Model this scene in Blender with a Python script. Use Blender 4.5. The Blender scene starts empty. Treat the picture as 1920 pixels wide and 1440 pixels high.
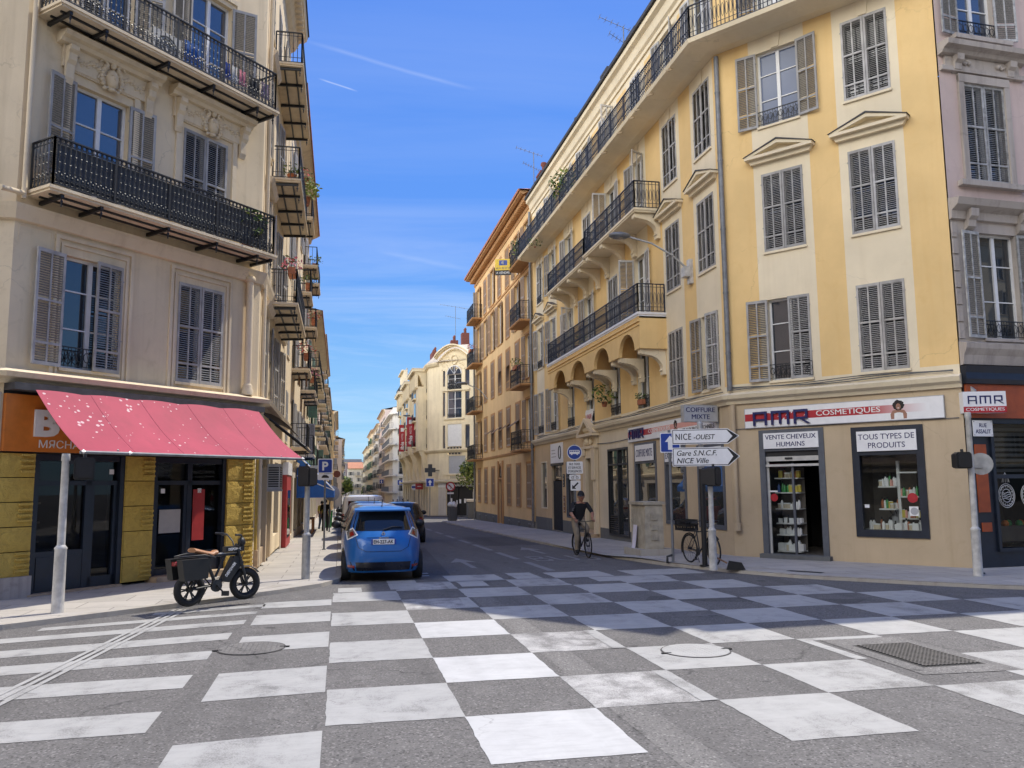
import bpy, math, random
from mathutils import Vector, Matrix
from mathutils.geometry import tessellate_polygon
R = math.radians
random.seed(7)
sc = bpy.context.scene
COL = sc.collection

# ------------------------------------------------------------------ camera
F_PX, CAM_H = 1550.0, 2.0
def _cam():
    yaw, pitch, roll = R(11.75), math.atan(190.0 / F_PX), R(0.55)
    f = Vector((math.sin(yaw) * math.cos(pitch), math.cos(yaw) * math.cos(pitch), math.sin(pitch)))
    r = Vector((math.cos(yaw), -math.sin(yaw), 0))
    u = r.cross(f)
    c, s = math.cos(roll), math.sin(roll)
    r2, u2 = c * r - s * u, s * r + c * u
    cd = bpy.data.cameras.new('camera')
    cd.sensor_width = 36.0
    cd.lens = F_PX / 1920.0 * 36.0
    cd.clip_start, cd.clip_end = 0.1, 3000
    o = bpy.data.objects.new('camera', cd)
    COL.objects.link(o)
    o.matrix_world = Matrix(((r2.x, u2.x, -f.x, 0), (r2.y, u2.y, -f.y, 0), (r2.z, u2.z, -f.z, CAM_H), (0, 0, 0, 1)))
    sc.camera = o
_cam()

# ------------------------------------------------------------------ sun, sky, exposure
SUN_DIR = Vector((0.518, 0.292, 1.0)).normalized()
SUN_EL = math.asin(SUN_DIR.z)
SUN_AZ = math.atan2(SUN_DIR.x, SUN_DIR.y)          # clockwise from +Y
sl = bpy.data.lights.new('sun', 'SUN')
sl.energy, sl.angle, sl.color = 5.0, R(0.55), (1.0, 0.935, 0.82)
so = bpy.data.objects.new('sun', sl)
COL.objects.link(so)
so.rotation_euler = SUN_DIR.to_track_quat('Z', 'Y').to_euler()
so.location = (0, 0, 60)
sc.view_settings.view_transform = 'Standard'
sc.view_settings.look = 'None'
sc.view_settings.exposure = 0.02
sc.view_settings.gamma = 1.0
sc.cycles.max_bounces = 8
sc.cycles.diffuse_bounces = 5
sc.cycles.glossy_bounces = 3
sc.cycles.transmission_bounces = 6

class NT:
    """tiny helper around a node tree"""
    def __init__(s, tree):
        s.t = tree; s.n = tree.nodes; s.l = tree.links
    def add(s, typ, **kw):
        nd = s.n.new(typ)
        for k, v in kw.items():
            setattr(nd, k, v)
        return nd
    def put(s, sock, v):
        if isinstance(v, bpy.types.NodeSocket): s.l.new(v, sock)
        else: sock.default_value = v
    def math(s, op, a, b=0.0, clamp=False):
        nd = s.add('ShaderNodeMath', operation=op); nd.use_clamp = clamp
        s.put(nd.inputs[0], a); s.put(nd.inputs[1], b)
        return nd.outputs[0]
    def vmath(s, op, a, b):
        nd = s.add('ShaderNodeVectorMath', operation=op)
        s.put(nd.inputs[0], a); s.put(nd.inputs[1], b)
        return nd
    def mix(s, f, a, b, blend='MIX'):
        nd = s.add('ShaderNodeMix', data_type='RGBA', blend_type=blend)
        s.put(nd.inputs[0], f); s.put(nd.inputs[6], a); s.put(nd.inputs[7], b)
        return nd.outputs[2]
    def noise(s, vec, scale, detail=4, rough=0.55, dist=0.0):
        nd = s.add('ShaderNodeTexNoise')
        s.put(nd.inputs['Vector'], vec)
        nd.inputs['Scale'].default_value = scale; nd.inputs['Detail'].default_value = detail
        nd.inputs['Roughness'].default_value = rough; nd.inputs['Distortion'].default_value = dist
        return nd.outputs[0]
    def ramp(s, f, lo, hi, a=0.0, b=1.0):
        nd = s.add('ShaderNodeMapRange')
        nd.clamp = True
        s.put(nd.inputs[0], f)
        nd.inputs[1].default_value, nd.inputs[2].default_value = lo, hi
        nd.inputs[3].default_value, nd.inputs[4].default_value = a, b
        return nd.outputs[0]
    def mapping(s, vec, scale=(1, 1, 1), rot=(0, 0, 0), loc=(0, 0, 0)):
        nd = s.add('ShaderNodeMapping')
        s.put(nd.inputs[0], vec)
        nd.inputs[1].default_value = loc; nd.inputs[2].default_value = rot; nd.inputs[3].default_value = scale
        return nd.outputs[0]

def make_world():
    w = bpy.data.worlds.new('World'); sc.world = w; w.use_nodes = True
    N = NT(w.node_tree); N.n.clear()
    out = N.add('ShaderNodeOutputWorld'); bg = N.add('ShaderNodeBackground')
    N.l.new(bg.outputs[0], out.inputs[0])
    sky = N.add('ShaderNodeTexSky', sky_type='NISHITA')
    sky.sun_disc = False
    sky.sun_elevation = SUN_EL
    sky.sun_rotation = SUN_AZ
    sky.altitude = 20; sky.air_density = 1.0; sky.dust_density = 0.35; sky.ozone_density = 1.6
    tc = N.add('ShaderNodeTexCoord').outputs['Generated']
    sep = N.add('ShaderNodeSeparateXYZ'); N.l.new(tc, sep.inputs[0])
    z = sep.outputs[2]
    zz = N.math('ADD', N.math('MAXIMUM', z, 0.0), 0.10)
    px = N.math('DIVIDE', sep.outputs[0], zz); py = N.math('DIVIDE', sep.outputs[1], zz)
    cmb = N.add('ShaderNodeCombineXYZ'); N.l.new(px, cmb.inputs[0]); N.l.new(py, cmb.inputs[1])
    # thin streaky cirrus on a flat layer high above
    v = N.mapping(cmb.outputs[0], scale=(0.55, 1.6, 1), rot=(0, 0, R(68)))
    n1 = N.noise(v, 0.9, 7, 0.62, 0.9)
    n2 = N.noise(N.mapping(cmb.outputs[0], scale=(0.5, 0.5, 1), loc=(3.1, 1.2, 0)), 0.55, 3, 0.5)
    m = N.math('MULTIPLY', N.ramp(n1, 0.42, 0.80), N.ramp(n2, 0.36, 0.62))
    low = N.ramp(z, 0.0, 0.17, 1.0, 0.0)
    m = N.math('MULTIPLY', m, N.ramp(z, 0.05, 0.5, 0.42, 0.16), clamp=True)
    # streaks low over the end of the street
    v2 = N.mapping(cmb.outputs[0], scale=(0.16, 0.85, 1), rot=(0, 0, R(-6)), loc=(0.4, 2.2, 0))
    n3 = N.noise(v2, 1.1, 6, 0.6, 0.5)
    m2 = N.math('MULTIPLY', N.ramp(n3, 0.44, 0.68), low)
    m = N.math('ADD', m, N.math('MULTIPLY', m2, 0.26), clamp=True)
    # two vapour trails
    def trail(d1, d2, width, strength):
        a, b = Vector(d1).normalized(), Vector(d2).normalized()
        nrm = a.cross(b).normalized(); mid = (a + b).normalized(); half = a.angle(b) / 2
        dn = N.vmath('DOT_PRODUCT', tc, tuple(nrm)).outputs['Value']
        dm = N.vmath('DOT_PRODUCT', tc, tuple((b - a).normalized())).outputs['Value']
        wob = N.math('MULTIPLY', N.math('SUBTRACT', N.noise(tc, 9, 3), 0.5), width * 1.6)
        across = N.ramp(N.math('ABSOLUTE', N.math('ADD', dn, wob)), 0.0, width, 1, 0)
        cen = N.vmath('DOT_PRODUCT', tuple(mid), tuple((b - a).normalized())).outputs['Value']
        along = N.ramp(N.math('ABSOLUTE', N.math('SUBTRACT', dm, cen)), half * 0.55, half, 1, 0)
        return N.math('MULTIPLY', N.math('MULTIPLY', across, along), strength)
    for t in TRAILS:
        m = N.math('ADD', m, trail(*t), clamp=True)
    hs = N.add('ShaderNodeHueSaturation'); hs.inputs['Saturation'].default_value = 1.5
    hs.inputs['Value'].default_value = 1.0
    N.l.new(sky.outputs[0], hs.inputs['Color'])
    grad = N.mix(N.ramp(z, 0.04, 0.28), (2.4, 5.0, 7.6, 1), N.mix(N.ramp(z, 0.28, 0.62), (1.15, 2.8, 7.6, 1), (0.95, 2.2, 7.2, 1)))
    base = N.mix(0.8, hs.outputs[0], grad)
    cloud = N.mix(m, base, (8.2, 8.6, 9.0, 1))
    # bright cloud bank added out of view behind the photographer to fill shaded facades
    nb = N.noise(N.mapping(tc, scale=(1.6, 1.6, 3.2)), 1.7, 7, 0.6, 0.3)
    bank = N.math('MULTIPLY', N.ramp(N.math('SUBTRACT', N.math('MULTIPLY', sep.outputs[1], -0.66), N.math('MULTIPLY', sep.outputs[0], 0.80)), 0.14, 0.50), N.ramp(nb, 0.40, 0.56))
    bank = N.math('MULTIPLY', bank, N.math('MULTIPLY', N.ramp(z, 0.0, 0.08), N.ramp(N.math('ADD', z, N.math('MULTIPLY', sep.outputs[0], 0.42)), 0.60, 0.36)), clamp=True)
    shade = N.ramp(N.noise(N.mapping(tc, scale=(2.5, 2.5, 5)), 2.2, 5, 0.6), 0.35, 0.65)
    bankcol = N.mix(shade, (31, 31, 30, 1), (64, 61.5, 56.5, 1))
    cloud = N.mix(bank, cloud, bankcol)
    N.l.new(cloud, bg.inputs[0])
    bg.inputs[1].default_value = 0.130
def pixdir(x, y):
    mw = sc.camera.matrix_world.to_3x3()
    return mw @ Vector(((x - 960) / F_PX, -(y - 720) / F_PX, -1.0))
TRAILS = [(tuple(pixdir(560, 74)), tuple(pixdir(900, 172)), 0.0030, 0.10),
          (tuple(pixdir(596, 147)), tuple(pixdir(672, 172)), 0.0012, 0.28),
          (tuple(pixdir(700, 470)), tuple(pixdir(900, 510)), 0.0040, 0.06)]
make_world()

# ------------------------------------------------------------------ materials
MATS = {}
def _new(name):
    m = bpy.data.materials.new(name); m.use_nodes = True
    N = NT(m.node_tree)
    b = N.n['Principled BSDF']
    MATS[name] = m
    return m, N, b
def geo(N): return N.add('ShaderNodeNewGeometry').outputs['Position']
def bump(N, b, h, strength, dist=0.02):
    nd = N.add('ShaderNodeBump'); nd.inputs['Strength'].default_value = strength; nd.inputs['Distance'].default_value = dist
    N.put(nd.inputs['Height'], h); N.l.new(nd.outputs[0], b.inputs['Normal'])
def c4(c): return (c[0], c[1], c[2], 1)
def plain(name, col, rough=0.6, metal=0.0, var=0.12, scale=6.0, spec=0.5, coat=0.0):
    m, N, b = _new(name)
    n = N.noise(geo(N), scale, 4)
    b.inputs['Base Color'].default_value = c4(col)
    dark = tuple(x * (1 - var * 2) for x in col); lite = tuple(min(1, x * (1 + var)) for x in col)
    N.l.new(N.mix(N.ramp(n, 0.3, 0.7), c4(dark), c4(lite)), b.inputs['Base Color'])
    N.put(b.inputs['Roughness'], N.ramp(n, 0.2, 0.8, max(0.02, rough - 0.08), min(1, rough + 0.08)))
    b.inputs['Metallic'].default_value = metal
    b.inputs['Specular IOR Level'].default_value = spec
    b.inputs['Coat Weight'].default_value = coat
    b.inputs['Coat Roughness'].default_value = 0.04
    return m
def plaster(name, col, stain=0.5, tint=(0.55, 0.5, 0.45), bumpy=0.25, patch=0.35):
    """painted render: broad weathering, vertical run-off streaks, fine grain"""
    m, N, b = _new(name)
    p = geo(N)
    big = N.noise(p, 0.45, 5, 0.6)
    mid = N.noise(p, 2.6, 5, 0.65, 0.6)
    stv = N.noise(N.mapping(p, scale=(2.2, 2.2, 0.14)), 1.6, 5, 0.6)
    fine = N.noise(p, 45, 3)
    base = N.mix(N.ramp(big, 0.35, 0.68), c4(tuple(x * (1 - 0.16 * patch * 2) for x in col)), c4(tuple(min(1, x * 1.06) for x in col)))
    dirt = c4(tuple(col[i] * tint[i] for i in range(3)))
    base = N.mix(N.math('MULTIPLY', N.ramp(stv, 0.50, 0.76), 0.65 * stain), base, dirt)
    base = N.mix(N.math('MULTIPLY', N.ramp(mid, 0.56, 0.76), 0.55 * stain), base, dirt)
    base = N.mix(N.ramp(fine, 0.3, 0.7, 0, 0.10), base, c4(tuple(x * 0.8 for x in col)))
    pv = N.add('ShaderNodeTexVoronoi'); N.l.new(N.mapping(p, scale=(0.55, 0.55, 0.4)), pv.inputs['Vector']); pv.inputs['Scale'].default_value = 1.0
    pc = N.add('ShaderNodeSeparateColor'); N.l.new(pv.outputs['Color'], pc.inputs[0])
    rep = N.math('MULTIPLY', N.ramp(pc.outputs[0], 0.74, 0.80), N.ramp(N.math('ADD', pv.outputs['Distance'], N.math('MULTIPLY', mid, 0.5)), 0.42, 0.62, 0.30, 0.0))
    base = N.mix(N.math('MULTIPLY', rep, stain * 1.6, True), base, c4(tuple(min(1, x * 1.10 + 0.015) for x in col)))
    hv = N.add('ShaderNodeTexVoronoi', feature='DISTANCE_TO_EDGE')
    wv = N.add('ShaderNodeTexNoise'); N.l.new(p, wv.inputs['Vector']); wv.inputs['Scale'].default_value = 1.8; wv.inputs['Detail'].default_value = 6
    off = N.vmath('SCALE', wv.outputs[1], (0, 0, 0)); off.inputs['Scale'].default_value = 0.9
    N.l.new(N.vmath('ADD', p, off.outputs[0]).outputs[0], hv.inputs['Vector']); hv.inputs['Scale'].default_value = 0.35
    hair = N.math('MULTIPLY', N.ramp(hv.outputs['Distance'], 0.0, 0.006, 1, 0), N.ramp(big, 0.50, 0.60))
    base = N.mix(N.math('MULTIPLY', hair, 0.35), base, c4(tuple(x * 0.45 for x in col)))
    N.l.new(base, b.inputs['Base Color'])
    b.inputs['Roughness'].default_value = 0.9
    b.inputs['Specular IOR Level'].default_value = 0.25
    bump(N, b, N.math('ADD', fine, N.math('MULTIPLY', mid, 1.6)), bumpy, 0.012)
    return m
def asphalt(name, lo, hi, tone=1.0):
    m, N, b = _new(name)
    p = geo(N)
    sp = N.noise(p, 95, 2, 0.75); sp2 = N.noise(p, 38, 3, 0.65)
    vs = N.add('ShaderNodeTexVoronoi'); N.l.new(p, vs.inputs['Vector']); vs.inputs['Scale'].default_value = 62
    stone = N.add('ShaderNodeSeparateColor'); N.l.new(vs.outputs['Color'], stone.inputs[0])
    big = N.noise(p, 0.32, 5, 0.6); mid = N.noise(p, 1.7, 5, 0.65)
    track = N.noise(N.mapping(p, scale=(0.9, 0.06, 1)), 1.3, 4, 0.6)
    def cracks(scale, width, gate):
        v = N.add('ShaderNodeTexVoronoi', feature='DISTANCE_TO_EDGE')
        wv = N.add('ShaderNodeTexNoise'); N.l.new(p, wv.inputs['Vector']); wv.inputs['Scale'].default_value = 2.6; wv.inputs['Detail'].default_value = 6
        off = N.vmath('SCALE', wv.outputs[1], (0, 0, 0)); off.inputs['Scale'].default_value = 0.55
        N.l.new(N.vmath('ADD', p, off.outputs[0]).outputs[0], v.inputs['Vector']); v.inputs['Scale'].default_value = scale
        return N.math('MULTIPLY', N.ramp(v.outputs['Distance'], 0.0, width, 1, 0), N.ramp(big, gate, gate + 0.1))
    f = N.math('ADD', N.math('MULTIPLY', N.ramp(sp, 0.25, 0.75), 0.45), N.math('MULTIPLY', N.ramp(sp2, 0.3, 0.7), 0.25))
    f = N.math('ADD', f, N.math('MULTIPLY', stone.outputs[0], 0.30))
    col = N.mix(f, c4(lo), c4(hi))
    col = N.mix(N.ramp(stone.outputs[1], 0.88, 0.96, 0, 0.4), col, c4(tuple(min(1, x * 2.1) for x in hi)))
    col = N.mix(N.ramp(stone.outputs[2], 0.84, 0.95, 0, 0.7), col, c4(tuple(x * 0.45 for x in lo)))
    col = N.mix(N.ramp(big, 0.38, 0.68, 0.0, 0.40), col, c4(tuple(x * 0.55 for x in hi)))
    col = N.mix(N.ramp(mid, 0.54, 0.74, 0.0, 0.35), col, c4(tuple(x * 1.2 for x in hi)))
    col = N.mix(N.ramp(track, 0.52, 0.70, 0.0, 0.40), col, c4(tuple(x * 0.8 for x in lo)))
    spot = N.ramp(N.noise(p, 2.4, 2, 0.4, 0.2), 0.70, 0.76, 0, 0.5)
    col = N.mix(spot, col, (0.02, 0.02, 0.02, 1))
    col = N.mix(N.math('MULTIPLY', cracks(0.30, 0.006, 0.45), 0.6), col, (0.010, 0.010, 0.011, 1))
    col = N.mix(N.math('MULTIPLY', cracks(1.1, 0.010, 0.60), 0.4), col, (0.014, 0.014, 0.015, 1))
    N.l.new(col, b.inputs['Base Color'])
    b.inputs['Roughness'].default_value = 0.85
    b.inputs['Specular IOR Level'].default_value = 0.35
    bump(N, b, N.math('ADD', stone.outputs[0], sp2), 0.45, 0.01)
    return m
def roadpaint(name, col, wear, under=(0.12, 0.116, 0.11)):
    m, N, b = _new(name)
    p = geo(N)
    sp = N.noise(p, 75, 3, 0.75); mid = N.noise(p, 3.4, 6, 0.68, 0.5); big = N.noise(p, 0.75, 5, 0.6)
    scr = N.noise(N.mapping(p, scale=(1, 7, 1), rot=(0, 0, R(12))), 2.4, 6, 0.62)
    trk = N.noise(N.mapping(p, scale=(1.1, 0.08, 1), rot=(0, 0, R(4))), 1.5, 4, 0.6)
    k = N.math('ADD', N.math('MULTIPLY', sp, 0.50), N.math('MULTIPLY', mid, 0.40))
    k = N.math('ADD', k, N.math('MULTIPLY', N.ramp(trk, 0.45, 0.70), 0.10)); k = N.math('ADD', k, N.math('MULTIPLY', N.math('SUBTRACT', big, 0.5), 0.22))
    worn = N.ramp(k, 0.70 - wear * 0.40, 0.80 - wear * 0.30)
    c = N.mix(N.ramp(mid, 0.35, 0.7), c4(col), c4(tuple(x * 0.84 for x in col)))
    c = N.mix(N.ramp(scr, 0.50, 0.75, 0, 0.38), c, c4(tuple(x * 0.60 for x in col)))
    c = N.mix(N.ramp(big, 0.4, 0.75, 0, 0.30), c, c4(tuple(x * 0.66 for x in col)))
    c = N.mix(N.ramp(trk, 0.52, 0.72, 0, 0.30), c, c4(tuple(x * 0.55 for x in col)))
    v = N.add('ShaderNodeTexVoronoi', feature='DISTANCE_TO_EDGE')
    wv = N.add('ShaderNodeTexNoise'); N.l.new(p, wv.inputs['Vector']); wv.inputs['Scale'].default_value = 3; wv.inputs['Detail'].default_value = 6
    off = N.vmath('SCALE', wv.outputs[1], (0, 0, 0)); off.inputs['Scale'].default_value = 0.5
    N.l.new(N.vmath('ADD', p, off.outputs[0]).outputs[0], v.inputs['Vector']); v.inputs['Scale'].default_value = 0.75
    crk = N.math('MULTIPLY', N.ramp(v.outputs['Distance'], 0.0, 0.006, 1, 0), N.ramp(big, 0.50, 0.60))
    c = N.mix(worn, c, N.mix(N.ramp(sp, 0.3, 0.7), c4(tuple(x * 0.6 for x in under)), c4(tuple(x * 1.5 for x in under))))
    c = N.mix(N.math('MULTIPLY', crk, 0.45), c, (0.05, 0.03, 0.03, 1))
    N.l.new(c, b.inputs['Base Color'])
    b.inputs['Roughness'].default_value = 0.7
    bump(N, b, N.math('ADD', sp, N.math('MULTIPLY', worn, -0.6)), 0.3, 0.006)
    return m
def paving(name, col, sx=1.2, sy=0.75):
    m, N, b = _new(name)
    p = geo(N)
    br = N.add('ShaderNodeTexBrick'); N.l.new(p, br.inputs['Vector'])
    br.inputs['Color1'].default_value = c4(col); br.inputs['Color2'].default_value = c4(tuple(x * 0.82 for x in col))
    br.inputs['Mortar'].default_value = c4(tuple(x * 0.42 for x in col))
    br.inputs['Scale'].default_value = 1.0; br.inputs['Brick Width'].default_value = sx; br.inputs['Row Height'].default_value = sy
    br.inputs['Mortar Size'].default_value = 0.012
    n = N.noise(p, 1.4, 6, 0.62); f = N.noise(p, 60, 2)
    c = N.mix(N.ramp(n, 0.45, 0.75, 0, 0.45), br.outputs[0], c4(tuple(x * 0.5 for x in col)))
    c = N.mix(N.ramp(f, 0.3, 0.7, 0, 0.2), c, c4(tuple(x * 1.3 for x in col)))
    N.l.new(c, b.inputs['Base Color'])
    b.inputs['Roughness'].default_value = 0.85
    bump(N, b, f, 0.2, 0.006)
    return m
def glass_dark(name, col=(0.025, 0.03, 0.035), ior=1.9, rough=0.015):
    m, N, b = _new(name)
    b.inputs['Base Color'].default_value = c4(col)
    b.inputs['IOR'].default_value = ior
    n = N.noise(geo(N), 0.8, 2)
    b.inputs['Roughness'].default_value = rough
    bump(N, b, n, 0.06, 0.02)
    return m
def clear_glass(name, tint=(0.9, 0.95, 0.95), amount=0.9):
    m, N, b = _new(name)
    b.inputs['Base Color'].default_value = c4(tint)
    b.inputs['Roughness'].default_value = 0.0
    N.n.remove(b)
    out = N.n['Material Output']
    tr = N.add('ShaderNodeBsdfTransparent'); tr.inputs[0].default_value = c4(tint)
    gl = N.add('ShaderNodeBsdfGlossy'); gl.inputs['Roughness'].default_value = 0.01
    fr = N.add('ShaderNodeFresnel'); fr.inputs[0].default_value = 1.42
    mx = N.add('ShaderNodeMixShader')
    N.l.new(fr.outputs[0], mx.inputs[0]); N.l.new(tr.outputs[0], mx.inputs[1]); N.l.new(gl.outputs[0], mx.inputs[2])
    N.l.new(mx.outputs[0], out.inputs[0])
    return m
def leafmat(name, a, bcol):
    m, N, b = _new(name)
    n = N.noise(geo(N), 5, 4)
    N.l.new(N.mix(N.ramp(n, 0.3, 0.7), c4(a), c4(bcol)), b.inputs['Base Color'])
    b.inputs['Roughness'].default_value = 0.6
    b.inputs['Subsurface Weight'].default_value = 0.0
    return m
def rustic(name, col):
    """rough hewn painted stone"""
    m, N, b = _new(name)
    p = geo(N)
    n = N.noise(p, 6, 6, 0.62, 1.2); f = N.noise(p, 40, 3)
    c = N.mix(N.ramp(n, 0.35, 0.7), c4(tuple(x * 0.78 for x in col)), c4(col))
    c = N.mix(N.ramp(N.noise(p, 1.1, 4), 0.5, 0.75, 0, 0.4), c, c4(tuple(x * 0.55 for x in col)))
    N.l.new(c, b.inputs['Base Color']); b.inputs['Roughness'].default_value = 0.85
    bump(N, b, N.math('ADD', n, N.math('MULTIPLY', f, 0.25)), 0.9, 0.05)
    return m
def awncloth(name, col, bird=0.6):
    m, N, b = _new(name)
    p = geo(N)
    v = N.add('ShaderNodeTexVoronoi'); N.l.new(p, v.inputs['Vector']); v.inputs['Scale'].default_value = 7.5
    msk = N.noise(N.mapping(p, loc=(2.2, 5.1, 0.4)), 1.1, 3)
    du = N.vmath('DOT_PRODUCT', p, (0.66, 0.75, 0.9)).outputs['Value']
    size = N.math('MULTIPLY', N.math('MULTIPLY', N.ramp(msk, 0.40, 0.66), N.ramp(du, 13.0, 17.0, 1.0, 0.35)), 0.27)
    d = N.math('ADD', v.outputs['Distance'], N.math('MULTIPLY', N.math('SUBTRACT', N.noise(p, 30, 3), 0.5), 0.22))
    spot = N.math('MULTIPLY', N.math('LESS_THAN', d, size), bird)
    big = N.noise(p, 1.0, 5, 0.6); stv = N.noise(N.mapping(p, scale=(3, 3, 0.5)), 1.5, 4)
    c = N.mix(N.ramp(big, 0.3, 0.7), c4(tuple(x * 0.8 for x in col)), c4(col))
    c = N.mix(N.ramp(stv, 0.5, 0.75, 0, 0.35), c, c4((col[0] * 0.62, col[1] * 0.75, col[2] * 0.7)))
    c = N.mix(spot, c, (0.75, 0.68, 0.68, 1))
    N.l.new(c, b.inputs['Base Color']); b.inputs['Roughness'].default_value = 0.75
    bump(N, b, N.noise(p, 3, 3), 0.15, 0.03)
    return m
def tiles(name, col):
    m, N, b = _new(name)
    p = geo(N)
    n = N.noise(p, 2.5, 5); f = N.noise(p, 14, 3)
    c = N.mix(N.ramp(n, 0.3, 0.7), c4(tuple(x * 0.7 for x in col)), c4(col))
    c = N.mix(N.ramp(f, 0.4, 0.7, 0, 0.35), c, c4(tuple(x * 0.5 for x in col)))
    N.l.new(c, b.inputs['Base Color']); b.inputs['Roughness'].default_value = 0.85
    w = N.add('ShaderNodeTexWave'); N.l.new(p, w.inputs['Vector']); w.inputs['Scale'].default_value = 2.2
    bump(N, b, w.outputs[1], 0.6, 0.05)
    return m

M = MATS
asphalt('asphalt_patch', (0.05, 0.048, 0.046), (0.145, 0.139, 0.133))
asphalt('asphalt_pale', (0.095, 0.091, 0.087), (0.25, 0.24, 0.225))
asphalt('asphalt', (0.072, 0.069, 0.066), (0.205, 0.196, 0.186))
roadpaint('paint', (0.40, 0.397, 0.38), 0.50)
roadpaint('paint_fresh', (0.53, 0.53, 0.52), 0.28)
roadpaint('paint_worn', (0.50, 0.49, 0.47), 0.78)
roadpaint('paint_dim', (0.24, 0.24, 0.24), 0.45)
paving('pavement', (0.43, 0.40, 0.355))
plaster('kerb', (0.42, 0.39, 0.34), 0.9, bumpy=0.4)
plaster('cream_left', (0.74, 0.61, 0.41), 0.75, tint=(0.62, 0.58, 0.52))
plaster('cream_trim', (0.73, 0.61, 0.425), 0.7, bumpy=0.35)
plaster('yellow', (0.79, 0.56, 0.255), 0.60, tint=(0.86, 0.78, 0.66), bumpy=0.12)
plaster('cream', (0.78, 0.68, 0.49), 0.55, tint=(0.8, 0.76, 0.7), bumpy=0.12)
plaster('tan', (0.54, 0.43, 0.29), 0.6, tint=(0.7, 0.66, 0.62), bumpy=0.15)
plaster('tan_yellow', (0.62, 0.46, 0.27), 0.6, tint=(0.7, 0.66, 0.62), bumpy=0.15)
plaster('cream_shop', (0.70, 0.61, 0.45), 0.5, bumpy=0.12)
plaster('ochre', (0.78, 0.54, 0.27), 0.7, tint=(0.72, 0.66, 0.6), bumpy=0.15)
plaster('ochre_trim', (0.52, 0.29, 0.13), 0.6)
plaster('plinth_grey', (0.15, 0.155, 0.155), 0.6)
plaster('pink', (0.60, 0.475, 0.42), 0.8, tint=(0.7, 0.66, 0.66))
plaster('stone_grey', (0.46, 0.41, 0.36), 1.1, tint=(0.42, 0.40, 0.40), bumpy=0.5)
plaster('hotel_cream', (0.80, 0.69, 0.47), 0.5, bumpy=0.15)
plaster('pale', (0.66, 0.61, 0.52), 0.6)
plaster('white_wall', (0.74, 0.71, 0.65), 0.45)
plaster('rose', (0.64, 0.52, 0.45), 0.5)
plaster('lemon', (0.66, 0.58, 0.40), 0.6)
plaster('dark_block', (0.22, 0.18, 0.17), 0.5)
plaster('wall_beige', (0.50, 0.44, 0.36), 0.7)  # even beige plaster for terrace ground floors and the hotel mansard
rustic('yellow_stone', (0.60, 0.415, 0.09))
plain('shutter_grey', (0.385, 0.372, 0.35), 0.65, var=0.14, scale=4)
plain('shutter_pale', (0.48, 0.475, 0.46), 0.65, var=0.12, scale=4)
plain('shutter_brown', (0.36, 0.235, 0.13), 0.7, var=0.18, scale=4)
plain('shutter_green', (0.14, 0.25, 0.18), 0.7, var=0.15)
plain('shutter_old', (0.40, 0.40, 0.385), 0.75, var=0.22, scale=9)
plain('iron', (0.016, 0.018, 0.022), 0.45, var=0.2, scale=20)
plain('iron_grey', (0.05, 0.055, 0.06), 0.5, var=0.2, scale=20)
plain('iron_blue', (0.022, 0.028, 0.045), 0.5, var=0.2, scale=20)
plain('white_frame', (0.72, 0.72, 0.70), 0.45, var=0.04)
plain('navy_frame', (0.012, 0.018, 0.032), 0.4, var=0.15)
plain('grey_frame', (0.10, 0.11, 0.13), 0.5, var=0.1)
plain('dark_metal', (0.02, 0.022, 0.025), 0.45, var=0.15)
plain('black_plastic', (0.012, 0.012, 0.013), 0.5, var=0.1)
plain('rubber', (0.014, 0.014, 0.014), 0.75, var=0.2, scale=30)
plain('galvanised', (0.42, 0.42, 0.41), 0.5, 0.25, var=0.12, scale=8)
plain('pole_white', (0.56, 0.55, 0.52), 0.5, var=0.14, scale=7)
plain('chrome', (0.6, 0.6, 0.6), 0.2, 0.9, var=0.05)
plain('zinc', (0.20, 0.21, 0.225), 0.55, 0.3, var=0.15)
plain('roof_dark', (0.06, 0.06, 0.065), 0.7, var=0.2)
tiles('roof_tile', (0.50, 0.22, 0.12))
plain('brick_red', (0.20, 0.065, 0.045), 0.85, var=0.25, scale=12)
plain('orange', (0.62, 0.18, 0.02), 0.5, var=0.06)
plain('orange_dark', (0.36, 0.075, 0.02), 0.55, var=0.1)
plain('red_panel', (0.38, 0.03, 0.03), 0.5, var=0.08)
plain('sign_white', (0.80, 0.80, 0.80), 0.35, var=0.03)
plain('sign_grey', (0.40, 0.41, 0.43), 0.45, var=0.05)
plain('sign_red', (0.42, 0.02, 0.03), 0.4, var=0.05)
plain('sign_blue', (0.012, 0.05, 0.30), 0.4, var=0.05)
plain('sign_pink', (0.75, 0.36, 0.30), 0.4, var=0.05)
plain('sign_yellow', (0.75, 0.52, 0.02), 0.4, var=0.05)
plain('text_navy', (0.012, 0.016, 0.10), 0.4, var=0.05)
plain('text_black', (0.012, 0.012, 0.014), 0.5, var=0.05)
plain('text_white', (0.78, 0.78, 0.76), 0.5, var=0.04)
plain('text_grey', (0.40, 0.38, 0.37), 0.5, var=0.05)
plain('skin', (0.34, 0.17, 0.11), 0.55, var=0.08)
plain('skin_dark', (0.22, 0.10, 0.06), 0.55, var=0.08)
plain('hair', (0.016, 0.011, 0.009), 0.7, var=0.2, scale=40)
plain('cloth_black', (0.013, 0.013, 0.016), 0.85, var=0.15)
plain('cloth_khaki', (0.26, 0.21, 0.15), 0.85, var=0.12)
plain('cloth_white', (0.70, 0.69, 0.66), 0.85, var=0.06)
plain('cloth_olive', (0.23, 0.20, 0.12), 0.85, var=0.12)
plain('cloth_blue', (0.06, 0.09, 0.17), 0.85, var=0.12)
plain('leather_tan', (0.42, 0.20, 0.09), 0.5, var=0.14)
plain('terracotta', (0.42, 0.15, 0.07), 0.8, var=0.15)
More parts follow.
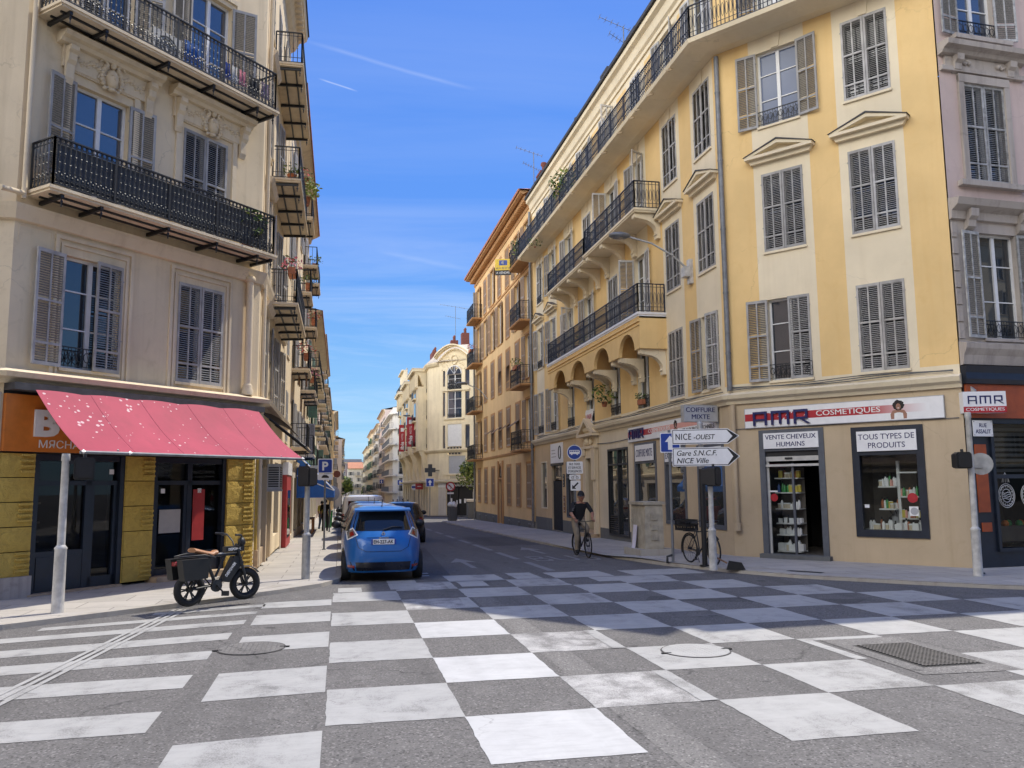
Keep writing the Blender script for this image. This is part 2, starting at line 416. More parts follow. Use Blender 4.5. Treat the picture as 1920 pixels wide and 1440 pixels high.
plain('wood', (0.26, 0.14, 0.07), 0.6, var=0.2)
plain('shelf_white', (0.72, 0.72, 0.70), 0.5, var=0.04)
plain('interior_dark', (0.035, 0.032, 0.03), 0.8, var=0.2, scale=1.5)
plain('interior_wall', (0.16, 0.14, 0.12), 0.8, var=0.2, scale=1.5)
plain('car_blue', (0.012, 0.125, 0.39), 0.34, 0.15, var=0.03, coat=0.45)
plain('car_dark', (0.008, 0.010, 0.020), 0.3, 0.3, var=0.04, coat=0.9)
plain('car_silver', (0.42, 0.43, 0.45), 0.3, 0.6, var=0.04, coat=0.8)
plain('car_white', (0.70, 0.70, 0.69), 0.3, 0.0, var=0.03, coat=0.8)
plain('car_navy', (0.02, 0.035, 0.10), 0.3, 0.4, var=0.04, coat=0.8)
plain('car_red', (0.30, 0.015, 0.02), 0.3, 0.2, var=0.04, coat=0.8)
plain('lamp_red', (0.26, 0.012, 0.012), 0.2, var=0.05, coat=0.6)
plain('lamp_clear', (0.30, 0.28, 0.27), 0.15, 0.4, var=0.1, coat=0.6)
plain('blue_cloth', (0.02, 0.12, 0.42), 0.7, var=0.08)
plain('stone_box', (0.42, 0.375, 0.29), 0.8, var=0.14, scale=5)
plain('paper', (0.70, 0.67, 0.76), 0.7, var=0.03)
plain('step_stone', (0.46, 0.34, 0.22), 0.8, var=0.15)
plain('manhole', (0.105, 0.10, 0.095), 0.6, 0.2, var=0.2, scale=30)
plain('bag_black', (0.010, 0.011, 0.011), 0.55, var=0.15)
plain('bark', (0.10, 0.075, 0.05), 0.9, var=0.25, scale=10)
plain('bottle_green', (0.05, 0.30, 0.08), 0.3, var=0.05)
plain('bottle_blue', (0.04, 0.10, 0.34), 0.3, var=0.05)
plain('bottle_yellow', (0.60, 0.50, 0.10), 0.3, var=0.05)
plain('flower_pink', (0.75, 0.24, 0.30), 0.6, var=0.2, scale=20)
plain('flower_red', (0.55, 0.05, 0.04), 0.6, var=0.2, scale=20)
plain('fabric_mix', (0.30, 0.22, 0.30), 0.85, var=0.25, scale=9)
plain('aircon', (0.50, 0.49, 0.46), 0.55, var=0.08)
plain('curtain', (0.62, 0.62, 0.64), 0.9, var=0.1, scale=3)
def vary_by_object(name, amt=0.22):
    m = MATS[name]; N = NT(m.node_tree); b = N.n['Principled BSDF']; src = b.inputs['Base Color'].links[0].from_socket
    rnd_ = N.add('ShaderNodeObjectInfo').outputs['Random']
    hv = N.add('ShaderNodeHueSaturation'); N.l.new(src, hv.inputs['Color'])
    N.l.new(N.ramp(rnd_, 0, 1, 1 - amt, 1 + amt), hv.inputs['Value']); N.l.new(N.ramp(N.math('FRACT', N.math('MULTIPLY', rnd_, 7.3)), 0, 1, 0.4, 1.3), hv.inputs['Saturation'])
    w = N.noise(N.mapping(geo(N), scale=(6, 6, 0.9)), 2.0, 5, 0.65)
    N.l.new(N.mix(N.ramp(w, 0.56, 0.72, 0, 0.4), hv.outputs[0], (0.30, 0.27, 0.24, 1)), b.inputs['Base Color'])
for k in ('shutter_grey', 'shutter_pale', 'shutter_brown', 'shutter_green', 'shutter_old'): vary_by_object(k)
glass_dark('glass')
glass_dark('glass_sky', (0.03, 0.045, 0.075), 2.3)
glass_dark('glass_soft', (0.16, 0.19, 0.27), 1.3)
glass_dark('car_glass', (0.010, 0.012, 0.014), 1.6)
clear_glass('shop_glass', (0.86, 0.90, 0.90))
leafmat('leaf', (0.035, 0.075, 0.018), (0.11, 0.17, 0.04))
leafmat('leaf_light', (0.14, 0.19, 0.03), (0.32, 0.36, 0.07))
awncloth('awning_pink', (0.42, 0.048, 0.092), 0.6)
plain('awning_seam', (0.46, 0.085, 0.13), 0.8, var=0.1)
awncloth('awning_dark', (0.035, 0.018, 0.02), 0.0)
# ------------------------------------------------------------------ mesh and object helpers
def gz(Y): return 0.0 if Y < 18 else -0.015 * (Y - 18)

class Fr:
    """facade frame: u along the wall (left to right seen from outside), w outwards, z up"""
    def __init__(s, o, t):
        l = math.hypot(*t); s.o = o; s.t = (t[0] / l, t[1] / l); s.n = (s.t[1], -s.t[0])
        s.ang = math.atan2(s.t[1], s.t[0])
    def P(s, u, w, z):
        return Vector((s.o[0] + s.t[0] * u + s.n[0] * w, s.o[1] + s.t[1] * u + s.n[1] * w, z))
    def xy(s, u, w=0): 
        p = s.P(u, w, 0); return (p.x, p.y)
WF = Fr((0, 0), (1, 0))                        # world: u = x, w = -y

class MB:
    def __init__(s): s.v = []; s.f = []; s.m = []; s.sm = []
    def face(s, pts, mat=0, smooth=False):
        i = len(s.v); s.v.extend(Vector(p) for p in pts)
        s.f.append(tuple(range(i, i + len(pts)))); s.m.append(mat); s.sm.append(smooth)
    def grid(s, rows, mat=0, smooth=True, closed=False, flip=False, matfn=None):
        """rows of points -> quads, vertices shared"""
        i0 = len(s.v); n = len(rows[0])
        for r in rows: s.v.extend(Vector(p) for p in r)
        for a in range(len(rows) - 1):
            for b in range(n if closed else n - 1):
                b2 = (b + 1) % n
                q = (i0 + a * n + b, i0 + a * n + b2, i0 + (a + 1) * n + b2, i0 + (a + 1) * n + b)
                s.f.append(q[::-1] if flip else q); s.m.append(matfn(a, b) if matfn else mat); s.sm.append(smooth)
    def box(s, F, u0, u1, w0, w1, z0, z1, mat=0, faces='LRFBTD'):
        P = F.P
        a = [P(u0, w1, z0), P(u1, w1, z0), P(u1, w1, z1), P(u0, w1, z1)]     # front (outer)
        b = [P(u0, w0, z0), P(u1, w0, z0), P(u1, w0, z1), P(u0, w0, z1)]
        i = len(s.v); s.v.extend(a + b)
        Q = {'F': (0, 1, 2, 3), 'B': (5, 4, 7, 6), 'L': (4, 0, 3, 7), 'R': (1, 5, 6, 2), 'T': (3, 2, 6, 7), 'D': (4, 5, 1, 0)}
        for k in faces:
            s.f.append(tuple(i + x for x in Q[k])); s.m.append(mat); s.sm.append(False)
    def bar(s, a, b, wx, wy, mat=0):
        """rectangular bar from a to b"""
        a, b = Vector(a), Vector(b); d = (b - a).normalized()
        up = Vector((0, 0, 1)) if abs(d.z) < 0.95 else Vector((0, 1, 0))
        x = d.cross(up).normalized() * wx / 2; y = x.cross(d).normalized() * wy / 2
        r = [[p - x - y, p + x - y, p + x + y, p - x + y] for p in (a, b)]
        s.grid(r, mat, False, True)
        s.face(r[0][::-1], mat); s.face(r[1], mat)
    def tube(s, pts, r, n=6, mat=0, smooth=True, caps=True, closed=False):
        pts = [Vector(p) for p in pts]; rr = r if isinstance(r, (list, tuple)) else [r] * len(pts)
        rows = []; prev = None
        for i, p in enumerate(pts):
            if closed: d = pts[(i + 1) % len(pts)] - pts[i - 1]
            else: d = pts[min(i + 1, len(pts) - 1)] - pts[max(i - 1, 0)]
            d.normalize()
            if prev is None:
                up = Vector((0, 0, 1)) if abs(d.z) < 0.9 else Vector((1, 0, 0))
                x = d.cross(up).normalized()
            else:
                x = (prev - d * prev.dot(d)).normalized()
            prev = x; y = d.cross(x)
            rows.append([p + (x * math.cos(2 * math.pi * k / n) + y * math.sin(2 * math.pi * k / n)) * rr[i] for k in range(n)])
        if closed: rows.append(rows[0])
        s.grid(rows, mat, smooth, True)
        if caps and not closed:
            s.face(rows[0][::-1], mat); s.face(rows[-1], mat)
    def lathe(s, c, prof, n=16, mat=0, smooth=True, axis='z'):
        c = Vector(c); rows = []
        for r, h in prof:
            row = []
            for k in range(n):
                a = 2 * math.pi * k / n
                if axis == 'z': row.append(c + Vector((r * math.cos(a), r * math.sin(a), h)))
                elif axis == 'x': row.append(c + Vector((h, r * math.cos(a), r * math.sin(a))))
                else: row.append(c + Vector((r * math.sin(a), h, r * math.cos(a))))
            rows.append(row)
        s.grid(rows, mat, smooth, True)
        if prof[0][0] > 1e-4: s.face(rows[0][::-1], mat)
        if prof[-1][0] > 1e-4: s.face(rows[-1], mat)
    def ball(s, c, r, mat=0, n=10, m=6, sc=(1, 1, 1)):
        c = Vector(c); rows = []
        for i in range(m + 1):
            t = -math.pi / 2 + math.pi * i / m
            rows.append([c + Vector((r * sc[0] * math.cos(t) * math.cos(2 * math.pi * k / n), r * sc[1] * math.cos(t) * math.sin(2 * math.pi * k / n), r * sc[2] * math.sin(t))) for k in range(n)])
        s.grid(rows, mat, True, True)
    def octa(s, c, r, h, mat=0):
        c = Vector(c); i = len(s.v)
        s.v += [c + Vector(d) for d in ((r, 0, 0), (0, r, 0), (-r, 0, 0), (0, -r, 0), (0, 0, h), (0, 0, -h))]
        for k in range(4):
            for q in ((k, (k + 1) % 4, 4), ((k + 1) % 4, k, 5)):
                s.f.append(tuple(i + x for x in q)); s.m.append(mat); s.sm.append(False)
    def prism(s, F, poly, w0, w1, mat=0, holes=None):
        """(u,z) outline given a thickness between w0 and w1"""
        a = [F.P(u, w1, z) for u, z in poly]; b = [F.P(u, w0, z) for u, z in poly]
        tri = tessellate_polygon([[Vector((u, z, 0)) for u, z in poly]])
        ar = sum(poly[i][0] * poly[(i + 1) % len(poly)][1] - poly[(i + 1) % len(poly)][0] * poly[i][1] for i in range(len(poly)))
        for t in tri:
            q = [poly[k] for k in t]
            sgn = (q[1][0] - q[0][0]) * (q[2][1] - q[0][1]) - (q[2][0] - q[0][0]) * (q[1][1] - q[0][1])
            t = t if sgn > 0 else t[::-1]
            s.face([a[k] for k in t], mat); s.face([b[k] for k in t[::-1]], mat)
        n = len(poly)
        for k in range(n):
            j = (k + 1) % n
            q = [a[k], b[k], b[j], a[j]]
            s.face(q if ar > 0 else q[::-1], mat)
    def plan(s, poly, z, mat=0, zf=None):
        """flat polygon in plan, given (x,y) points; zf(y) adds the slope"""
        tri = tessellate_polygon([[Vector((x, y, 0)) for x, y in poly]])
        P = [Vector((x, y, z + (zf(y) if zf else 0))) for x, y in poly]
        for t in tri:
            nrm = (P[t[1]] - P[t[0]]).cross(P[t[2]] - P[t[0]])
            s.face([P[k] for k in (t if nrm.z > 0 else t[::-1])], mat)
    def build(s, name, mats, parent=None, label=None, cat=None, group=None, kind=None, loc=None, mesh_only=False):
        me = bpy.data.meshes.new(name)
        mats = mats if isinstance(mats, (list, tuple)) else [mats]
        if mesh_only: base = Matrix.Identity(4)
        elif parent is not None: base = wm(parent).inverted()
        else:
            if loc is None:
                xs = [p.x for p in s.v]; ys = [p.y for p in s.v]; zs = [p.z for p in s.v]
                loc = ((min(xs) + max(xs)) / 2, (min(ys) + max(ys)) / 2, min(zs))
            base = Matrix.Translation(-Vector(loc))
        me.from_pydata([base @ p for p in s.v], [], s.f)
        for m in mats: me.materials.append(MATS[m] if isinstance(m, str) else m)
        me.polygons.foreach_set('material_index', s.m)
        me.polygons.foreach_set('use_smooth', s.sm)
        me.update()
        if mesh_only: return me
        o = bpy.data.objects.new(name, me); COL.objects.link(o)
        if parent is not None: o.parent = parent
        else: o.location = loc
        tag(o, label, cat, group, kind)
        return o

def wm(o):
    m = o.matrix_basis.copy()
    while o.parent is not None:
        o = o.parent; m = o.matrix_basis @ m
    return m
def tag(o, label=None, cat=None, group=None, kind=None):
    if label: o['label'] = label
    if cat: o['category'] = cat
    if group: o['group'] = group
    if kind: o['kind'] = kind
    return o
def thing(name, label, cat, loc=(0, 0, 0), rotz=0.0, group=None):
    o = bpy.data.objects.new(name, None); COL.objects.link(o)
    o.empty_display_size = 0.2
    o.location = loc; o.rotation_euler = (0, 0, rotz)
    return tag(o, label, cat, group)
def place(name, mesh, parent, P, rotz):
    """a child object at world point P turned by rotz (world)"""
    o = bpy.data.objects.new(name, mesh); COL.objects.link(o)
    o.parent = parent
    o.matrix_basis = wm(parent).inverted() @ Matrix.Translation(P) @ Matrix.Rotation(rotz, 4, 'Z')
    return o
def copy_tree(o, parent=None):
    c = o.copy(); COL.objects.link(c)
    if parent is not None: c.parent = parent
    for ch in o.children: copy_tree(ch, c)
    return c

def sweep(mb, path, prof, mat=0, closed_path=False, zf=None, caps=True, smooth=False):
    """profile [(w,z)] (closed loop) swept along plan path [(x,y)]; w to the right of travel, mitred"""
    n = len(path); rows = []
    for i, p in enumerate(path):
        if closed_path: a, b = path[i - 1], path[(i + 1) % n]
        else: a, b = path[max(i - 1, 0)], path[min(i + 1, n - 1)]
        def nr(p, q):
            d = (q[0] - p[0], q[1] - p[1]); l = math.hypot(*d) or 1; return Vector((d[1] / l, -d[0] / l))
        n1 = nr(a, p) if a != p else nr(p, b); n2 = nr(p, b) if b != p else n1
        m = (n1 + n2); m = m / max(0.25, (1 + n1.dot(n2)))
        zo = zf(p[1]) if zf else 0
        rows.append([Vector((p[0] + m.x * w, p[1] + m.y * w, z + zo)) for w, z in prof])
    if closed_path: rows.append(rows[0])
    mb.grid(rows, mat, smooth, True, flip=True)
    if caps and not closed_path:
        mb.face(rows[0], mat); mb.face(rows[-1][::-1], mat)

def wall(mb, F, u0, u1, z0, z1, ops=(), bands=(), depth=0.22, mat=0, rev=None):
    """outer skin with rectangular openings (u0,u1,z0,z1) and painted bands (u0,u1,z0,z1,mat)"""
    us = sorted({u0, u1, *[x for o in ops for x in o[:2]], *[x for b in bands for x in b[:2]]})
    zs = sorted({z0, z1, *[x for o in ops for x in o[2:4]], *[x for b in bands for x in b[2:4]]})
    us = [u for u in us if u0 - 1e-6 <= u <= u1 + 1e-6]; zs = [z for z in zs if z0 - 1e-6 <= z <= z1 + 1e-6]
    for i in range(len(us) - 1):
        for j in range(len(zs) - 1):
            cu, cz = (us[i] + us[i + 1]) / 2, (zs[j] + zs[j + 1]) / 2
            if any(o[0] < cu < o[1] and o[2] < cz < o[3] for o in ops): continue
            m = mat
            for b in bands:
                if b[0] < cu < b[1] and b[2] < cz < b[3]: m = b[4]
            mb.face([F.P(us[i], 0, zs[j]), F.P(us[i + 1], 0, zs[j]), F.P(us[i + 1], 0, zs[j + 1]), F.P(us[i], 0, zs[j + 1])], m)
    r = mat if rev is None else rev
    for a, b, c, d in [o[:4] for o in ops]:
        P = F.P
        mb.face([P(a, 0, c), P(a, 0, d), P(a, -depth, d), P(a, -depth, c)], r)
        mb.face([P(b, 0, c), P(b, -depth, c), P(b, -depth, d), P(b, 0, d)], r)
        mb.face([P(a, 0, d), P(b, 0, d), P(b, -depth, d), P(a, -depth, d)], r)
        mb.face([P(a, 0, c), P(a, -depth, c), P(b, -depth, c), P(b, 0, c)], r)

# ---- windows and shutters (meshes shared between equal windows)
CACHE = {}
def shutter_mesh(w, h, mat, fine=True):
    k = ('sh', round(w, 3), round(h, 3), mat, fine)
    if k in CACHE: return CACHE[k]
    mb = MB(); st, t = 0.052, 0.018
    rails = [0, 0.20 * h, 0.55 * h, h]
    rails = [0.0, 0.19 * h, 0.56 * h, h]
    if fine:
        mb.box(WF, 0, st, -t, t, 0, h); mb.box(WF, w - st, w, -t, t, 0, h)
        mb.box(WF, w / 2 - 0.017, w / 2 + 0.017, -t * 0.8, t * 0.8, 0.05, h - 0.05)
        for i, z in enumerate(rails):
            hh = 0.07 if i in (0, 3) else 0.045
            z0 = 0 if i == 0 else (h - hh if i == 3 else z - hh / 2)
            mb.box(WF, st, w - st, -t, t, z0, z0 + hh)
        for i in range(3):
            a, b = rails[i] + 0.06, rails[i + 1] - 0.055
            n = max(3, int((b - a) / 0.046))
            for q in range(n):
                z = a + (q + 0.5) * (b - a) / n
                for x0, x1 in ((st, w / 2 - 0.017), (w / 2 + 0.017, w - st)):
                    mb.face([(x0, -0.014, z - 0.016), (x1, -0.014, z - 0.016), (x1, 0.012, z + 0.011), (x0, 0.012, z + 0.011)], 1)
        # second lift-up leaf, slightly proud
        mb.box(WF, st + 0.01, w - st - 0.01, t, t + 0.012, rails[2] - 0.02, rails[2] + 0.03)
        for z in (0.3 * h, 0.86 * h): mb.box(WF, -0.02, 0.05, t, t + 0.008, z, z + 0.03)
    else:
        mb.box(WF, 0, w, -t, t, 0, h)
        for a, b in ((0.05, 0.17), (0.21, 0.54), (0.58, 0.96)):
            mb.box(WF, 0.05, w / 2 - 0.02, t, t + 0.006, a * h, b * h, 1); mb.box(WF, w / 2 + 0.02, w - 0.05, t, t + 0.006, a * h, b * h, 1)
            mb.box(WF, 0.05, w / 2 - 0.02, -t - 0.006, -t, a * h, b * h, 1); mb.box(WF, w / 2 + 0.02, w - 0.05, -t - 0.006, -t, a * h, b * h, 1)
    dk = mat + '_slat'  # louvre shade put into a darker slat colour
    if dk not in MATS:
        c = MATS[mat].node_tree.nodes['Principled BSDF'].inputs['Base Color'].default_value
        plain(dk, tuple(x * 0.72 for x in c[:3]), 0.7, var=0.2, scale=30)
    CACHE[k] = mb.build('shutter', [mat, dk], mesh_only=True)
    return CACHE[k]
def frame_mesh(w, h, style, mat, trim):
    k = ('fr', round(w, 3), round(h, 3), style, mat, trim)
    if k in CACHE: return CACHE[k]
    mb = MB(); d0, d1 = -0.19, -0.13; b = 0.055
    mb.box(WF, -w / 2, -w / 2 + b, d0, d1, 0, h); mb.box(WF, w / 2 - b, w / 2, d0, d1, 0, h)
    mb.box(WF, -w / 2 + b, w / 2 - b, d0, d1, 0, b); mb.box(WF, -w / 2 + b, w / 2 - b, d0, d1, h - b, h)
    if style != 'single': mb.box(WF, -0.045, 0.045, d0, d1 + 0.008, b, h - b)
    bars = {'french': (0.36, 0.70), 'half': (0.5,), 'single': (), 'plain': ()}[style]
    for q in bars:
        mb.box(WF, -w / 2 + b, -0.045, d0 + 0.01, d1 - 0.01, q * h - 0.013, q * h + 0.013)
        mb.box(WF, 0.045, w / 2 - b, d0 + 0.01, d1 - 0.01, q * h - 0.013, q * h + 0.013)
    mb.box(WF, -w / 2 - 0.03, w / 2 + 0.03, 0.003, 0.05, -0.06, 0.0, 1)
    CACHE[k] = mb.build('window', [mat, trim], mesh_only=True)
    return CACHE[k]
def pane_mesh(w, h, mat, curtain=False):
    k = ('pane', round(w, 3), round(h, 3), mat, curtain)
    if k in CACHE: return CACHE[k]
    mb = MB()
    mb.face([(-w / 2, 0.168, 0), (w / 2, 0.168, 0), (w / 2, 0.168, h), (-w / 2, 0.168, h)])
    CACHE[k] = mb.build('pane', mat, mesh_only=True)
    return CACHE[k]
def guard_mesh(w, h=0.42, proud=0.02):
    k = ('guard', round(w, 3), h)
    if k in CACHE: return CACHE[k]
    mb = MB(); y = -proud
    mb.bar((-w / 2, y, h), (w / 2, y, h), 0.03, 0.02); mb.bar((-w / 2, y, 0.06), (w / 2, y, 0.06), 0.02, 0.014)
    n = max(3, int(w / 0.14))
    for i in range(n):
        x = -w / 2 + (i + 0.5) * w / n; r = w / n * 0.42
        mb.tube([(x + r * math.cos(a) * (1 if i % 2 else -1), y, 0.06 + h * 0.45 + r * 1.5 * math.sin(a)) for a in [2 * math.pi * q / 9 for q in range(9)]], 0.009, 4, closed=True)
        mb.bar((x + w / n / 2, y, 0.06), (x + w / n / 2, y, h), 0.012, 0.012)
        mb.tube([(x, y, 0.06), (x + r * 0.5, y, h * 0.5), (x - r * 0.4, y, h)], 0.007, 4)
    CACHE[k] = mb.build('guard_rail', 'iron', mesh_only=True)
    return CACHE[k]
def window(par, F, u, z, w, h, aL=0, aR=0, sh='shutter_grey', fr='white_frame', style='french', glass='glass', guard=False, trim='cream', fine=True, depth=0.0):
    """one window of a facade: frame with pane and two louvred shutters as sub-parts"""
    o = place('window', frame_mesh(w, h, style, fr, trim), par, F.P(u, 0, z), F.ang)
    p = bpy.data.objects.new('pane', pane_mesh(w, h, glass)); COL.objects.link(p); p.parent = o
    if sh:
        me = shutter_mesh(w / 2 - 0.006, h, sh, fine)
        for side, a in ((-1, aL), (1, aR)):
            if a is None: continue
            q = bpy.data.objects.new('shutter', me); COL.objects.link(q); q.parent = o
            y = -0.028 if a < 20 else -0.03
            q.location = (side * w / 2, y, 0)
            q.rotation_euler = (0, 0, R(-a) if side < 0 else R(a))
            if side > 0: q.scale = (-1, 1, 1)
            if a < 5: q.location.y = 0.0 if side < 0 else -0.004
    if guard:
        g = bpy.data.objects.new('guard_rail', guard_mesh(w)); COL.objects.link(g); g.parent = o
    return o

# ---- iron railings
def railing(mb, path, z, h, sp=0.105, style='ornate', zf=None):
    """path: plan points; closed style sets of balusters, rails and scrolls"""
    for i in range(len(path) - 1):
        a, b = Vector((*path[i], z)), Vector((*path[i + 1], z)); L = (b - a).length; d = (b - a) / L
        Z = lambda q: Vector((0, 0, q))
        mb.bar(a + Z(h), b + Z(h), 0.045, 0.028); mb.bar(a + Z(0.05), b + Z(0.05), 0.022, 0.022)
        if style != 'bars': mb.bar(a + Z(h - 0.10), b + Z(h - 0.10), 0.014, 0.014); mb.bar(a + Z(0.19), b + Z(0.19), 0.014, 0.014)
        n = max(2, int(L / sp))
        for k in range(n + 1):
            p = a + d * (L * k / n)
            main = (k % 12 == 0) or k == n
            r = 0.018 if main else 0.0095
            mb.bar(p + Z(0.0 if main else 0.05), p + Z(h), r * 2, r * 2)
            if style == 'ornate' and not main:
                for q, rr, hh in ((0.30, 0.021, 0.028), (0.36, 0.026, 0.016), (0.50, 0.021, 0.03), (0.64, 0.026, 0.016), (0.70, 0.021, 0.028)):
                    mb.octa(p + Z(q * h), rr, hh)
            elif style == 'simple' and not main:
                mb.octa(p + Z(0.5 * h), 0.024, 0.035)
            if style == 'ornate' and k < n:
                c = p + d * (L / n / 2); rr = L / n * 0.40
                for zc in (0.12, h - 0.055):
                    mb.tube([c + d * rr * math.cos(t) + Z(zc + rr * math.sin(t)) for t in [2 * math.pi * q / 7 for q in range(7)]], 0.0085, 3, closed=True)
                mb.octa(c + Z(0.24), 0.018, 0.035)
            if style == 'panel' and k < n:
                c = p + d * (L / n / 2)
                mb.tube([c + d * (L / n * 0.3) * math.cos(t) + Z(0.5 * h + 0.2 * math.sin(t)) for t in [2 * math.pi * q / 8 for q in range(8)]], 0.009, 3, closed=True)

def balcony(par, F, u0, u1, z, proj, slab_t=0.10, h=0.95, style='ornate', mats=('cream_trim', 'iron'), brackets=(), ends=(True, True), sp=0.105, cham=0.0, bstyle='iron', soff=None):
    """slab with nosing > railing and brackets"""
    mb = MB()
    mb.box(F, u0, u1, 0.003, proj - 0.03, z - slab_t, z)
    mb.box(F, u0 - 0.03, u1 + 0.03, 0.004, proj, z - slab_t * 0.55, z + 0.004)
    o = mb.build('balcony', mats[0], par)
    r = MB(); e = 0.06
    pts = []
    if ends[0]: pts.append(F.xy(u0 + e, 0.02))
    pts.append(F.xy(u0 + e, proj - e)); pts.append(F.xy(u1 - e, proj - e))
    if ends[1]: pts.append(F.xy(u1 - e, 0.02))
    railing(r, pts, z + 0.01, h, sp, style)
    r.build('railing', mats[1], o)
    for b in brackets:
        k = MB()
        if bstyle == 'iron':
            k.bar(F.P(b, 0.0, z - slab_t - 0.06), F.P(b, proj - 0.07, z - slab_t - 0.035), 0.06, 0.07)
            k.octa(F.P(b, proj - 0.10, z - slab_t - 0.14), 0.03, 0.06); k.tube([F.P(b, proj - 0.10, z - slab_t - 0.05), F.P(b, proj - 0.10, z - slab_t - 0.24)], 0.012, 5)
            k.build('bracket', 'iron', o)
        elif bstyle == 'corbel':
            pr = proj * 0.86; zz = z - slab_t
            prof = [(0.0, zz), (pr, zz), (pr, zz - 0.16), (pr - 0.06, zz - 0.20), (pr - 0.12, zz - 0.17)]
            for q in range(9):
                t = q / 8 * math.pi / 2
                prof.append((pr - 0.14 - (pr - 0.24) * math.sin(t), zz - 0.18 - 0.52 * (1 - math.cos(t))))
            prof += [(0.10, zz - 0.80), (0.05, zz - 0.86), (0.0, zz - 0.86)]
            G = Fr(F.xy(b), F.n)                      # side view frame
            k.prism(G, prof, -0.11, 0.11)
            k.build('bracket', mats[0], o)
    if bstyle == 'iron' and brackets:
        k = MB()
        for w in (proj * 0.32, proj * 0.72):
            k.bar(F.P(u0 + 0.1, w, z - slab_t - 0.02), F.P(u1 - 0.05, w, z - slab_t - 0.02), 0.045, 0.035)
        k.build('support_bar', 'iron', o)
    return o

# ---- writing
def text(body, F, u, z, width, height, mat, parent, w=0.0, bold=0.0, ext=0.004, shear=0.0, name='lettering', spacing=1.0, rot90=False, line=1.0):
    """letters fitted into width x height, centred on (u,z) of the frame, lying at distance w"""
    fat = bold if any(c in body for c in 'MМN') else 0.0        # letters with inner corners are thickened by doubling, not by outline offset
    cu = bpy.data.curves.new('txt', 'FONT'); cu.body = body; cu.align_x = 'CENTER'; cu.offset = 0.0 if fat else bold; cu.extrude = 0.01
    cu.shear = shear; cu.space_character = spacing; cu.space_line = line; cu.resolution_u = 3
    ob = bpy.data.objects.new('txt', cu)
    TMP.objects.link(ob)
    vl = TMPS.view_layers[0]; vl.update()
    dg = vl.depsgraph; dg.update()
    me = bpy.data.meshes.new_from_object(ob.evaluated_get(dg))
    xs = [v.co.x for v in me.vertices]; ys = [v.co.y for v in me.vertices]
    x0, x1, y0, y1 = min(xs), max(xs), min(ys), max(ys)
    sx, sy = width / (x1 - x0), height / (y1 - y0)
    inv = wm(parent).inverted() if parent is not None else Matrix.Identity(4)
    for v in me.vertices:
        a = (v.co.x - (x0 + x1) / 2) * sx; b = (v.co.y - (y0 + y1) / 2) * sy
        ww = w + (ext if v.co.z > 0 else 0.0)
        if rot90: a, b = -b, a
        v.co = inv @ F.P(u + a, ww, z + b)
    if fat:
        sh = (F.P(1, 0, 0) - F.P(0, 0, 0)) if not rot90 else Vector((0, 0, 1)); nn = F.P(0, 1, 0) - F.P(0, 0, 0)
        rot_ = inv.to_3x3(); k = max(0.018, fat * 1.1) * height / max(1, body.count('\n') + 1) * 1.6
        vv = [v.co.copy() for v in me.vertices]; ff = [tuple(p.vertices) for p in me.polygons]; nv = len(vv)
        m3 = bpy.data.meshes.new(name)
        allv = [q - rot_ @ (sh * k / 2) for q in vv] + [q + rot_ @ (sh * k / 2 + nn * 0.0006) for q in vv] + [q + rot_ @ (nn * 0.0012) for q in vv]
        m3.from_pydata(allv, [], ff + [tuple(i + nv for i in p) for p in ff] + [tuple(i + 2 * nv for i in p) for p in ff]); bpy.data.meshes.remove(me); me = m3
    me.materials.clear(); me.materials.append(MATS[mat])
    bpy.data.objects.remove(ob); bpy.data.curves.remove(cu)
    o = bpy.data.objects.new(name, me); COL.objects.link(o); o.parent = parent
    me.name = name
    return o
TMPS = bpy.data.scenes.new('lettering_workbench'); TMP = TMPS.collection

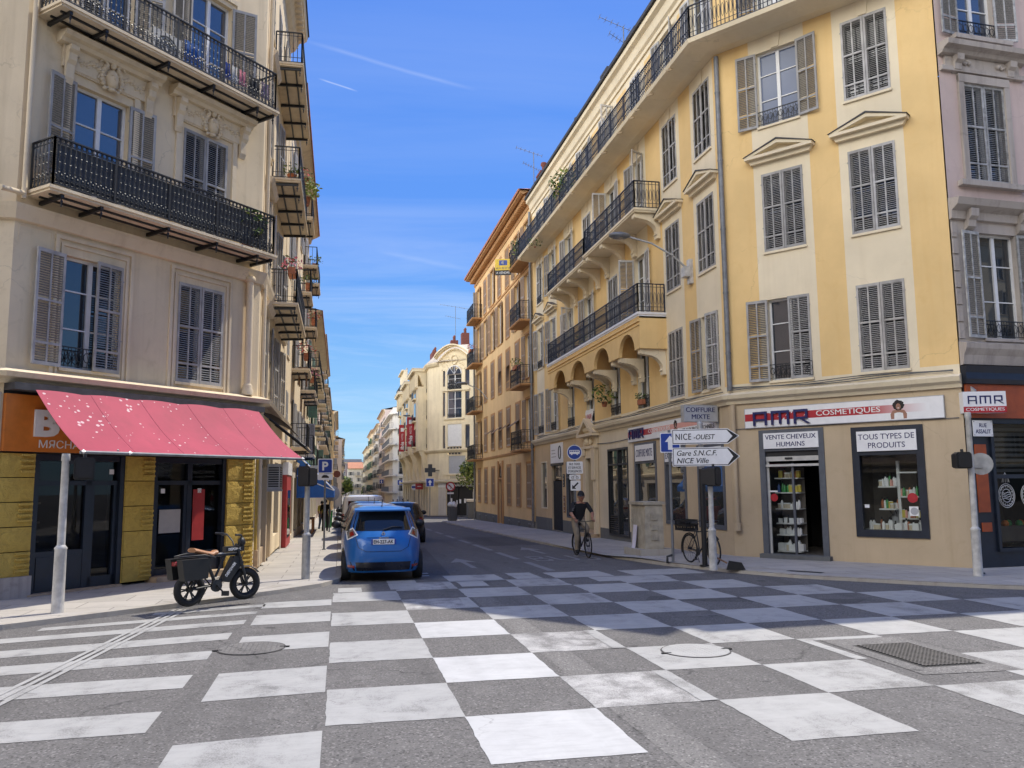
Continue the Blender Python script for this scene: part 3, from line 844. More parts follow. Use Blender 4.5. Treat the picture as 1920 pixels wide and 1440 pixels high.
# ---- leaves
def leaves(mb, c, rad, n, size, mats=(0, 0), sq=(1, 1, 1), rnd=random):
    c = Vector(c)
    for i in range(n):
        while True:
            d = Vector((rnd.uniform(-1, 1), rnd.uniform(-1, 1), rnd.uniform(-1, 1)))
            if 0.05 < d.length < 1: break
        p = c + Vector((d.x * rad * sq[0], d.y * rad * sq[1], d.z * rad * sq[2]))
        a = Vector((rnd.gauss(0, 1), rnd.gauss(0, 1), rnd.gauss(0, 0.7))).normalized()
        b = a.cross(Vector((rnd.gauss(0, 1), rnd.gauss(0, 1), rnd.gauss(0, 1)))).normalized()
        s1 = size * rnd.uniform(0.6, 1.3)
        mb.face([p - a * s1, p + b * s1 * 0.45, p + a * s1, p - b * s1 * 0.45], rnd.choice(mats))
def tree(name, label, x, y, h, crown_r, group=None, seed=1, mats=('leaf', 'leaf_light'), n=900, size=0.22, sq=(1, 1, 1.2)):
    rnd = random.Random(seed); z0 = gz(y)
    t = thing(name, label, 'tree', (x, y, z0), 0, group)
    mb = MB(); top = h - crown_r * sq[2]
    mb.tube([(x, y, z0), (x + 0.05, y, z0 + top * 0.5), (x - 0.03, y + 0.05, z0 + top), (x, y, z0 + h - crown_r * 0.7)], [0.05 * h ** 0.6, 0.04 * h ** 0.6, 0.03 * h ** 0.6, 0.012 * h ** 0.6], 8)
    cl = MB()
    for k in range(9):
        a = k * 2.4; e = rnd.uniform(-0.5, 0.8)
        c = Vector((x + crown_r * 0.6 * math.cos(a) * math.cos(e), y + crown_r * 0.6 * math.sin(a) * math.cos(e), z0 + h - crown_r * sq[2] + crown_r * sq[2] * 0.65 * math.sin(e)))
        mb.tube([(x, y, z0 + top * 0.9), (Vector((x, y, z0 + top)) + c) / 2 + Vector((0, 0, -0.1)), c], [0.02 * h ** 0.6, 0.014 * h ** 0.6, 0.005], 5)
        leaves(cl, c, crown_r * rnd.uniform(0.42, 0.6), n // 10, size, (0, 0, 1) if k % 2 else (0, 1, 1), rnd=rnd)
    leaves(cl, (x, y, z0 + h - crown_r * sq[2]), crown_r * 0.9, n // 10, size, (0, 1), sq, rnd)
    mb.build('trunk', 'bark', t); cl.build('crown', list(mats), t)
    return t
# ================================================================== GROUND
def structure(mb, name, mats, loc=(0, 0, 0)):
    return mb.build(name, mats, kind='structure', loc=loc)
mb = MB()
rows = []
for y in (-80, -20, 0, 10, 18, 30, 60, 120, 240, 420, 700):
    rows.append([(x, y, gz(y) - 0.0) for x in (-320, -60, -12, -3, 0, 4, 8, 14, 40, 320)])
mb.grid(rows, 0, False)
structure(mb, 'road', 'asphalt')

KL = [(-30, 6.6), (-14.0, 9.6), (-9, 11.2), (-4.83, 13.62), (-2.71, 15.36), (-1.25, 16.72), (-0.5, 17.55), (-0.18, 18.3), (-0.08, 19.3), (-0.06, 30), (-0.05, 60), (-0.05, 175)]
KR = [(7.45, 61.6), (7.36, 50), (7.45, 30), (7.62, 22.5), (7.95, 19.9), (8.6, 17.7), (9.5, 16.15), (11.26, 14.3), (12.0, 13.6), (13.4, 12.7), (16, 12.1), (34, 11.6)]
PV = 0.075
mb = MB()
left_in = [(-2.3, 175), (-2.3, 20.9), (-4.33 - 0.66 * 4 - 0.3, 18.29 - 0.75 * 4), (-30, 14)]
def split18(poly): return poly
mb.plan([(-30, 6.6), (-14, 9.6), (-9, 11.2), (-4.83, 13.62), (-2.71, 15.36), (-1.25, 16.72), (-0.5, 17.55), (-0.18, 18.0), (-2.3, 18.0), (-2.3, 20.9), (-4.0, 18.9), (-7.5, 15.0), (-30, 14.5)], PV, 0, gz)
ys = [18, 19.3, 24, 30, 60, 110, 175]
mb.grid([[(-2.6, y, PV + gz(y)), (-0.18 if y < 19 else -0.06, y, PV + gz(y))] for y in ys], 0, False)
structure(mb, 'left_pavement', 'pavement')
mb = MB()
mb.plan([(7.95, 19.9), (8.6, 17.7), (9.5, 16.15), (11.26, 14.3), (12.0, 13.6), (13.4, 12.7), (16, 12.1), (34, 11.6), (34, 18), (14, 16.6), (10.7, 21), (7.8, 21)], PV, 0)
mb.grid([[(7.8 if y < 22 else 7.45, y, PV + gz(y) + (0.045 if y == 21 else 0)), (10.6, y, PV + gz(y) + (0.045 if y == 21 else 0))] for y in (21, 23, 30, 50, 61.6)], 0, False)
mb.plan([(7.45, 61.6), (7.7, 62.6), (8.4, 63.4), (30, 64.5), (30, 61.6)], PV, 0, gz)
mb.plan([(12.4, 79.5), (30, 70.2), (30, 95), (12, 95), (7.3, 95), (7.3, 84)], PV, 0, gz)
mb.plan([(7.3, 95), (12, 95), (12, 121), (7.3, 121)], PV, 0, gz)
mb.plan([(7.2, 136), (14, 128), (14, 320), (7.2, 320)], PV, 0, gz)
structure(mb, 'right_pavement', 'pavement')
kp = [(-0.002, -0.02), (0.0, PV - 0.02), (0.03, PV + 0.006), (0.2, PV + 0.006), (0.2, -0.02)]
mb = MB()
sweep(mb, KL[::-1], [(-w, z) for w, z in kp][::-1], 0, zf=gz)
sweep(mb, KR, [(-w, z) for w, z in kp][::-1], 0, zf=gz)
sweep(mb, [(30, 64.7), (8.6, 63.5), (7.75, 62.8), (7.45, 61.6)], [(-w, z) for w, z in kp][::-1], 0, zf=gz)
structure(mb, 'kerb', 'kerb')

mb = MB()
mb.plan([(5.98, 7.85), (7.15, 7.80), (7.12, 9.80), (6.02, 9.84)], 0.0055, 1)
mb.plan([(3.62, 5.0), (4.3, 4.9), (5.9, 5.9), (9.5, 6.0), (9.5, 3.4), (3.5, 3.2)], 0.0018, 1)
mb.plan([(1.9, 19.2), (2.5, 19.1), (3.0, 30), (2.2, 30)], 0.0018, 0, gz); mb.plan([(-2.2, 3.4), (-0.4, 3.5), (-0.5, 5.6), (-2.3, 5.4)], 0.0018, 0)
mb.plan([(5.2, 13.9), (8.4, 12.6), (8.9, 13.0), (5.5, 14.4)], 0.0018, 0); mb.plan([(2.42, 5.5), (2.78, 5.5), (2.72, 15.5), (2.36, 15.5)], 0.0020, 1)
mb.plan([(5.2, 30), (7.3, 30), (7.3, 37), (5.3, 37)], 0.0018, 0, gz)
structure(mb, 'road_patch', ['asphalt_patch', 'asphalt_pale'])
# ---- painted markings, 4 mm and 8 mm above the road
GX = [-0.09, 1.10, 2.29, 3.48, 4.61, 5.77, 6.93, 8.09, 9.25, 10.4, 11.55, 12.7]
def gy(k): return 6.15 + 1.28 * k
rnd = random.Random(4)
mb = MB()
def quad(x0, x1, y0, y1, z=0.004, mat=0, sk=0.0):
    """marking rectangle, cut where the road starts to fall"""
    P = []
    nx, ny = max(1, int((x1 - x0) / 0.14)), max(1, int(abs(y1 - y0) / 0.14)); jx = lambda: rnd.uniform(-0.007, 0.007) - (rnd.random() < 0.07) * rnd.uniform(0, 0.02)
    P += [(x0 + (x1 - x0) * i / nx, y0 - jx()) for i in range(nx)] + [(x1 + jx(), y0 + (y1 - y0) * i / ny) for i in range(ny)]
    P += [(x1 - (x1 - x0) * i / nx, y1 + jx()) for i in range(nx)] + [(x0 - jx(), y1 - (y1 - y0) * i / ny) for i in range(ny)]
    mb.plan(P, z, mat, gz)
def kerb_y(x):                                   # road edge of the right corner
    for (xa, ya), (xb, yb) in zip(KR, KR[1:]):
        if xa <= x <= xb: return ya + (yb - ya) * (x - xa) / (xb - xa)
    return 99
for c in range(11):
    for k in range(-2, 10):
        if (c + k) % 2 == 0: continue
        if k < 0 and c not in (7, 8, 9, 10): continue
        y0, y1 = gy(k), gy(k + 1)
        x0, x1 = GX[c], GX[c + 1]
        if c == 0 and k > 8: continue
        if y0 > min(kerb_y(x0), kerb_y(x1)) - 0.9: continue
        y1 = min(y1, min(kerb_y(x0), kerb_y(x1)) - 0.35)
        m = 0
        if (c, k) in ((1, 0), (1, 2), (1, 4)): m = 1
        if (c, k) in ((2, 1), (2, 3), (2, 5)): m = 2
        if (c, k) in ((3, 0), (4, 1), (5, 0)): m = 0
        if k >= 5 and c in (0, 1, 2): m = 2 if c == 1 else 0
        if (c, k) == (5, 2):                       # cut away round the drain grate: only an L remains
            quad(x0 - 0.0, x0 + 0.15, y0, y1); quad(x0 + 0.15, x1, y1 - 0.16, y1); continue
        if m == 2:
            quad(x0, x1, y0, y1, 0.004, 2); quad(x1 - 0.17, x1, y0, y1, 0.008, 0); continue
        quad(x0, x1, y0, y1, 0.004, m)
# newer strips overlapping the cells of the far rows
for x0, x1, y0, y1 in ((2.42, 2.98, 16.7, 18.75), (3.75, 4.33, 16.7, 19.1), (1.0, 1.6, 16.6, 18.2), (5.3, 5.95, 16.8, 19.0), (6.4, 7.0, 17.0, 18.9)):
    quad(x0, x1, y0, y1, 0.006, 0)
quad(1.75, 7.2, 17.55, 17.68, 0.009, 3)             # thin line across the lane
quad(0.0, 0.45, 16.45, 17.15, 0.004, 0)
quad(1.72, 2.02, 19.0, 19.22, 0.004, 0); quad(1.72, 2.05, 19.6, 19.85, 0.004, 0)
# left crossing: short column then long bars
for k, (xr, xl) in enumerate([(-0.09, -1.235)] * 7):
    y0 = gy(0.38 + 2 * 0.5) if False else None
for (yb, yt) in ((4.2, 5.0), (5.95, 7.28), (8.58, 9.84), (10.95, 12.1), (13.0, 14.02), (14.72, 15.5)):
    y1 = yt if yb > 6 else yb + 1.2
    if yb < 5: continue
    mb.face([(-1.25, yb - 0.06, 0.004), (-0.11, yb + 0.05, 0.004), (-0.11, yt + 0.02, 0.004), (-1.25, yt - 0.11, 0.004)], 0)
for xr, y0, y1, xl in ((-1.54, 7.58, 8.25, -9), (-1.52, 9.14, 9.74, -9), (-1.5, 10.56, 11.1, -8), (-1.43, 11.86, 12.38, -7), (-1.36, 13.10, 13.5, -4.5), (-1.28, 14.1, 14.4, -4.2), (-1.22, 14.9, 15.2, -2.9)):
    sl = 0.045 if y0 < 11 else 0.20 if y0 > 14 else 0.12
    if y0 > 13: sl = 0.30
    sl = {7.58: 0.03, 9.14: 0.06, 10.56: 0.165, 11.86: 0.24, 13.10: 0.27, 14.1: 0.30, 14.9: 0.32}[y0]
    dx = xr - xl
    mb.face([(xl, y0 - sl * dx, 0.004), (xr, y0, 0.004), (xr, y1, 0.004), (xl, y1 - sl * dx, 0.004)], 0)
# twin tactile lines running to the kerb
for o in (0.0, 0.10, 0.20):
    mb.face([(-3.45 + o, 7.6, 0.009), (-3.39 + o, 7.6, 0.009), (-2.62 + o, 14.9, 0.009), (-2.68 + o, 14.9, 0.009)], 0)
# lane arrows, dashes, BUS
def arrow(x, y, s=1.0, sk=0.14):
    pts = [(-0.07, -1.7), (0.07, -1.7), (0.07, 0.35), (0.36, 0.2), (0.0, 1.75), (-0.36, 0.2), (-0.07, 0.35)]
    P = [(x + px * s + 0.0, y + py * s) for px, py in pts]
    mb.plan(P, 0.004, 3, gz)
arrow(3.33, 22.5); arrow(6.25, 27.0)
for y0, y1 in ((19.4, 22.2), (23.3, 26.4), (27.5, 31.2), (32.1, 35.0), (36.5, 39.5), (41, 44), (46, 49), (51, 54)):
    quad(4.86, 5.06, y0, y1, 0.004, 3)
structure(mb, 'road_marking', ['paint', 'paint_fresh', 'paint_worn', 'paint_dim'])
o = text('BUS', Fr((0, 0), (1, 0)), 0, 0, 1.9, 2.0, 'paint_dim', None, name='bus_lane_marking')
o['kind'] = 'structure'
o.rotation_euler = (R(-90) + math.atan(-0.015), 0, 0); o.location = (6.25, 23.2, gz(23.2) + 0.006)
# pale guidance strips on the pavements
mb = MB()
for p in ([(-2.95, 15.45), (-2.6, 15.2), (-1.45, 16.15), (-1.68, 16.5)], [(-1.5, 16.75), (-1.2, 16.95), (-0.9, 17.4), (-1.2, 17.6)]): mb.plan(p, PV + 0.004)
mb.plan([(8.95, 18.0), (9.15, 18.12), (11.6, 14.95), (11.4, 14.8)], PV + 0.004)
structure(mb, 'tactile_strip', 'kerb')

# ================================================================== LEFT CORNER BUILDING
FL = Fr((-4.33, 18.29), (0.66083, 0.75054))
CL = FL.xy(3.5)
FS = Fr(CL, (0.0, 1.0))                                   # its wall along the street
FT = Fr((FL.xy(-2.5)[0] - 9.0, FL.xy(-2.5)[1]), (1.0, 0.0))
LB = thing('corner_building', 'cream corner building with butcher shop, grey shutters and two ornate iron balconies', 'building', (FL.xy(0.5)[0], FL.xy(0.5)[1], 0))
TOPL = 18.7
mb = MB()
f1 = [(-1.50, -0.26, 4.33, 6.56), (1.135, 2.385, 4.34, 6.58)]
f2 = [(-1.48, -0.28, 7.62, 10.1), (1.11, 2.35, 7.62, 10.17)]
f3 = [(-1.48, -0.28, 11.24, 13.7), (1.18, 2.36, 11.24, 13.7)]
f4 = [(-1.48, -0.28, 14.9, 17.0), (1.18, 2.36, 14.9, 17.0)]
wall(mb, FL, -2.5, 3.5, 3.86, TOPL, f1 + f2 + f3 + f4)
sh = [(u, u + 1.1) for u in (0.95, 3.6, 6.2)]
so_ = [(a, b, z0, z1) for a, b in sh for z0, z1 in ((4.34, 6.5), (7.4, 9.8), (10.95, 13.3), (14.45, 16.6))]
wall(mb, FS, 0, 9.1, 3.86, TOPL, so_)
wall(mb, FT, 0, 9.0, 3.86, TOPL)
wall(mb, FS, 0, 9.1, 0, 3.86, [(0.55, 1.6, 0.1, 2.9), (2.2, 3.2, 0.55, 2.9), (4.4, 5.4, 0.05, 2.9), (6.2, 8.2, 0.5, 2.8)])
wall(mb, FT, 0, 9.0, 0, 3.86)
# back and roof slab so that light does not leak through
pl = [FT.xy(0), FT.xy(9.0), CL, FS.xy(9.1), (FS.xy(9.1)[0] - 11, FS.xy(9.1)[1] + 2), (FT.xy(0)[0], FS.xy(9.1)[1] + 2)]
mb.plan(pl, TOPL + 0.02)
for a, b in ((pl[3], pl[4]), (pl[4], pl[5]), (pl[5], pl[0])):
    mb.face([(*a, 0), (*b, 0), (*b, TOPL), (*a, TOPL)])
mb.build('wall', ['cream_left'], LB)
path = [FT.xy(0), FT.xy(9.0), CL, FS.xy(9.1)]
mb = MB(); sweep(mb, path, [(0.004, 3.93), (0.10, 3.93), (0.16, 4.0), (0.30, 4.03), (0.34, 4.12), (0.10, 4.2), (0.004, 4.2)])
mb.build('cornice', 'cream_trim', LB); mb = MB()
sweep(mb, path, [(0.004, 6.98), (0.08, 7.0), (0.16, 7.2), (0.18, 7.28), (0.004, 7.28)])
mb.build('cornice', 'cream_trim', LB); mb = MB()
sweep(mb, path, [(0.004, 18.0), (0.15, 18.1), (0.3, 18.4), (0.55, 18.5), (0.6, 18.66), (0.004, 18.66)])
mb.build('cornice', 'cream_trim', LB)
mb = MB()
for i in range(26):
    u = 0.2 + i * 0.34
    mb.box(FS, u, u + 0.15, 0.02, 0.5, 18.3, 18.47)
mb.build('eaves_bracket_row', 'cream_trim', LB)
mb = MB(); mb.plan([FT.xy(0, 0.6), FT.xy(9.0, 0.6), (CL[0] + .65, CL[1] - .3), (FS.xy(9.1, .65)), pl[4], pl[5]], 18.7)
mb.build('roof', 'roof_dark', LB)
# raised panel mouldings round the first floor windows
mb = MB()
def panel(F, u0, u1, z0, z1, t=0.05, d=0.03):
    mb.box(F, u0, u0 + t, 0.003, d, z0, z1); mb.box(F, u1 - t, u1, 0.003, d, z0, z1); mb.box(F, u0 + t, u1 - t, 0.003, d, z1 - t, z1)
for a, b in ((-1.72, -0.02), (0.9, 2.62)):
    panel(FL, a, b, 4.2, 6.92, 0.07, 0.045); panel(FL, a + 0.12, b - 0.12, 4.2, 6.78, 0.05, 0.03)
for a, b in ((-1.72, -0.06), (0.88, 2.62)):
    panel(FL, a, b, 7.62, 10.42, 0.13, 0.05)
panel(FL, -2.42, -1.78, 6.62, 6.95, 0.02, 0.012)
for a, b in ((0.96, 2.6), (-1.7, -0.06)): panel(FL, a, b, 11.1, 13.95, 0.12, 0.05)
mb.build('moulding', 'cream_trim', LB)
# pediment hoods with consoles and carved heads over the second floor windows
for k, (a, b) in enumerate(((-1.93, 0.36), (0.66, 2.98))):
    mb = MB(); c = (a + b) / 2
    mb.prism(Fr(FL.xy(c), FL.n), [(0.003, 10.76), (0.16, 10.78), (0.20, 10.85), (0.30, 10.88), (0.34, 10.97), (0.003, 11.0)], -(b - a) / 2, (b - a) / 2)
    mb.box(FL, a + 0.12, b - 0.12, 0.003, 0.07, 10.32, 10.77)
    hood = mb.build('window_hood', 'cream_trim', LB)
    for s in (a + 0.24, b - 0.24):
        m2 = MB()
        m2.prism(Fr(FL.xy(s), FL.n), [(0.05, 10.74), (0.26, 10.74), (0.27, 10.64), (0.20, 10.58), (0.19, 10.45), (0.13, 10.38), (0.12, 10.1), (0.07, 9.98), (0.05, 9.98)], -0.085, 0.085)
        m2.tube([FL.P(s - 0.1, 0.2, 10.66), FL.P(s + 0.1, 0.2, 10.66)], 0.055, 8)
        m2.build('console', 'cream_trim', hood)
    m2 = MB()
    m2.ball(FL.P(c, 0.10, 10.46), 0.16, 0, 12, 8, (0.85, 0.75, 1.25))                        # face
    m2.ball(FL.P(c, 0.22, 10.45), 0.030, 0, 6, 4, (1, 1.2, 1.7))                             # nose
    for s in (-1, 1):
        m2.ball(FL.P(c + s * 0.055, 0.20, 10.51), 0.03, 0, 6, 4, (1.3, 0.7, 0.6))
        for q in range(7):                                                                   # curls of hair
            t = q / 6
            m2.ball(FL.P(c + s * (0.14 + 0.09 * math.sin(t * 3)), 0.10, 10.68 - 0.46 * t), 0.062 - 0.02 * t, 0, 7, 5)
        for q in range(9):                                                                   # leafy garland
            t = q / 8
            u = c + s * (0.30 + 0.50 * t); z = 10.56 + 0.05 * math.sin(t * 7)
            m2.ball(FL.P(u, 0.075, z), 0.055 - 0.03 * t, 0, 6, 4, (1.5, 0.7, 0.8))
            m2.ball(FL.P(u + 0.02, 0.075, z + (0.05 if q % 2 else -0.05)), 0.034, 0, 6, 4, (1.3, 0.6, 0.8))
        m2.tube([FL.P(c + s * (0.10 + 0.20 * t), 0.12, 10.70 + 0.10 * math.sin(t * 3.1)) for t in [q / 7 for q in range(8)]], [0.035 - 0.003 * q for q in range(8)], 6)
        m2.tube([FL.P(c + s * (0.16 + 0.14 * math.cos(t)), 0.09, 10.36 + 0.13 * math.sin(t)) for t in [q * 0.6 for q in range(9)]], 0.022, 5)
    m2.ball(FL.P(c, 0.13, 10.74), 0.07, 0, 8, 5, (1, .8, 1.1)); m2.ball(FL.P(c, 0.09, 10.24), 0.07, 0, 8, 5, (1.2, .8, .7))
    m2.build('carved_head', 'cream_trim', hood)
# windows of the corner front
SH = 'shutter_grey'
window(LB, FL, -0.88, 4.33, 1.24, 2.23, 172, 6, SH, guard=True, trim='cream_trim')
window(LB, FL, 1.76, 4.34, 1.25, 2.24, 0, 0, SH, style='plain', trim='cream_trim')
window(LB, FL, -0.88, 7.62, 1.20, 2.48, 170, 174, SH, glass='glass_sky', trim='cream_trim')
window(LB, FL, 1.73, 7.62, 1.24, 2.55, 0, 0, SH, style='plain', trim='cream_trim')
window(LB, FL, -0.88, 11.24, 1.20, 2.46, 0, 150, SH, trim='cream_trim')
window(LB, FL, 1.77, 11.24, 1.18, 2.46, 172, 150, SH, trim='cream_trim', glass='glass_sky')
for z in (14.9,): 
    for u in (-0.88, 1.77): window(LB, FL, u, z, 1.2, 2.1, 0, 0, SH, style='plain', trim='cream_trim')
# balconies
BK = (-2.05, -1.25, 0.28, 1.55, 2.75, 3.18)
b1 = balcony(LB, FL, -2.32, 3.27, 7.58, 0.78, 0.1, 0.95, 'ornate', brackets=BK)
b2 = balcony(LB, FL, -2.32, 3.20, 11.2, 0.80, 0.1, 0.95, 'ornate', brackets=(-2.1, -1.35, 0.1, 1.3, 2.6, 3.1))
# dark screen behind the lower railing
mb = MB(); mb.box(FL, -2.18, 3.05, 0.66, 0.672, 7.66, 8.44)
mb.build('screen', 'iron_grey', b1)
# side balconies on the street wall
for z in (7.12, 10.72, 14.2):
    balcony(LB, FS, 2.5, 7.7, z, 0.8, 0.1, 0.95, 'simple', brackets=(2.6, 3.6, 5.0, 6.3, 7.6), sp=0.12)
for i, (a, b) in enumerate(sh):
    for z, h, j in ((4.34, 2.16, 0), (7.4, 2.4, 1), (10.95, 2.35, 2), (14.45, 2.15, 3)):
        o_ = [(0, 0), (172, 172), (172, 168), (0, 170)][(i + j) % 4] if i else (0, 0)
        window(LB, FS, (a + b) / 2, z, 1.1, h, o_[0], o_[1], SH, trim='cream_trim')
for z in (13.4, 9.9, 6.6):                                                                   # moulded heads over the first side window
    mb = MB(); mb.prism(Fr(FS.xy(1.5), FS.n), [(0.003, z), (0.14, z + 0.02), (0.22, z + 0.16), (0.003, z + 0.2)], -0.85, 0.85)
    mb.box(FS, 0.72, 0.92, 0.003, 0.07, z - 2.3, z); mb.box(FS, 2.08, 2.28, 0.003, 0.07, z - 2.3, z)
    mb.build('window_hood', 'cream_trim', LB)
mb = MB()
pp = [FL.P(3.08, 0.12, 7.0), FL.P(3.08, 0.12, 4.42)]
mb.tube(pp, 0.085, 12); mb.lathe(FL.P(3.08, 0.12, 6.95), [(0.085, 0), (0.125, 0.03), (0.125, 0.1), (0.10, 0.15)], 12)
mb.lathe(FL.P(3.08, 0.12, 4.2), [(0.14, 0), (0.14, 0.12), (0.11, 0.17), (0.12, 0.22), (0.085, 0.27)], 12)
mb.build('drainpipe', 'cream_trim', LB)
mb = MB(); mb.tube([FL.P(-2.42, 0.1, 18), FL.P(-2.42, 0.1, 7.4)], 0.05, 8); mb.tube([FL.P(-2.42, 0.1, 7.5), FL.P(-2.9, 0.2, 7.45)], 0.05, 8)
mb.build('drainpipe', 'cream_trim', LB)
mb = MB(); mb.tube([FS.P(0.45, 0.08, 18), FS.P(0.45, 0.08, 0.1)], 0.055, 8); mb.build('drainpipe', 'cream_trim', LB)

# ---- shop front of the corner building
mb = MB()
def rustic_pillar(u0, u1, z0, z1, F=FL, n=5):
    h = (z1 - z0) / n
    for i in range(n):
        a = z0 + i * h
        mb.box(F, u0, u1, 0.0, 0.03, a, a + h - 0.012)
        # pillow face
        g = 5
        rows = []
        for q in range(g + 1):
            row = []
            for s in range(g + 1):
                x, y = s / g, q / g
                d = 0.035 + 0.022 * (1 - (2 * x - 1) ** 4) * (1 - (2 * y - 1) ** 4) + random.uniform(0, 0.014)
                row.append(F.P(u0 + 0.01 + x * (u1 - u0 - 0.02), d, a + 0.004 + y * (h - 0.02)))
            rows.append(row)
        mb.grid(rows, 0, True)
        if u1 - u0 > 0.6 and i % 2 == 0 or u0 > 2:
            for q in range(4): mb.box(F, u0 + (u1 - u0) * 0.55, u1 - 0.04, 0.05, 0.105, a + 0.08 + q * 0.1, a + 0.12 + q * 0.1)
for a in ((-2.5, -1.86, 0.45, 2.68), (0.02, 0.70, 0.12, 2.68), (2.64, 3.46, 0.12, 2.68), (8.2, 8.95, 0.12, 2.68, FT)):
    mb = MB(); rustic_pillar(*a); mb.build('stone_pillar', 'yellow_stone', LB)
mb = MB(); mb.box(FL, -2.5, -1.84, 0.0, 0.09, 0, 0.45); mb.box(FT, 8.0, 9.0, 0, 0.09, 0, 0.45)
mb.build('plinth', 'stone_grey', LB)
mb = MB()   # wall behind the front, dark soffit band above the sign
mb.box(FL, -2.5, 3.46, -0.02, -0.0, 2.68, 3.86); mb.build('lintel', 'dark_metal', LB)
mb = MB()
mb.box(FL, -2.5, 3.44, 0.003, 0.35, 3.80, 3.93); mb.build('awning_box', 'roof_dark', LB)
def shopfront(u0, u1, cuts, zd, name, doors=()):
    """dark navy joinery with glass; cuts are mullion positions"""
    mb = MB(); d0, d1 = -0.16, -0.06
    mb.box(FL, u0, u0 + 0.1, d0, d1 + 0.06, 0.02, 2.67); mb.box(FL, u1 - 0.1, u1, d0, d1 + 0.06, 0.02, 2.67)
    mb.box(FL, u0 + 0.1, u1 - 0.1, d0, d1 + 0.03, 2.55, 2.67); mb.box(FL, u0 + 0.1, u1 - 0.1, d0, d1, 2.08, 2.17)
    for c in cuts: mb.box(FL, c - 0.06, c + 0.06, d0, d1, 0.02, 2.55)
    for a, b in zip([u0 + 0.1, *[c + 0.06 for c in cuts]], [*[c - 0.06 for c in cuts], u1 - 0.1]):
        if (a, b) and not any(a < q < b for q in doors): mb.box(FL, a, b, d0, d1 - 0.01, 0.02, zd); mb.box(FL, a + .06, b - .06, d1 - 0.01, d1 + 0.005, 0.14, zd - 0.1)
        else: mb.box(FL, a, a + 0.08, d0, d1 - 0.01, 0.02, 2.08); mb.box(FL, b - 0.08, b, d0, d1 - 0.01, 0.02, 2.08); mb.box(FL, a, b, d0, d1 - 0.01, 0.02, 0.3)
    o = mb.build(name, 'navy_frame', LB)
    g = MB(); g.face([FL.P(u0 + 0.1, -0.125, 0.1), FL.P(u1 - 0.1, -0.125, 0.1), FL.P(u1 - 0.1, -0.125, 2.56), FL.P(u0 + 0.1, -0.125, 2.56)])
    g.build('pane', 'shop_glass', o)
    return o
s1 = shopfront(-1.85, 0.02, (-0.72,), 0.85, 'shopfront', (-0.4,))
s2 = shopfront(0.70, 2.64, (1.68,), 0.62, 'shopfront', (1.2,))
mb = MB(); mb.box(FL, 0.96, 1.5, -0.12, -0.11, 1.05, 1.55); mb.build('poster', 'text_grey', s2)
mb = MB(); mb.box(FL, 1.82, 2.14, -0.12, -0.112, 0.85, 1.98); mb.build('red_poster', 'red_panel', s2)
for u, z in ((0.98, 1.9), (1.94, 1.9), (-0.25, 2.3)): mb = MB(); mb.box(FL, u, u + 0.1, -0.12, -0.112, z, z + 0.1); mb.build('sticker', 'sign_white', s2 if u > 0 else s1)
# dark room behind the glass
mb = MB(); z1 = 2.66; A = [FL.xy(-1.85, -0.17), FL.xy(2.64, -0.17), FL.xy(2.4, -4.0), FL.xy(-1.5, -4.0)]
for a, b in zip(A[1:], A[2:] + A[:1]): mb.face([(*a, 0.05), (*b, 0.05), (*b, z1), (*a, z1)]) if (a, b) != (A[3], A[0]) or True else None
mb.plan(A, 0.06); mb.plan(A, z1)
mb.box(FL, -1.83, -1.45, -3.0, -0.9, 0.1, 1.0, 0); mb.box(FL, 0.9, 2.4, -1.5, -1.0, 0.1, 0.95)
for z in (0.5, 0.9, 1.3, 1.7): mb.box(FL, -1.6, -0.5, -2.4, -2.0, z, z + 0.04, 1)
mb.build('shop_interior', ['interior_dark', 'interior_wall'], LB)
mb = MB(); mb.box(FL, 0.66, 2.7, -0.1, 0.28, 0.0, 0.10 + PV); mb.box(FL, -1.9, 0.0, -0.1, 0.10, 0.0, 0.03 + PV); mb.box(FL, 2.7, 3.5, 0, 0.16, 0, 0.06 + PV)
mb.build('doorstep', 'step_stone', LB)
# side wall ground floor joinery
mb = MB()
for a, b, c, d in ((0.55, 1.6, 0.1, 2.9), (2.2, 3.2, 0.55, 2.9), (4.4, 5.4, 0.05, 2.9), (6.2, 8.2, 0.5, 2.8)):
    mb.face([FS.P(a, -0.15, c), FS.P(b, -0.15, c), FS.P(b, -0.15, d), FS.P(a, -0.15, d)])
mb.build('side_shop_window', 'glass', LB)
mb = MB(); mb.box(FS, 0.25, 0.5, 0.003, 0.06, 0.5, 2.7, 0); mb.box(FS, 0.2, 2.1, 0.003, 0.10, 0.1, 0.5, 1)
mb.box(FS, 1.6, 1.85, 0.003, 0.16, 0.1, 2.5, 2); mb.box(FS, 3.3, 3.6, 0.003, 0.14, 0.1, 2.6, 2); mb.box(FS, 3.6, 4.3, 0.003, 0.10, 0.1, 1.0, 2)
mb.build('pilaster', ['yellow_stone', 'step_stone', 'tan'], LB)

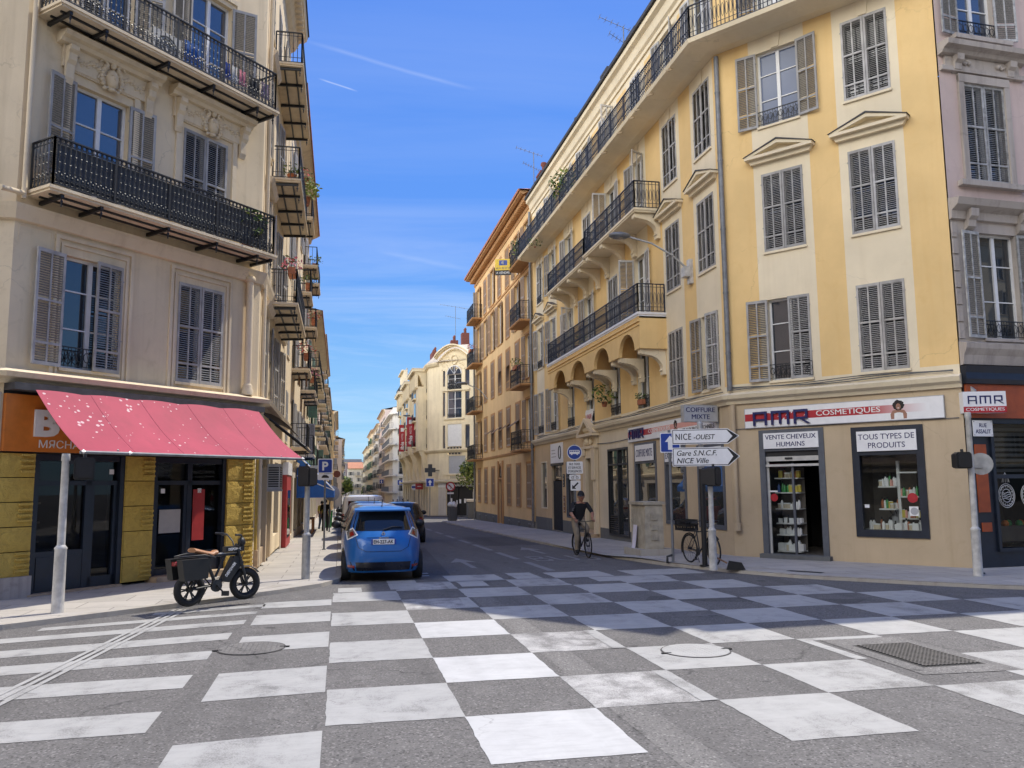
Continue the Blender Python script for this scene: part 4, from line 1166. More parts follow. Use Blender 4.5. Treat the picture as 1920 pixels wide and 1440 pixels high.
# ---- signs and awnings of that shop
SG = thing('fascia_sign', 'orange fascia sign with white letters above the butcher shop front', 'shop sign', FL.P(0.5, 0.1, 2.7))
mb = MB(); mb.box(FL, -2.50, 3.44, 0.003, 0.10, 2.70, 3.74); mb.build('board', 'orange', SG)
mb = MB()
def letterB(): pass
t = text('B', FL, -1.74, 3.23, 0.47, 0.50, 'text_white', SG, 0.10, bold=0.045, ext=0.05)
t = text('U', FL, -1.18, 3.23, 0.47, 0.50, 'text_grey', SG, 0.10, bold=0.045, ext=0.05)
t2 = text('МЯСНА', FL, -1.46, 2.85, 0.80, 0.15, 'text_white', SG, 0.101, ext=0.006)
SG = thing('fascia_sign', 'dark red fascia panel at the far left edge beside the orange one', 'shop sign', FT.P(7.5, 0.1, 2.7))
mb = MB(); mb.box(FT, 6.0, 8.93, 0.003, 0.13, 2.72, 3.7, 0); mb.box(FT, 6.0, 8.97, 0.003, 0.12, 2.66, 2.72, 1); mb.box(FT, 6.0, 8.97, 0.003, 0.12, 3.7, 3.76, 1)
mb.box(FT, 8.93, 8.97, 0.003, 0.13, 2.72, 3.7, 1)
mb.build('board', ['red_panel', 'sign_white'], SG)
AW = thing('awning', 'faded pink cloth awning with bird droppings over the butcher shop', 'awning', FL.P(0.5, 0.3, 3.8))
mb = MB(); rows = []
nu, nw = 60, 10
for j in range(nw + 1):
    row = []
    for i in range(nu + 1):
        u = -2.12 + 5.37 * i / nu; t = j / nw
        sagw = 0.018 * math.sin(u * 5.1 + 0.6) * math.sin(math.pi * t) + 0.030 * abs(math.sin(u * 2.85 + 0.3)) * (1 - 0.4 * t) - 0.10 * math.sin(math.pi * t)
        row.append(FL.P(u, 0.30 + 1.5 * t, 3.85 - 1.2 * t + sagw))
    rows.append(row)
mb.grid(rows, 0, True); mb.grid([[p + Vector((0, 0, -0.006)) for p in r] for r in rows], 0, True, flip=True)
mb.build('canopy', 'awning_pink', AW)
mb = MB()
for u in (-1.05, 0.05, 1.15, 2.2):
    i = round((u + 2.12) / 5.37 * nu); mb.tube([r[i] + Vector((0, 0, -0.001)) for r in rows], 0.009, 4)
mb.tube([p + Vector((0, 0, 0.0)) for p in rows[-1]], 0.016, 5)
mb.build('seam', 'awning_seam', AW)
mb = MB(); mb.tube([FL.P(-2.14, 1.81, 2.64), FL.P(3.27, 1.81, 2.64)], 0.03, 8)
mb.build('front_bar', 'zinc', AW)
for u in (-2.1, -1.2, 3.2): mb = MB(); mb.octa(FL.P(u, 1.83, 2.65), 0.045, 0.04); mb.build('end_cap', 'sign_white', AW)
for u in (-1.4, 2.6):
    mb = MB(); mb.tube([FL.P(u, 0.3, 3.75), FL.P(u + 0.45, 1.0, 2.85), FL.P(u, 1.78, 2.68)], 0.022, 6); mb.build('arm', 'galvanised', AW)
AW = thing('awning', 'dark closed-in awning over the side wall shop near the corner', 'awning', FS.P(1.5, 0.3, 3.6))
mb = MB(); rows = []
for j in range(6):
    t = j / 5; rows.append([FS.P(0.5 + 4.0 * i / 10, 0.1 + 1.05 * t, 3.88 - 0.75 * t * t - 0.1 * t) for i in range(11)])
mb.grid(rows, 0, True); mb.grid([[p + Vector((0, 0, -0.006)) for p in r] for r in rows], 0, True, flip=True)
mb.build('canopy', 'awning_dark', AW)
mb = MB()
for u in (0.5, 2.5, 4.5): mb.tube([FS.P(u, 0.1, 3.85), FS.P(u, 1.15, 3.02)], 0.02, 6)
mb.tube([FS.P(0.5, 1.16, 3.02), FS.P(4.5, 1.16, 3.02)], 0.025, 6)
mb.build('frame', 'dark_metal', AW)
AC = thing('air_conditioner', 'cream air conditioner box with black grille on the side wall', 'air conditioner', FS.P(1.95, 0.1, 1.95))
mb = MB(); mb.box(FS, 1.65, 2.5, 0.16, 0.48, 1.95, 2.62); mb.build('casing', 'aircon', AC)
mb = MB()
for G, u0, u1 in ((Fr(FS.xy(1.65, 0.48), (-1, 0)), 0.03, 0.29),):
    pass
for i in range(9): mb.box(Fr(FS.xy(1.65, 0.0), (1, 0)), 0.19, 0.45, 0.002, 0.012, 2.02 + i * 0.06, 2.05 + i * 0.06)
for i in range(9): mb.box(FS, 1.7, 2.3, 0.481, 0.49, 2.02 + i * 0.06, 2.055 + i * 0.06)
mb.build('grille', 'black_plastic', AC)
mb = MB(); mb.box(FS, 1.62, 2.55, 0.003, 0.5, 1.90, 1.95); mb.build('bracket', 'galvanised', AC)
# ================================================================== YELLOW CORNER BUILDING
CY = (10.36, 20.80); EY = (13.85, 16.22)
FC = Fr((10.24, 20.96), (0.60645, -0.79512))              # cut-off corner with the cosmetics shop
UC0, UC1 = 0.20, 5.93
FY = Fr(CY, (0.0, -1.0))                                  # along the street: u = 20.8 - Y
def U(Y): return CY[1] - Y
YEND = 43.8
YB = thing('corner_building', 'tall yellow corner building with cream window bands and a cosmetics shop at street level', 'building', (10.36, 20.8, 0))
zc = 4.40; ZT = 18.0
G4 = 14.55                                                # attic floor level
fl = [(4.67, 2.18), (8.15, 2.17), (11.66, 2.14)]
cols = (2.0, 4.31)
opsC = [(c - 0.565, c + 0.565, z, z + h) for c in cols for z, h in fl] + [(c - 0.5, c + 0.5, G4 + 0.15, G4 + 2.3) for c in cols]
bandC = [(1.22, 2.78, zc, 14.5, 1), (3.53, 5.09, zc, 14.5, 1), (UC0, UC1, zc, 4.66, 1), (UC0, UC1, 16.9, ZT, 1)]
mb = MB()
wall(mb, FC, UC0, UC1, zc, ZT, opsC, bandC, 0.24, 0, 1)
bays = [21.78, 24.25, 27.2, 30.2, 33.5, 36.5, 39.6, 42.3]
opsY = []
for i, Y in enumerate(bays):
    for z, h in fl:
        if 2 <= i <= 5: 
            z0, h0 = {4.67: (4.62, 2.2), 8.15: (7.62, 2.45), 11.66: (11.12, 2.55)}[z]
        else: z0, h0 = z, h
        opsY.append((U(Y) - 0.565, U(Y) + 0.565, z0, z0 + h0))
    opsY.append((U(Y) - 0.52, U(Y) + 0.52, G4 + 0.12, G4 + 2.35))
bandY = []
for i, Y in enumerate(bays):
    if i < 2 or i > 5: bandY.append((U(Y) - 0.80, U(Y) + 0.80, zc, 14.5, 1))
    else: bandY.append((U(Y) - 0.8, U(Y) + 0.8, 7.6, 14.5, 1))
    bandY.append((U(Y) - 0.95, U(Y) + 0.95, G4, 16.9, 1))
bandY += [(U(YEND), U(20.8), zc, 4.62, 1), (U(YEND), U(20.8), 16.9, ZT, 1)]
wall(mb, FY, U(YEND), 0.0, zc, ZT, opsY, bandY, 0.24, 0, 1)
# ground floor
opsG = [(1.05, 2.72, 0.16, 3.36), (3.45, 5.03, 0.71, 3.31)]
wall(mb, FC, UC0, UC1, -0.1, zc, opsG, (), 0.16, 2, 2)
opsH = [(U(22.92), U(21.2), 0.75, 3.1), (U(25.45), U(23.8), 0.75, 3.17), (U(28.25), U(26.2), 0.85, 3.42), (U(31.3), U(29.0), 0.05, 3.35),
        (U(34.0), U(32.95), 0.0, 3.1), (U(37.5), U(36.15), 0.5, 3.05), (U(40.3), U(38.3), -0.2, 3.3), (U(42.4), U(41.15), 0.8, 3.2)]
wall(mb, FY, U(YEND), 0.0, -0.6, zc, opsH, [(U(35.6), U(34.45), -0.6, zc, 3), (U(YEND), U(34.45), -0.6, zc, 3), (U(YEND), U(34.45), -0.6, 0.35, 5), (U(32.5), U(28.5), -0.6, zc, 4), (U(32.5), U(28.5), -0.6, 0.28, 5)], 0.2, 2, 2)
bk = [(10.36, YEND), (24, YEND), (23, 25.0), EY]
for a, b in zip(bk, bk[1:]): mb.face([(*b, -0.6), (*a, -0.6), (*a, ZT), (*b, ZT)])
mb.build('wall', ['yellow', 'cream', 'tan', 'tan_yellow', 'cream_shop', 'plinth_grey'], YB)
pathR = [(10.36, YEND), CY, EY]
mb = MB()
sweep(mb, pathR, [(0.004, 4.12), (0.06, 4.12), (0.09, 4.2), (0.20, 4.26), (0.24, 4.36), (0.10, 4.42), (0.004, 4.44)])
mb.build('cornice', 'cream', YB)
mb = MB()
sweep(mb, pathR, [(0.003, 17.1), (0.06, 17.1), (0.06, 17.25), (0.14, 17.32), (0.2, 17.62), (0.34, 17.7), (0.36, 17.86), (0.003, 17.9)])
mb.build('roof_cornice', 'cream', YB)
mb = MB()
sweep(mb, pathR, [(0.30, 17.9), (0.44, 17.9), (0.46, 18.0), (0.30, 18.02)])
mb.plan([(10.36 - .4, YEND), (CY[0] - .4, CY[1] - .2), (EY[0] - .28, EY[1] - .36), (23, 25), (24, YEND)], 18.03)
mb.build('roof', 'roof_dark', YB)
# long top balcony wrapping the corner
mb = MB()
top = [(10.36, 43.4), CY, (EY[0] - 0.15, EY[1] + 0.2)]
sweep(mb, top, [(0.004, 14.22), (0.30, 14.22), (0.80, 14.30), (0.92, 14.34), (0.96, 14.45), (0.004, 14.5)])
tb = mb.build('balcony', 'cream', YB)
mb = MB()
def off(path, w):
    out = []
    for i, p in enumerate(path):
        a, b = path[max(i - 1, 0)], path[min(i + 1, len(path) - 1)]
        def nr(p, q):
            d = Vector((q[0] - p[0], q[1] - p[1])).normalized(); return Vector((d.y, -d.x))
        n1 = nr(a, p) if a != p else nr(p, b); n2 = nr(p, b) if b != p else n1
        m = (n1 + n2) / (1 + n1.dot(n2)); out.append((p[0] + m.x * w, p[1] + m.y * w))
    return out
railing(mb, [(10.3, 43.35)] + off([(10.36, 43.35), CY, (EY[0] - .2, EY[1] + .26)], 0.88), 14.46, 0.98, 0.12, 'panel')
mb.build('railing', 'iron_blue', tb)
mb = MB()
for Y in (21.9, 23.5, 24.6, 25.2, 26.4, 28.2, 30.5, 32.6, 34.6, 36.8, 39, 41, 43):
    mb.bar(FY.P(U(Y), 0.8, 14.3), FY.P(U(Y), 1.02, 14.22), 0.05, 0.05)
mb.build('spout_row', 'tan', tb)
# windows of the corner
S = 'shutter_grey'
window(YB, FC, 2.0, fl[0][0], 1.13, fl[0][1], 172, 4, S, guard=True)
window(YB, FC, 4.31, fl[0][0], 1.13, fl[0][1], 0, 0, S, style='plain')
for c in cols: window(YB, FC, c, fl[1][0], 1.13, fl[1][1], 0, 0, S, style='plain')
window(YB, FC, 2.0, fl[2][0], 1.13, fl[2][1], 172, 172, S, glass='glass_soft', guard=True)
window(YB, FC, 4.31, fl[2][0], 1.13, fl[2][1], 0, 0, S, style='plain')
for c in cols: window(YB, FC, c, G4 + 0.15, 1.0, 2.15, 170, 170, S)
def keystone(mb, F, u, z): mb.prism(F, [(u - 0.1, z), (u + 0.1, z), (u + 0.16, z + 0.42), (u - 0.16, z + 0.42)], 0.003, 0.03)
def pediment(F, u, z, hw=0.93):
    mb = MB(); G = F
    mb.prism(F, [(u - hw + 0.12, z), (u + hw - 0.12, z), (u + hw - 0.05, z + 0.12), (u - hw + 0.05, z + 0.12)], 0.003, 0.12)
    mb.box(F, u - hw, u + hw, 0.003, 0.24, z + 0.12, z + 0.2)
    for s in (-1, 1):
        mb.prism(F, [(u - s * (hw), z + 0.2), (u, z + 0.50), (u, z + 0.40), (u - s * (hw - 0.22), z + 0.2)], 0.003, 0.24)
        mb.prism(F, [(u - s * (hw + 0.03), z + 0.205), (u, z + 0.54), (u, z + 0.503), (u - s * hw, z + 0.202)], 0.003, 0.27, 1)
    mb.prism(F, [(u - hw + 0.22, z + 0.2), (u + hw - 0.22, z + 0.2), (u, z + 0.40)], 0.003, 0.05)
    return mb.build('pediment', ['cream', 'roof_dark'], YB)
for c in cols: pediment(FC, c, 10.62)
for F_, u in [(FC, c) for c in cols] + [(FY, U(Y)) for Y in bays]: mb = MB(); keystone(mb, F_, u, 13.82); mb.build('keystone', 'cream', YB)
def vary(k): return [(0, 0), (170, 172), (172, 172), (172, 95), (168, 170), (0, 168)][k % 6]
rv = random.Random(11)
for i, Y in enumerate(bays):
    for j, (z, h) in enumerate(fl):
        if i < 2:
            a = (172, 12) if (i, j) == (0, 0) else (0, 0)
            window(YB, FY, U(Y), z, 1.13, h, a[0], a[1], S, style='plain' if a == (0, 0) else 'french', guard=a != (0, 0))
        elif i > 5:
            a = ((170, 170), (0, 168), (168, 172), (170, 0))[(i + j) % 4]
            window(YB, FY, U(Y), z, 1.13, h, a[0], a[1], 'shutter_pale', guard=True)
        else:
            z0, h0 = ((4.62, 2.2), (7.62, 2.45), (11.12, 2.55))[j]
            if j == 0: window(YB, FY, U(Y), z0, 1.13, h0, None, None, None, style='half', guard=True)
            else:
                a = ((172, 120), (170, 168), (95, 172), (168, 100), (0, 0))[(i * 2 + j * 3) % 5]
                window(YB, FY, U(Y), z0, 1.13, h0, a[0], a[1], 'shutter_pale')
    a = ((172, 172), (170, 150), (0, 0), (172, 100), (168, 172))[i % 5]
    window(YB, FY, U(Y), G4 + 0.12, 1.04, 2.2, a[0], a[1], 'shutter_pale')
    if i < 2 or i > 5: pediment(FY, U(Y), 10.62)
# ---- loggia front with four arches, carrying the lower long balcony
X0, X1, ZA, ZB = 24.96, 37.0, 6.36, 7.42
FA = Fr((9.42, 20.8), (0.0, -1.0))
arch = [(25.45, 27.03), (28.12, 29.94), (31.2, 33.18), (34.05, 35.98)]
mb = MB()
outline = [(U(X1), ZA)]
pts = [(U(X1), ZB), (U(X1), ZA)]
for a, b in arch[::-1]:
    ua, ub = U(b), U(a); c, r = (ua + ub) / 2, (ub - ua) / 2
    pts += [(c - r * math.cos(t), ZA + 0.66 * math.sin(t)) for t in [math.pi * q / 14 for q in range(15)]]
pts += [(U(X0), ZA), (U(X0), ZB)]
mb.prism(FA, pts, -0.12, 0.0)
mb.box(FY, U(X0) - 0.12, U(X0), 0.0, 0.82, ZA, ZB); mb.box(FY, U(X1), U(X1) + 0.12, 0.0, 0.82, ZA, ZB)
mb.box(FY, U(X1), U(X0), 0.005, 0.95, ZB - 0.06, ZB)
lg = mb.build('loggia', 'yellow', YB)
mb = MB()
mb.box(FA, U(X1) - 0.02, U(X0) + 0.02, 0.0, 0.03, 7.12, 7.18); mb.box(FA, U(X1) - 0.03, U(X0) + 0.03, 0.0, 0.05, 7.24, 7.32)
mb.build('moulding', 'yellow', lg)
def corbel(Y, zt, par, pr=0.88, hw=0.125, mat='cream', hgt=0.82):
    k = MB(); G = Fr(FY.xy(U(Y)), FY.n)
    prof = [(0.004, zt), (pr, zt), (pr, zt - 0.13), (pr - 0.05, zt - 0.17), (pr - 0.12, zt - 0.15)]
    for q in range(9):
        t = q / 8 * math.pi / 2
        prof.append((pr - 0.15 - (pr - 0.27) * math.sin(t), zt - 0.18 - (hgt - 0.38) * (1 - math.cos(t))))
    prof += [(0.16, zt - hgt + 0.14), (0.12, zt - hgt + 0.1), (0.12, zt - hgt), (0.004, zt - hgt)]
    k.prism(G, prof, -hw, hw); return k.build('corbel', mat, par)
for Y in (25.2, 27.2, 27.95, 30.12, 31.0, 33.35, 33.9, 36.4): corbel(Y, ZA - 0.003, lg)
lb = balcony(YB, FY, U(X1), U(X0), 7.55, 1.0, 0.13, 0.95, 'panel', ('sign_white', 'iron_blue'), sp=0.12)
b2a = balcony(YB, FY, U(31.0), U(25.1), 11.1, 0.97, 0.13, 0.95, 'panel', ('cream', 'iron_blue'), sp=0.12)
b2b = balcony(YB, FY, U(37.0), U(31.06), 10.95, 0.95, 0.13, 0.9, 'panel', ('cream', 'iron_blue'), sp=0.12)
for Y in (25.35, 27.6, 28.9, 30.7): corbel(Y, 10.96, b2a, 0.9, 0.14)
for Y in (31.9, 33.6, 35.2, 36.6): corbel(Y, 10.81, b2b, 0.88, 0.14)
# chimneys
for Y, h in ((28.4, 1.2), (31.7, 1.3), (36.9, 0.9), (41.5, 0.7)):
    mb = MB(); x = 11.3
    mb.box(WF, x - 0.5, x + 0.5, -Y - 0.35, -Y + 0.35, 18.0, 18.0 + h)
    mb.box(WF, x - 0.62, x + 0.62, -Y - 0.47, -Y + 0.47, 18.0 + h, 18.1 + h, 1)
    mb.box(WF, x - 0.45, x + 0.45, -Y - 0.3, -Y + 0.3, 18.1 + h, 18.22 + h, 1)
    if Y > 36:
        for q in (-0.25, 0.25): mb.lathe((x + q, Y, 18.22 + h), [(0.12, 0), (0.1, 0.45), (0.17, 0.5), (0.15, 0.6)], 8, 1)
    mb.build('chimney', ['pale', 'roof_dark'], YB)
mb = MB()
mb.tube([FC.P(0.30, 0.10, 14.1), FC.P(0.30, 0.10, 4.5)], 0.07, 10)
for z in (5.5, 7.2, 9, 11, 13): mb.lathe(FC.P(0.30, 0.10, z), [(0.08, 0), (0.08, 0.05)], 10)
mb.build('drainpipe', 'zinc', YB)
mb = MB(); mb.tube([FC.P(0.36, 0.10, 4.1), FC.P(0.36, 0.10, 0.9)], 0.065, 10); mb.lathe(FC.P(0.36, 0.10, 0.75), [(0.1, 0), (0.1, 0.2)], 10)
mb.build('drainpipe', 'tan', YB)
# sagging cables under the cornice
mb = MB()
for k in range(3):
    z = 4.52 + 0.03 * k
    mb.tube([FC.P(UC0 + 5.6 * t, 0.06, z + 0.03 * math.sin(9 * t + k) - 0.02) for t in [q / 14 for q in range(15)]], 0.012, 4)
    mb.tube([FY.P(U(43 - 22 * t), 0.06, z + 0.04 * math.sin(15 * t + k) - 0.05) for t in [q / 26 for q in range(27)]], 0.012, 4)
mb.tube([FC.P(UC0 + 0.15 + 5.5 * t, 0.03, 3.44 + 0.015 * math.sin(12 * t)) for t in [q / 10 for q in range(11)]], 0.010, 4)
mb.tube([FY.P(U(33 - 4.6 * t), 0.03, 3.68 - 0.06 * math.sin(3 * t)) for t in [q / 10 for q in range(11)]], 0.014, 4)
mb.build('cable', 'plinth_grey', YB)

# ---- shop door and display window on the cut corner
def framebox(F, u0, u1, z0, z1, t, d0, d1, mat, name, par, bottom=True):
    mb = MB()
    mb.box(F, u0, u0 + t, d0, d1, z0, z1); mb.box(F, u1 - t, u1, d0, d1, z0, z1); mb.box(F, u0 + t, u1 - t, d0, d1, z1 - t, z1)
    if bottom: mb.box(F, u0 + t, u1 - t, d0, d1, z0, z0 + t)
    return mb.build(name, mat, par)
dr = framebox(FC, 1.03, 2.74, 0.14, 3.38, 0.15, -0.12, 0.035, 'grey_frame', 'shop_door', YB, False)
mb = MB(); mb.box(FC, 1.18, 2.59, -0.12, 0.02, 2.82, 2.88, 0); mb.box(FC, 1.18, 2.59, -0.14, -0.02, 2.56, 2.68, 1); mb.box(FC, 1.18, 2.59, -0.16, -0.05, 2.68, 2.82, 2); mb.box(FC, 1.18, 2.59, -0.03, 0.01, 2.42, 2.48, 1)
mb.box(FC, 1.18, 1.24, -0.1, -0.05, 0.16, 2.56, 1); mb.box(FC, 1.84, 1.90, -0.1, -0.05, 0.16, 2.5, 0); mb.box(FC, 1.7, 1.9, -0.02, 0.0, 2.6, 2.65, 2)
mb.build('shutter_box', ['grey_frame', 'aircon', 'dark_metal'], dr)
mb = MB(); mb.face([FC.P(1.2, -0.075, 0.16), FC.P(1.87, -0.075, 0.16), FC.P(1.87, -0.075, 2.5), FC.P(1.2, -0.075, 2.5)]); mb.build('pane', 'shop_glass', dr)
mb = MB(); mb.box(FC, 0.99, 2.80, -0.14, 0.20, 0.0, 0.155 + 0.03); mb.build('doorstep', 'plinth_grey', YB)
dw = framebox(FC, 3.42, 5.06, 0.69, 3.33, 0.17, -0.10, 0.04, 'navy_frame', 'display_window', YB)
mb = MB(); mb.box(FC, 3.59, 4.89, -0.10, 0.03, 2.64, 2.72); mb.build('transom', 'navy_frame', dw)
mb = MB(); mb.face([FC.P(3.58, -0.06, 0.86), FC.P(4.90, -0.06, 0.86), FC.P(4.90, -0.06, 2.66), FC.P(3.58, -0.06, 2.66)]); mb.build('pane', 'shop_glass', dw)
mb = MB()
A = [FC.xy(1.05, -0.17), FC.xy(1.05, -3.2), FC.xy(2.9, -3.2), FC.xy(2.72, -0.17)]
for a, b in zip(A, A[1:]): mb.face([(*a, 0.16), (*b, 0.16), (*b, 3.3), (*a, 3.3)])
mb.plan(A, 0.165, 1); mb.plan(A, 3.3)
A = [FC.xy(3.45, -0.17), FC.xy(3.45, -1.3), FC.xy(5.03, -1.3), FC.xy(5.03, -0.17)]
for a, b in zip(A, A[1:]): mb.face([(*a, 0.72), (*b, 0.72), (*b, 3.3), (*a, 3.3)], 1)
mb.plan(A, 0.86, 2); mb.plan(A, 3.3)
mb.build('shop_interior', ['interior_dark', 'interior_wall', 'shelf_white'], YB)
# shelves and goods
SD = thing('display_shelf', 'white branching shelf rack standing in the cosmetics display window', 'shelf', FC.P(4.25, -0.6, 0.86))
mb = MB(); mb.box(FC, 4.25, 4.32, -0.62, -0.55, 0.862, 2.5); mb.build('post', 'shelf_white', SD)
shelves = []
for u0, u1, z in ((4.32, 4.75, 2.2), (3.85, 4.25, 1.86), (4.32, 4.78, 1.62), (3.85, 4.25, 1.32), (4.32, 4.8, 1.1)):
    mb = MB(); mb.box(FC, u0, u1, -0.75, -0.4, z, z + 0.035); mb.build('shelf', 'shelf_white', SD); shelves.append((u0, u1, z + 0.036))
DR = thing('product_rack', 'tall wall rack of shelves behind the glass of the cosmetics shop doorway', 'shelf', FC.P(1.5, -0.6, 0.17))
mb = MB(); mb.box(FC, 1.2, 1.84, -0.9, -0.88, 0.17, 2.4); mb.build('back', 'interior_wall', DR)
dsh = []
for z in (0.2, 0.62, 0.92, 1.3, 1.72, 2.1):
    mb = MB(); mb.box(FC, 1.2, 1.84, -0.88, -0.45, z, z + 0.03); mb.build('shelf', 'shelf_white', DR); dsh.append((1.22, 1.82, z + 0.031))
DR2 = thing('product_rack', 'dim shelf rack deep inside the cosmetics shop on the right of the doorway', 'shelf', FC.P(2.3, -2.9, 0.17))
mb = MB(); mb.box(FC, 1.95, 2.75, -3.18, -3.15, 0.17, 2.4); mb.build('back', 'interior_wall', DR2)
dsh2 = []
for z in (0.9, 1.35, 1.8):
    mb = MB(); mb.box(FC, 1.95, 2.7, -3.14, -2.8, z, z + 0.03); mb.build('shelf', 'interior_wall', DR2); dsh2.append((1.97, 2.68, z + 0.031))
def bottle_proto(col, h, r, k):
    mb = MB()
    if k == 0: mb.lathe((0, 0, 0), [(r, 0), (r, h * 0.62), (r * 0.45, h * 0.72), (r * 0.45, h * 0.8)], 10, 0)
    elif k == 1: mb.lathe((0, 0, 0), [(r * 1.2, 0), (r * 1.2, h * 0.6)], 10, 0)
    else: mb.box(WF, -r, r, -r * 0.7, r * 0.7, 0, h * 0.85, 0)
    me1 = mb.build('bottle', col, mesh_only=True)
    mb = MB()
    if k == 0: mb.lathe((0, 0, 0), [(r * 0.5, h * 0.8), (r * 0.5, h)], 8, 0)
    elif k == 1: mb.lathe((0, 0, 0), [(r * 1.25, h * 0.6), (r * 1.25, h * 0.78)], 10, 0)
    else: mb.box(WF, -r * 0.8, r * 0.8, -r * 0.6, r * 0.6, h * 0.85, h * 0.9, 0)
    return me1, mb.build('cap', 'dark_metal' if k == 0 else 'sign_white', mesh_only=True)
protos = [bottle_proto(c, h, r, k) for c, h, r, k in (('sign_white', 0.2, 0.03, 0), ('dark_metal', 0.17, 0.028, 0), ('bottle_green', 0.22, 0.03, 0), ('cream_shop', 0.14, 0.034, 1), ('terracotta', 0.2, 0.026, 0), ('bottle_yellow', 0.16, 0.04, 2), ('bottle_blue', 0.2, 0.03, 0), ('sign_white', 0.12, 0.045, 2), ('sign_pink', 0.18, 0.03, 0))]
rb = random.Random(3)
def goods(u0, u1, z, w, n, label, grp, pick, s=1.0):
    for i in range(n):
        m1, m2 = protos[rb.choice(pick)]
        o = bpy.data.objects.new('cosmetic_bottle', m1); COL.objects.link(o)
        o.location = FC.P(u0 + (i + 0.5) * (u1 - u0) / n, w + rb.uniform(-0.06, 0.06), z); o.rotation_euler = (0, 0, FC.ang + rb.uniform(-.3, .3)); o.scale = (s, s, s * rb.uniform(0.85, 1.1))
        tag(o, label, 'bottle', grp)
        c = bpy.data.objects.new('cap', m2); COL.objects.link(c); c.parent = o
for (a, b, z), nm in zip(shelves, ('upper right', 'upper left', 'middle right', 'lower left', 'lower right')):
    if z > 2.2: continue
    goods(a, b, z, -0.57, 8, 'small cosmetic bottle on the %s arm of the white display rack' % nm, 'bottles on the display rack, %s arm' % nm, [0, 1, 2, 3, 4, 5, 8, 0, 7], 1.3)
goods(3.62, 4.86, 0.862, -0.32, 20, 'cosmetic bottle standing on the sill of the display window', 'bottles on the display window sill', [0, 1, 3, 4, 7, 0], 1.35)
for k, ((a, b, z), nm, pk) in enumerate(zip(dsh, ('bottom', 'second', 'third', 'fourth', 'fifth', 'top'), ([7, 0, 3], [7, 0], [5, 7, 1], [0, 7, 3], [2, 2, 6, 5], [4, 3, 5]))):
    goods(a, b, z, -0.62, 8, 'bottle or tub on the %s shelf just inside the shop doorway' % nm, 'goods on the %s doorway shelf' % nm, pk, 1.25 if k else 1.7)
for (a, b, z), nm in zip(dsh2, ('lower', 'middle', 'upper')):
    goods(a, b, z, -2.95, 9, 'dim tub on the %s shelf deep inside the cosmetics shop' % nm, 'goods on the %s deep shelf' % nm, [0, 7, 3])
# a stuffed bag and stickers in the window
BG = thing('shop_bag', 'grey cloth bag hunched on the floor of the display window', 'bag', FC.P(4.12, -0.8, 0.87))
mb = MB(); mb.ball(FC.P(4.12, -0.85, 1.05), 0.2, 0, 10, 8, (0.8, 0.7, 1.1)); mb.ball(FC.P(4.16, -0.8, 1.24), 0.11, 0, 8, 6); mb.build('bag_body', 'sign_grey', BG)
mb = MB(); mb.tube([FC.P(4.05, -0.72, 1.2), FC.P(4.0, -0.66, 1.32), FC.P(4.12, -0.66, 1.36), FC.P(4.16, -0.7, 1.22)], 0.014, 5); mb.build('strap', 'dark_metal', BG)
def disc(mb, F, u, z, r, w, mat=0, n=20, t=0.003): mb.prism(F, [(u + r * math.cos(2 * math.pi * k / n), z + r * math.sin(2 * math.pi * k / n)) for k in range(n)], w - t, w, mat)
mb = MB(); disc(mb, FC, 4.72, 1.62, 0.115, -0.052, 0); mb.build('sticker', ['sign_red', 'sign_white', 'sign_grey'], dw); mb = MB(); mb.box(FC, 4.63, 4.83, -0.058, -0.054, 1.2, 1.42, 1); disc(mb, FC, 4.74, 1.31, 0.085, -0.050, 2); mb.build('sticker', ['sign_red', 'sign_white', 'sign_grey'], dw); mb = MB(); mb.box(FC, 3.62, 3.73, -0.058, -0.054, 1.38, 1.46, 1); mb.build('sticker', ['sign_red', 'sign_white', 'sign_grey'], dw); mb = MB()
disc(mb, FC, 1.34, 1.62, 0.10, -0.07, 0); mb.box(FC, 1.24, 1.44, -0.073, -0.071, 1.76, 1.80, 1)
mb.build('sticker', ['sign_red', 'sign_white', 'sign_grey'], dr)

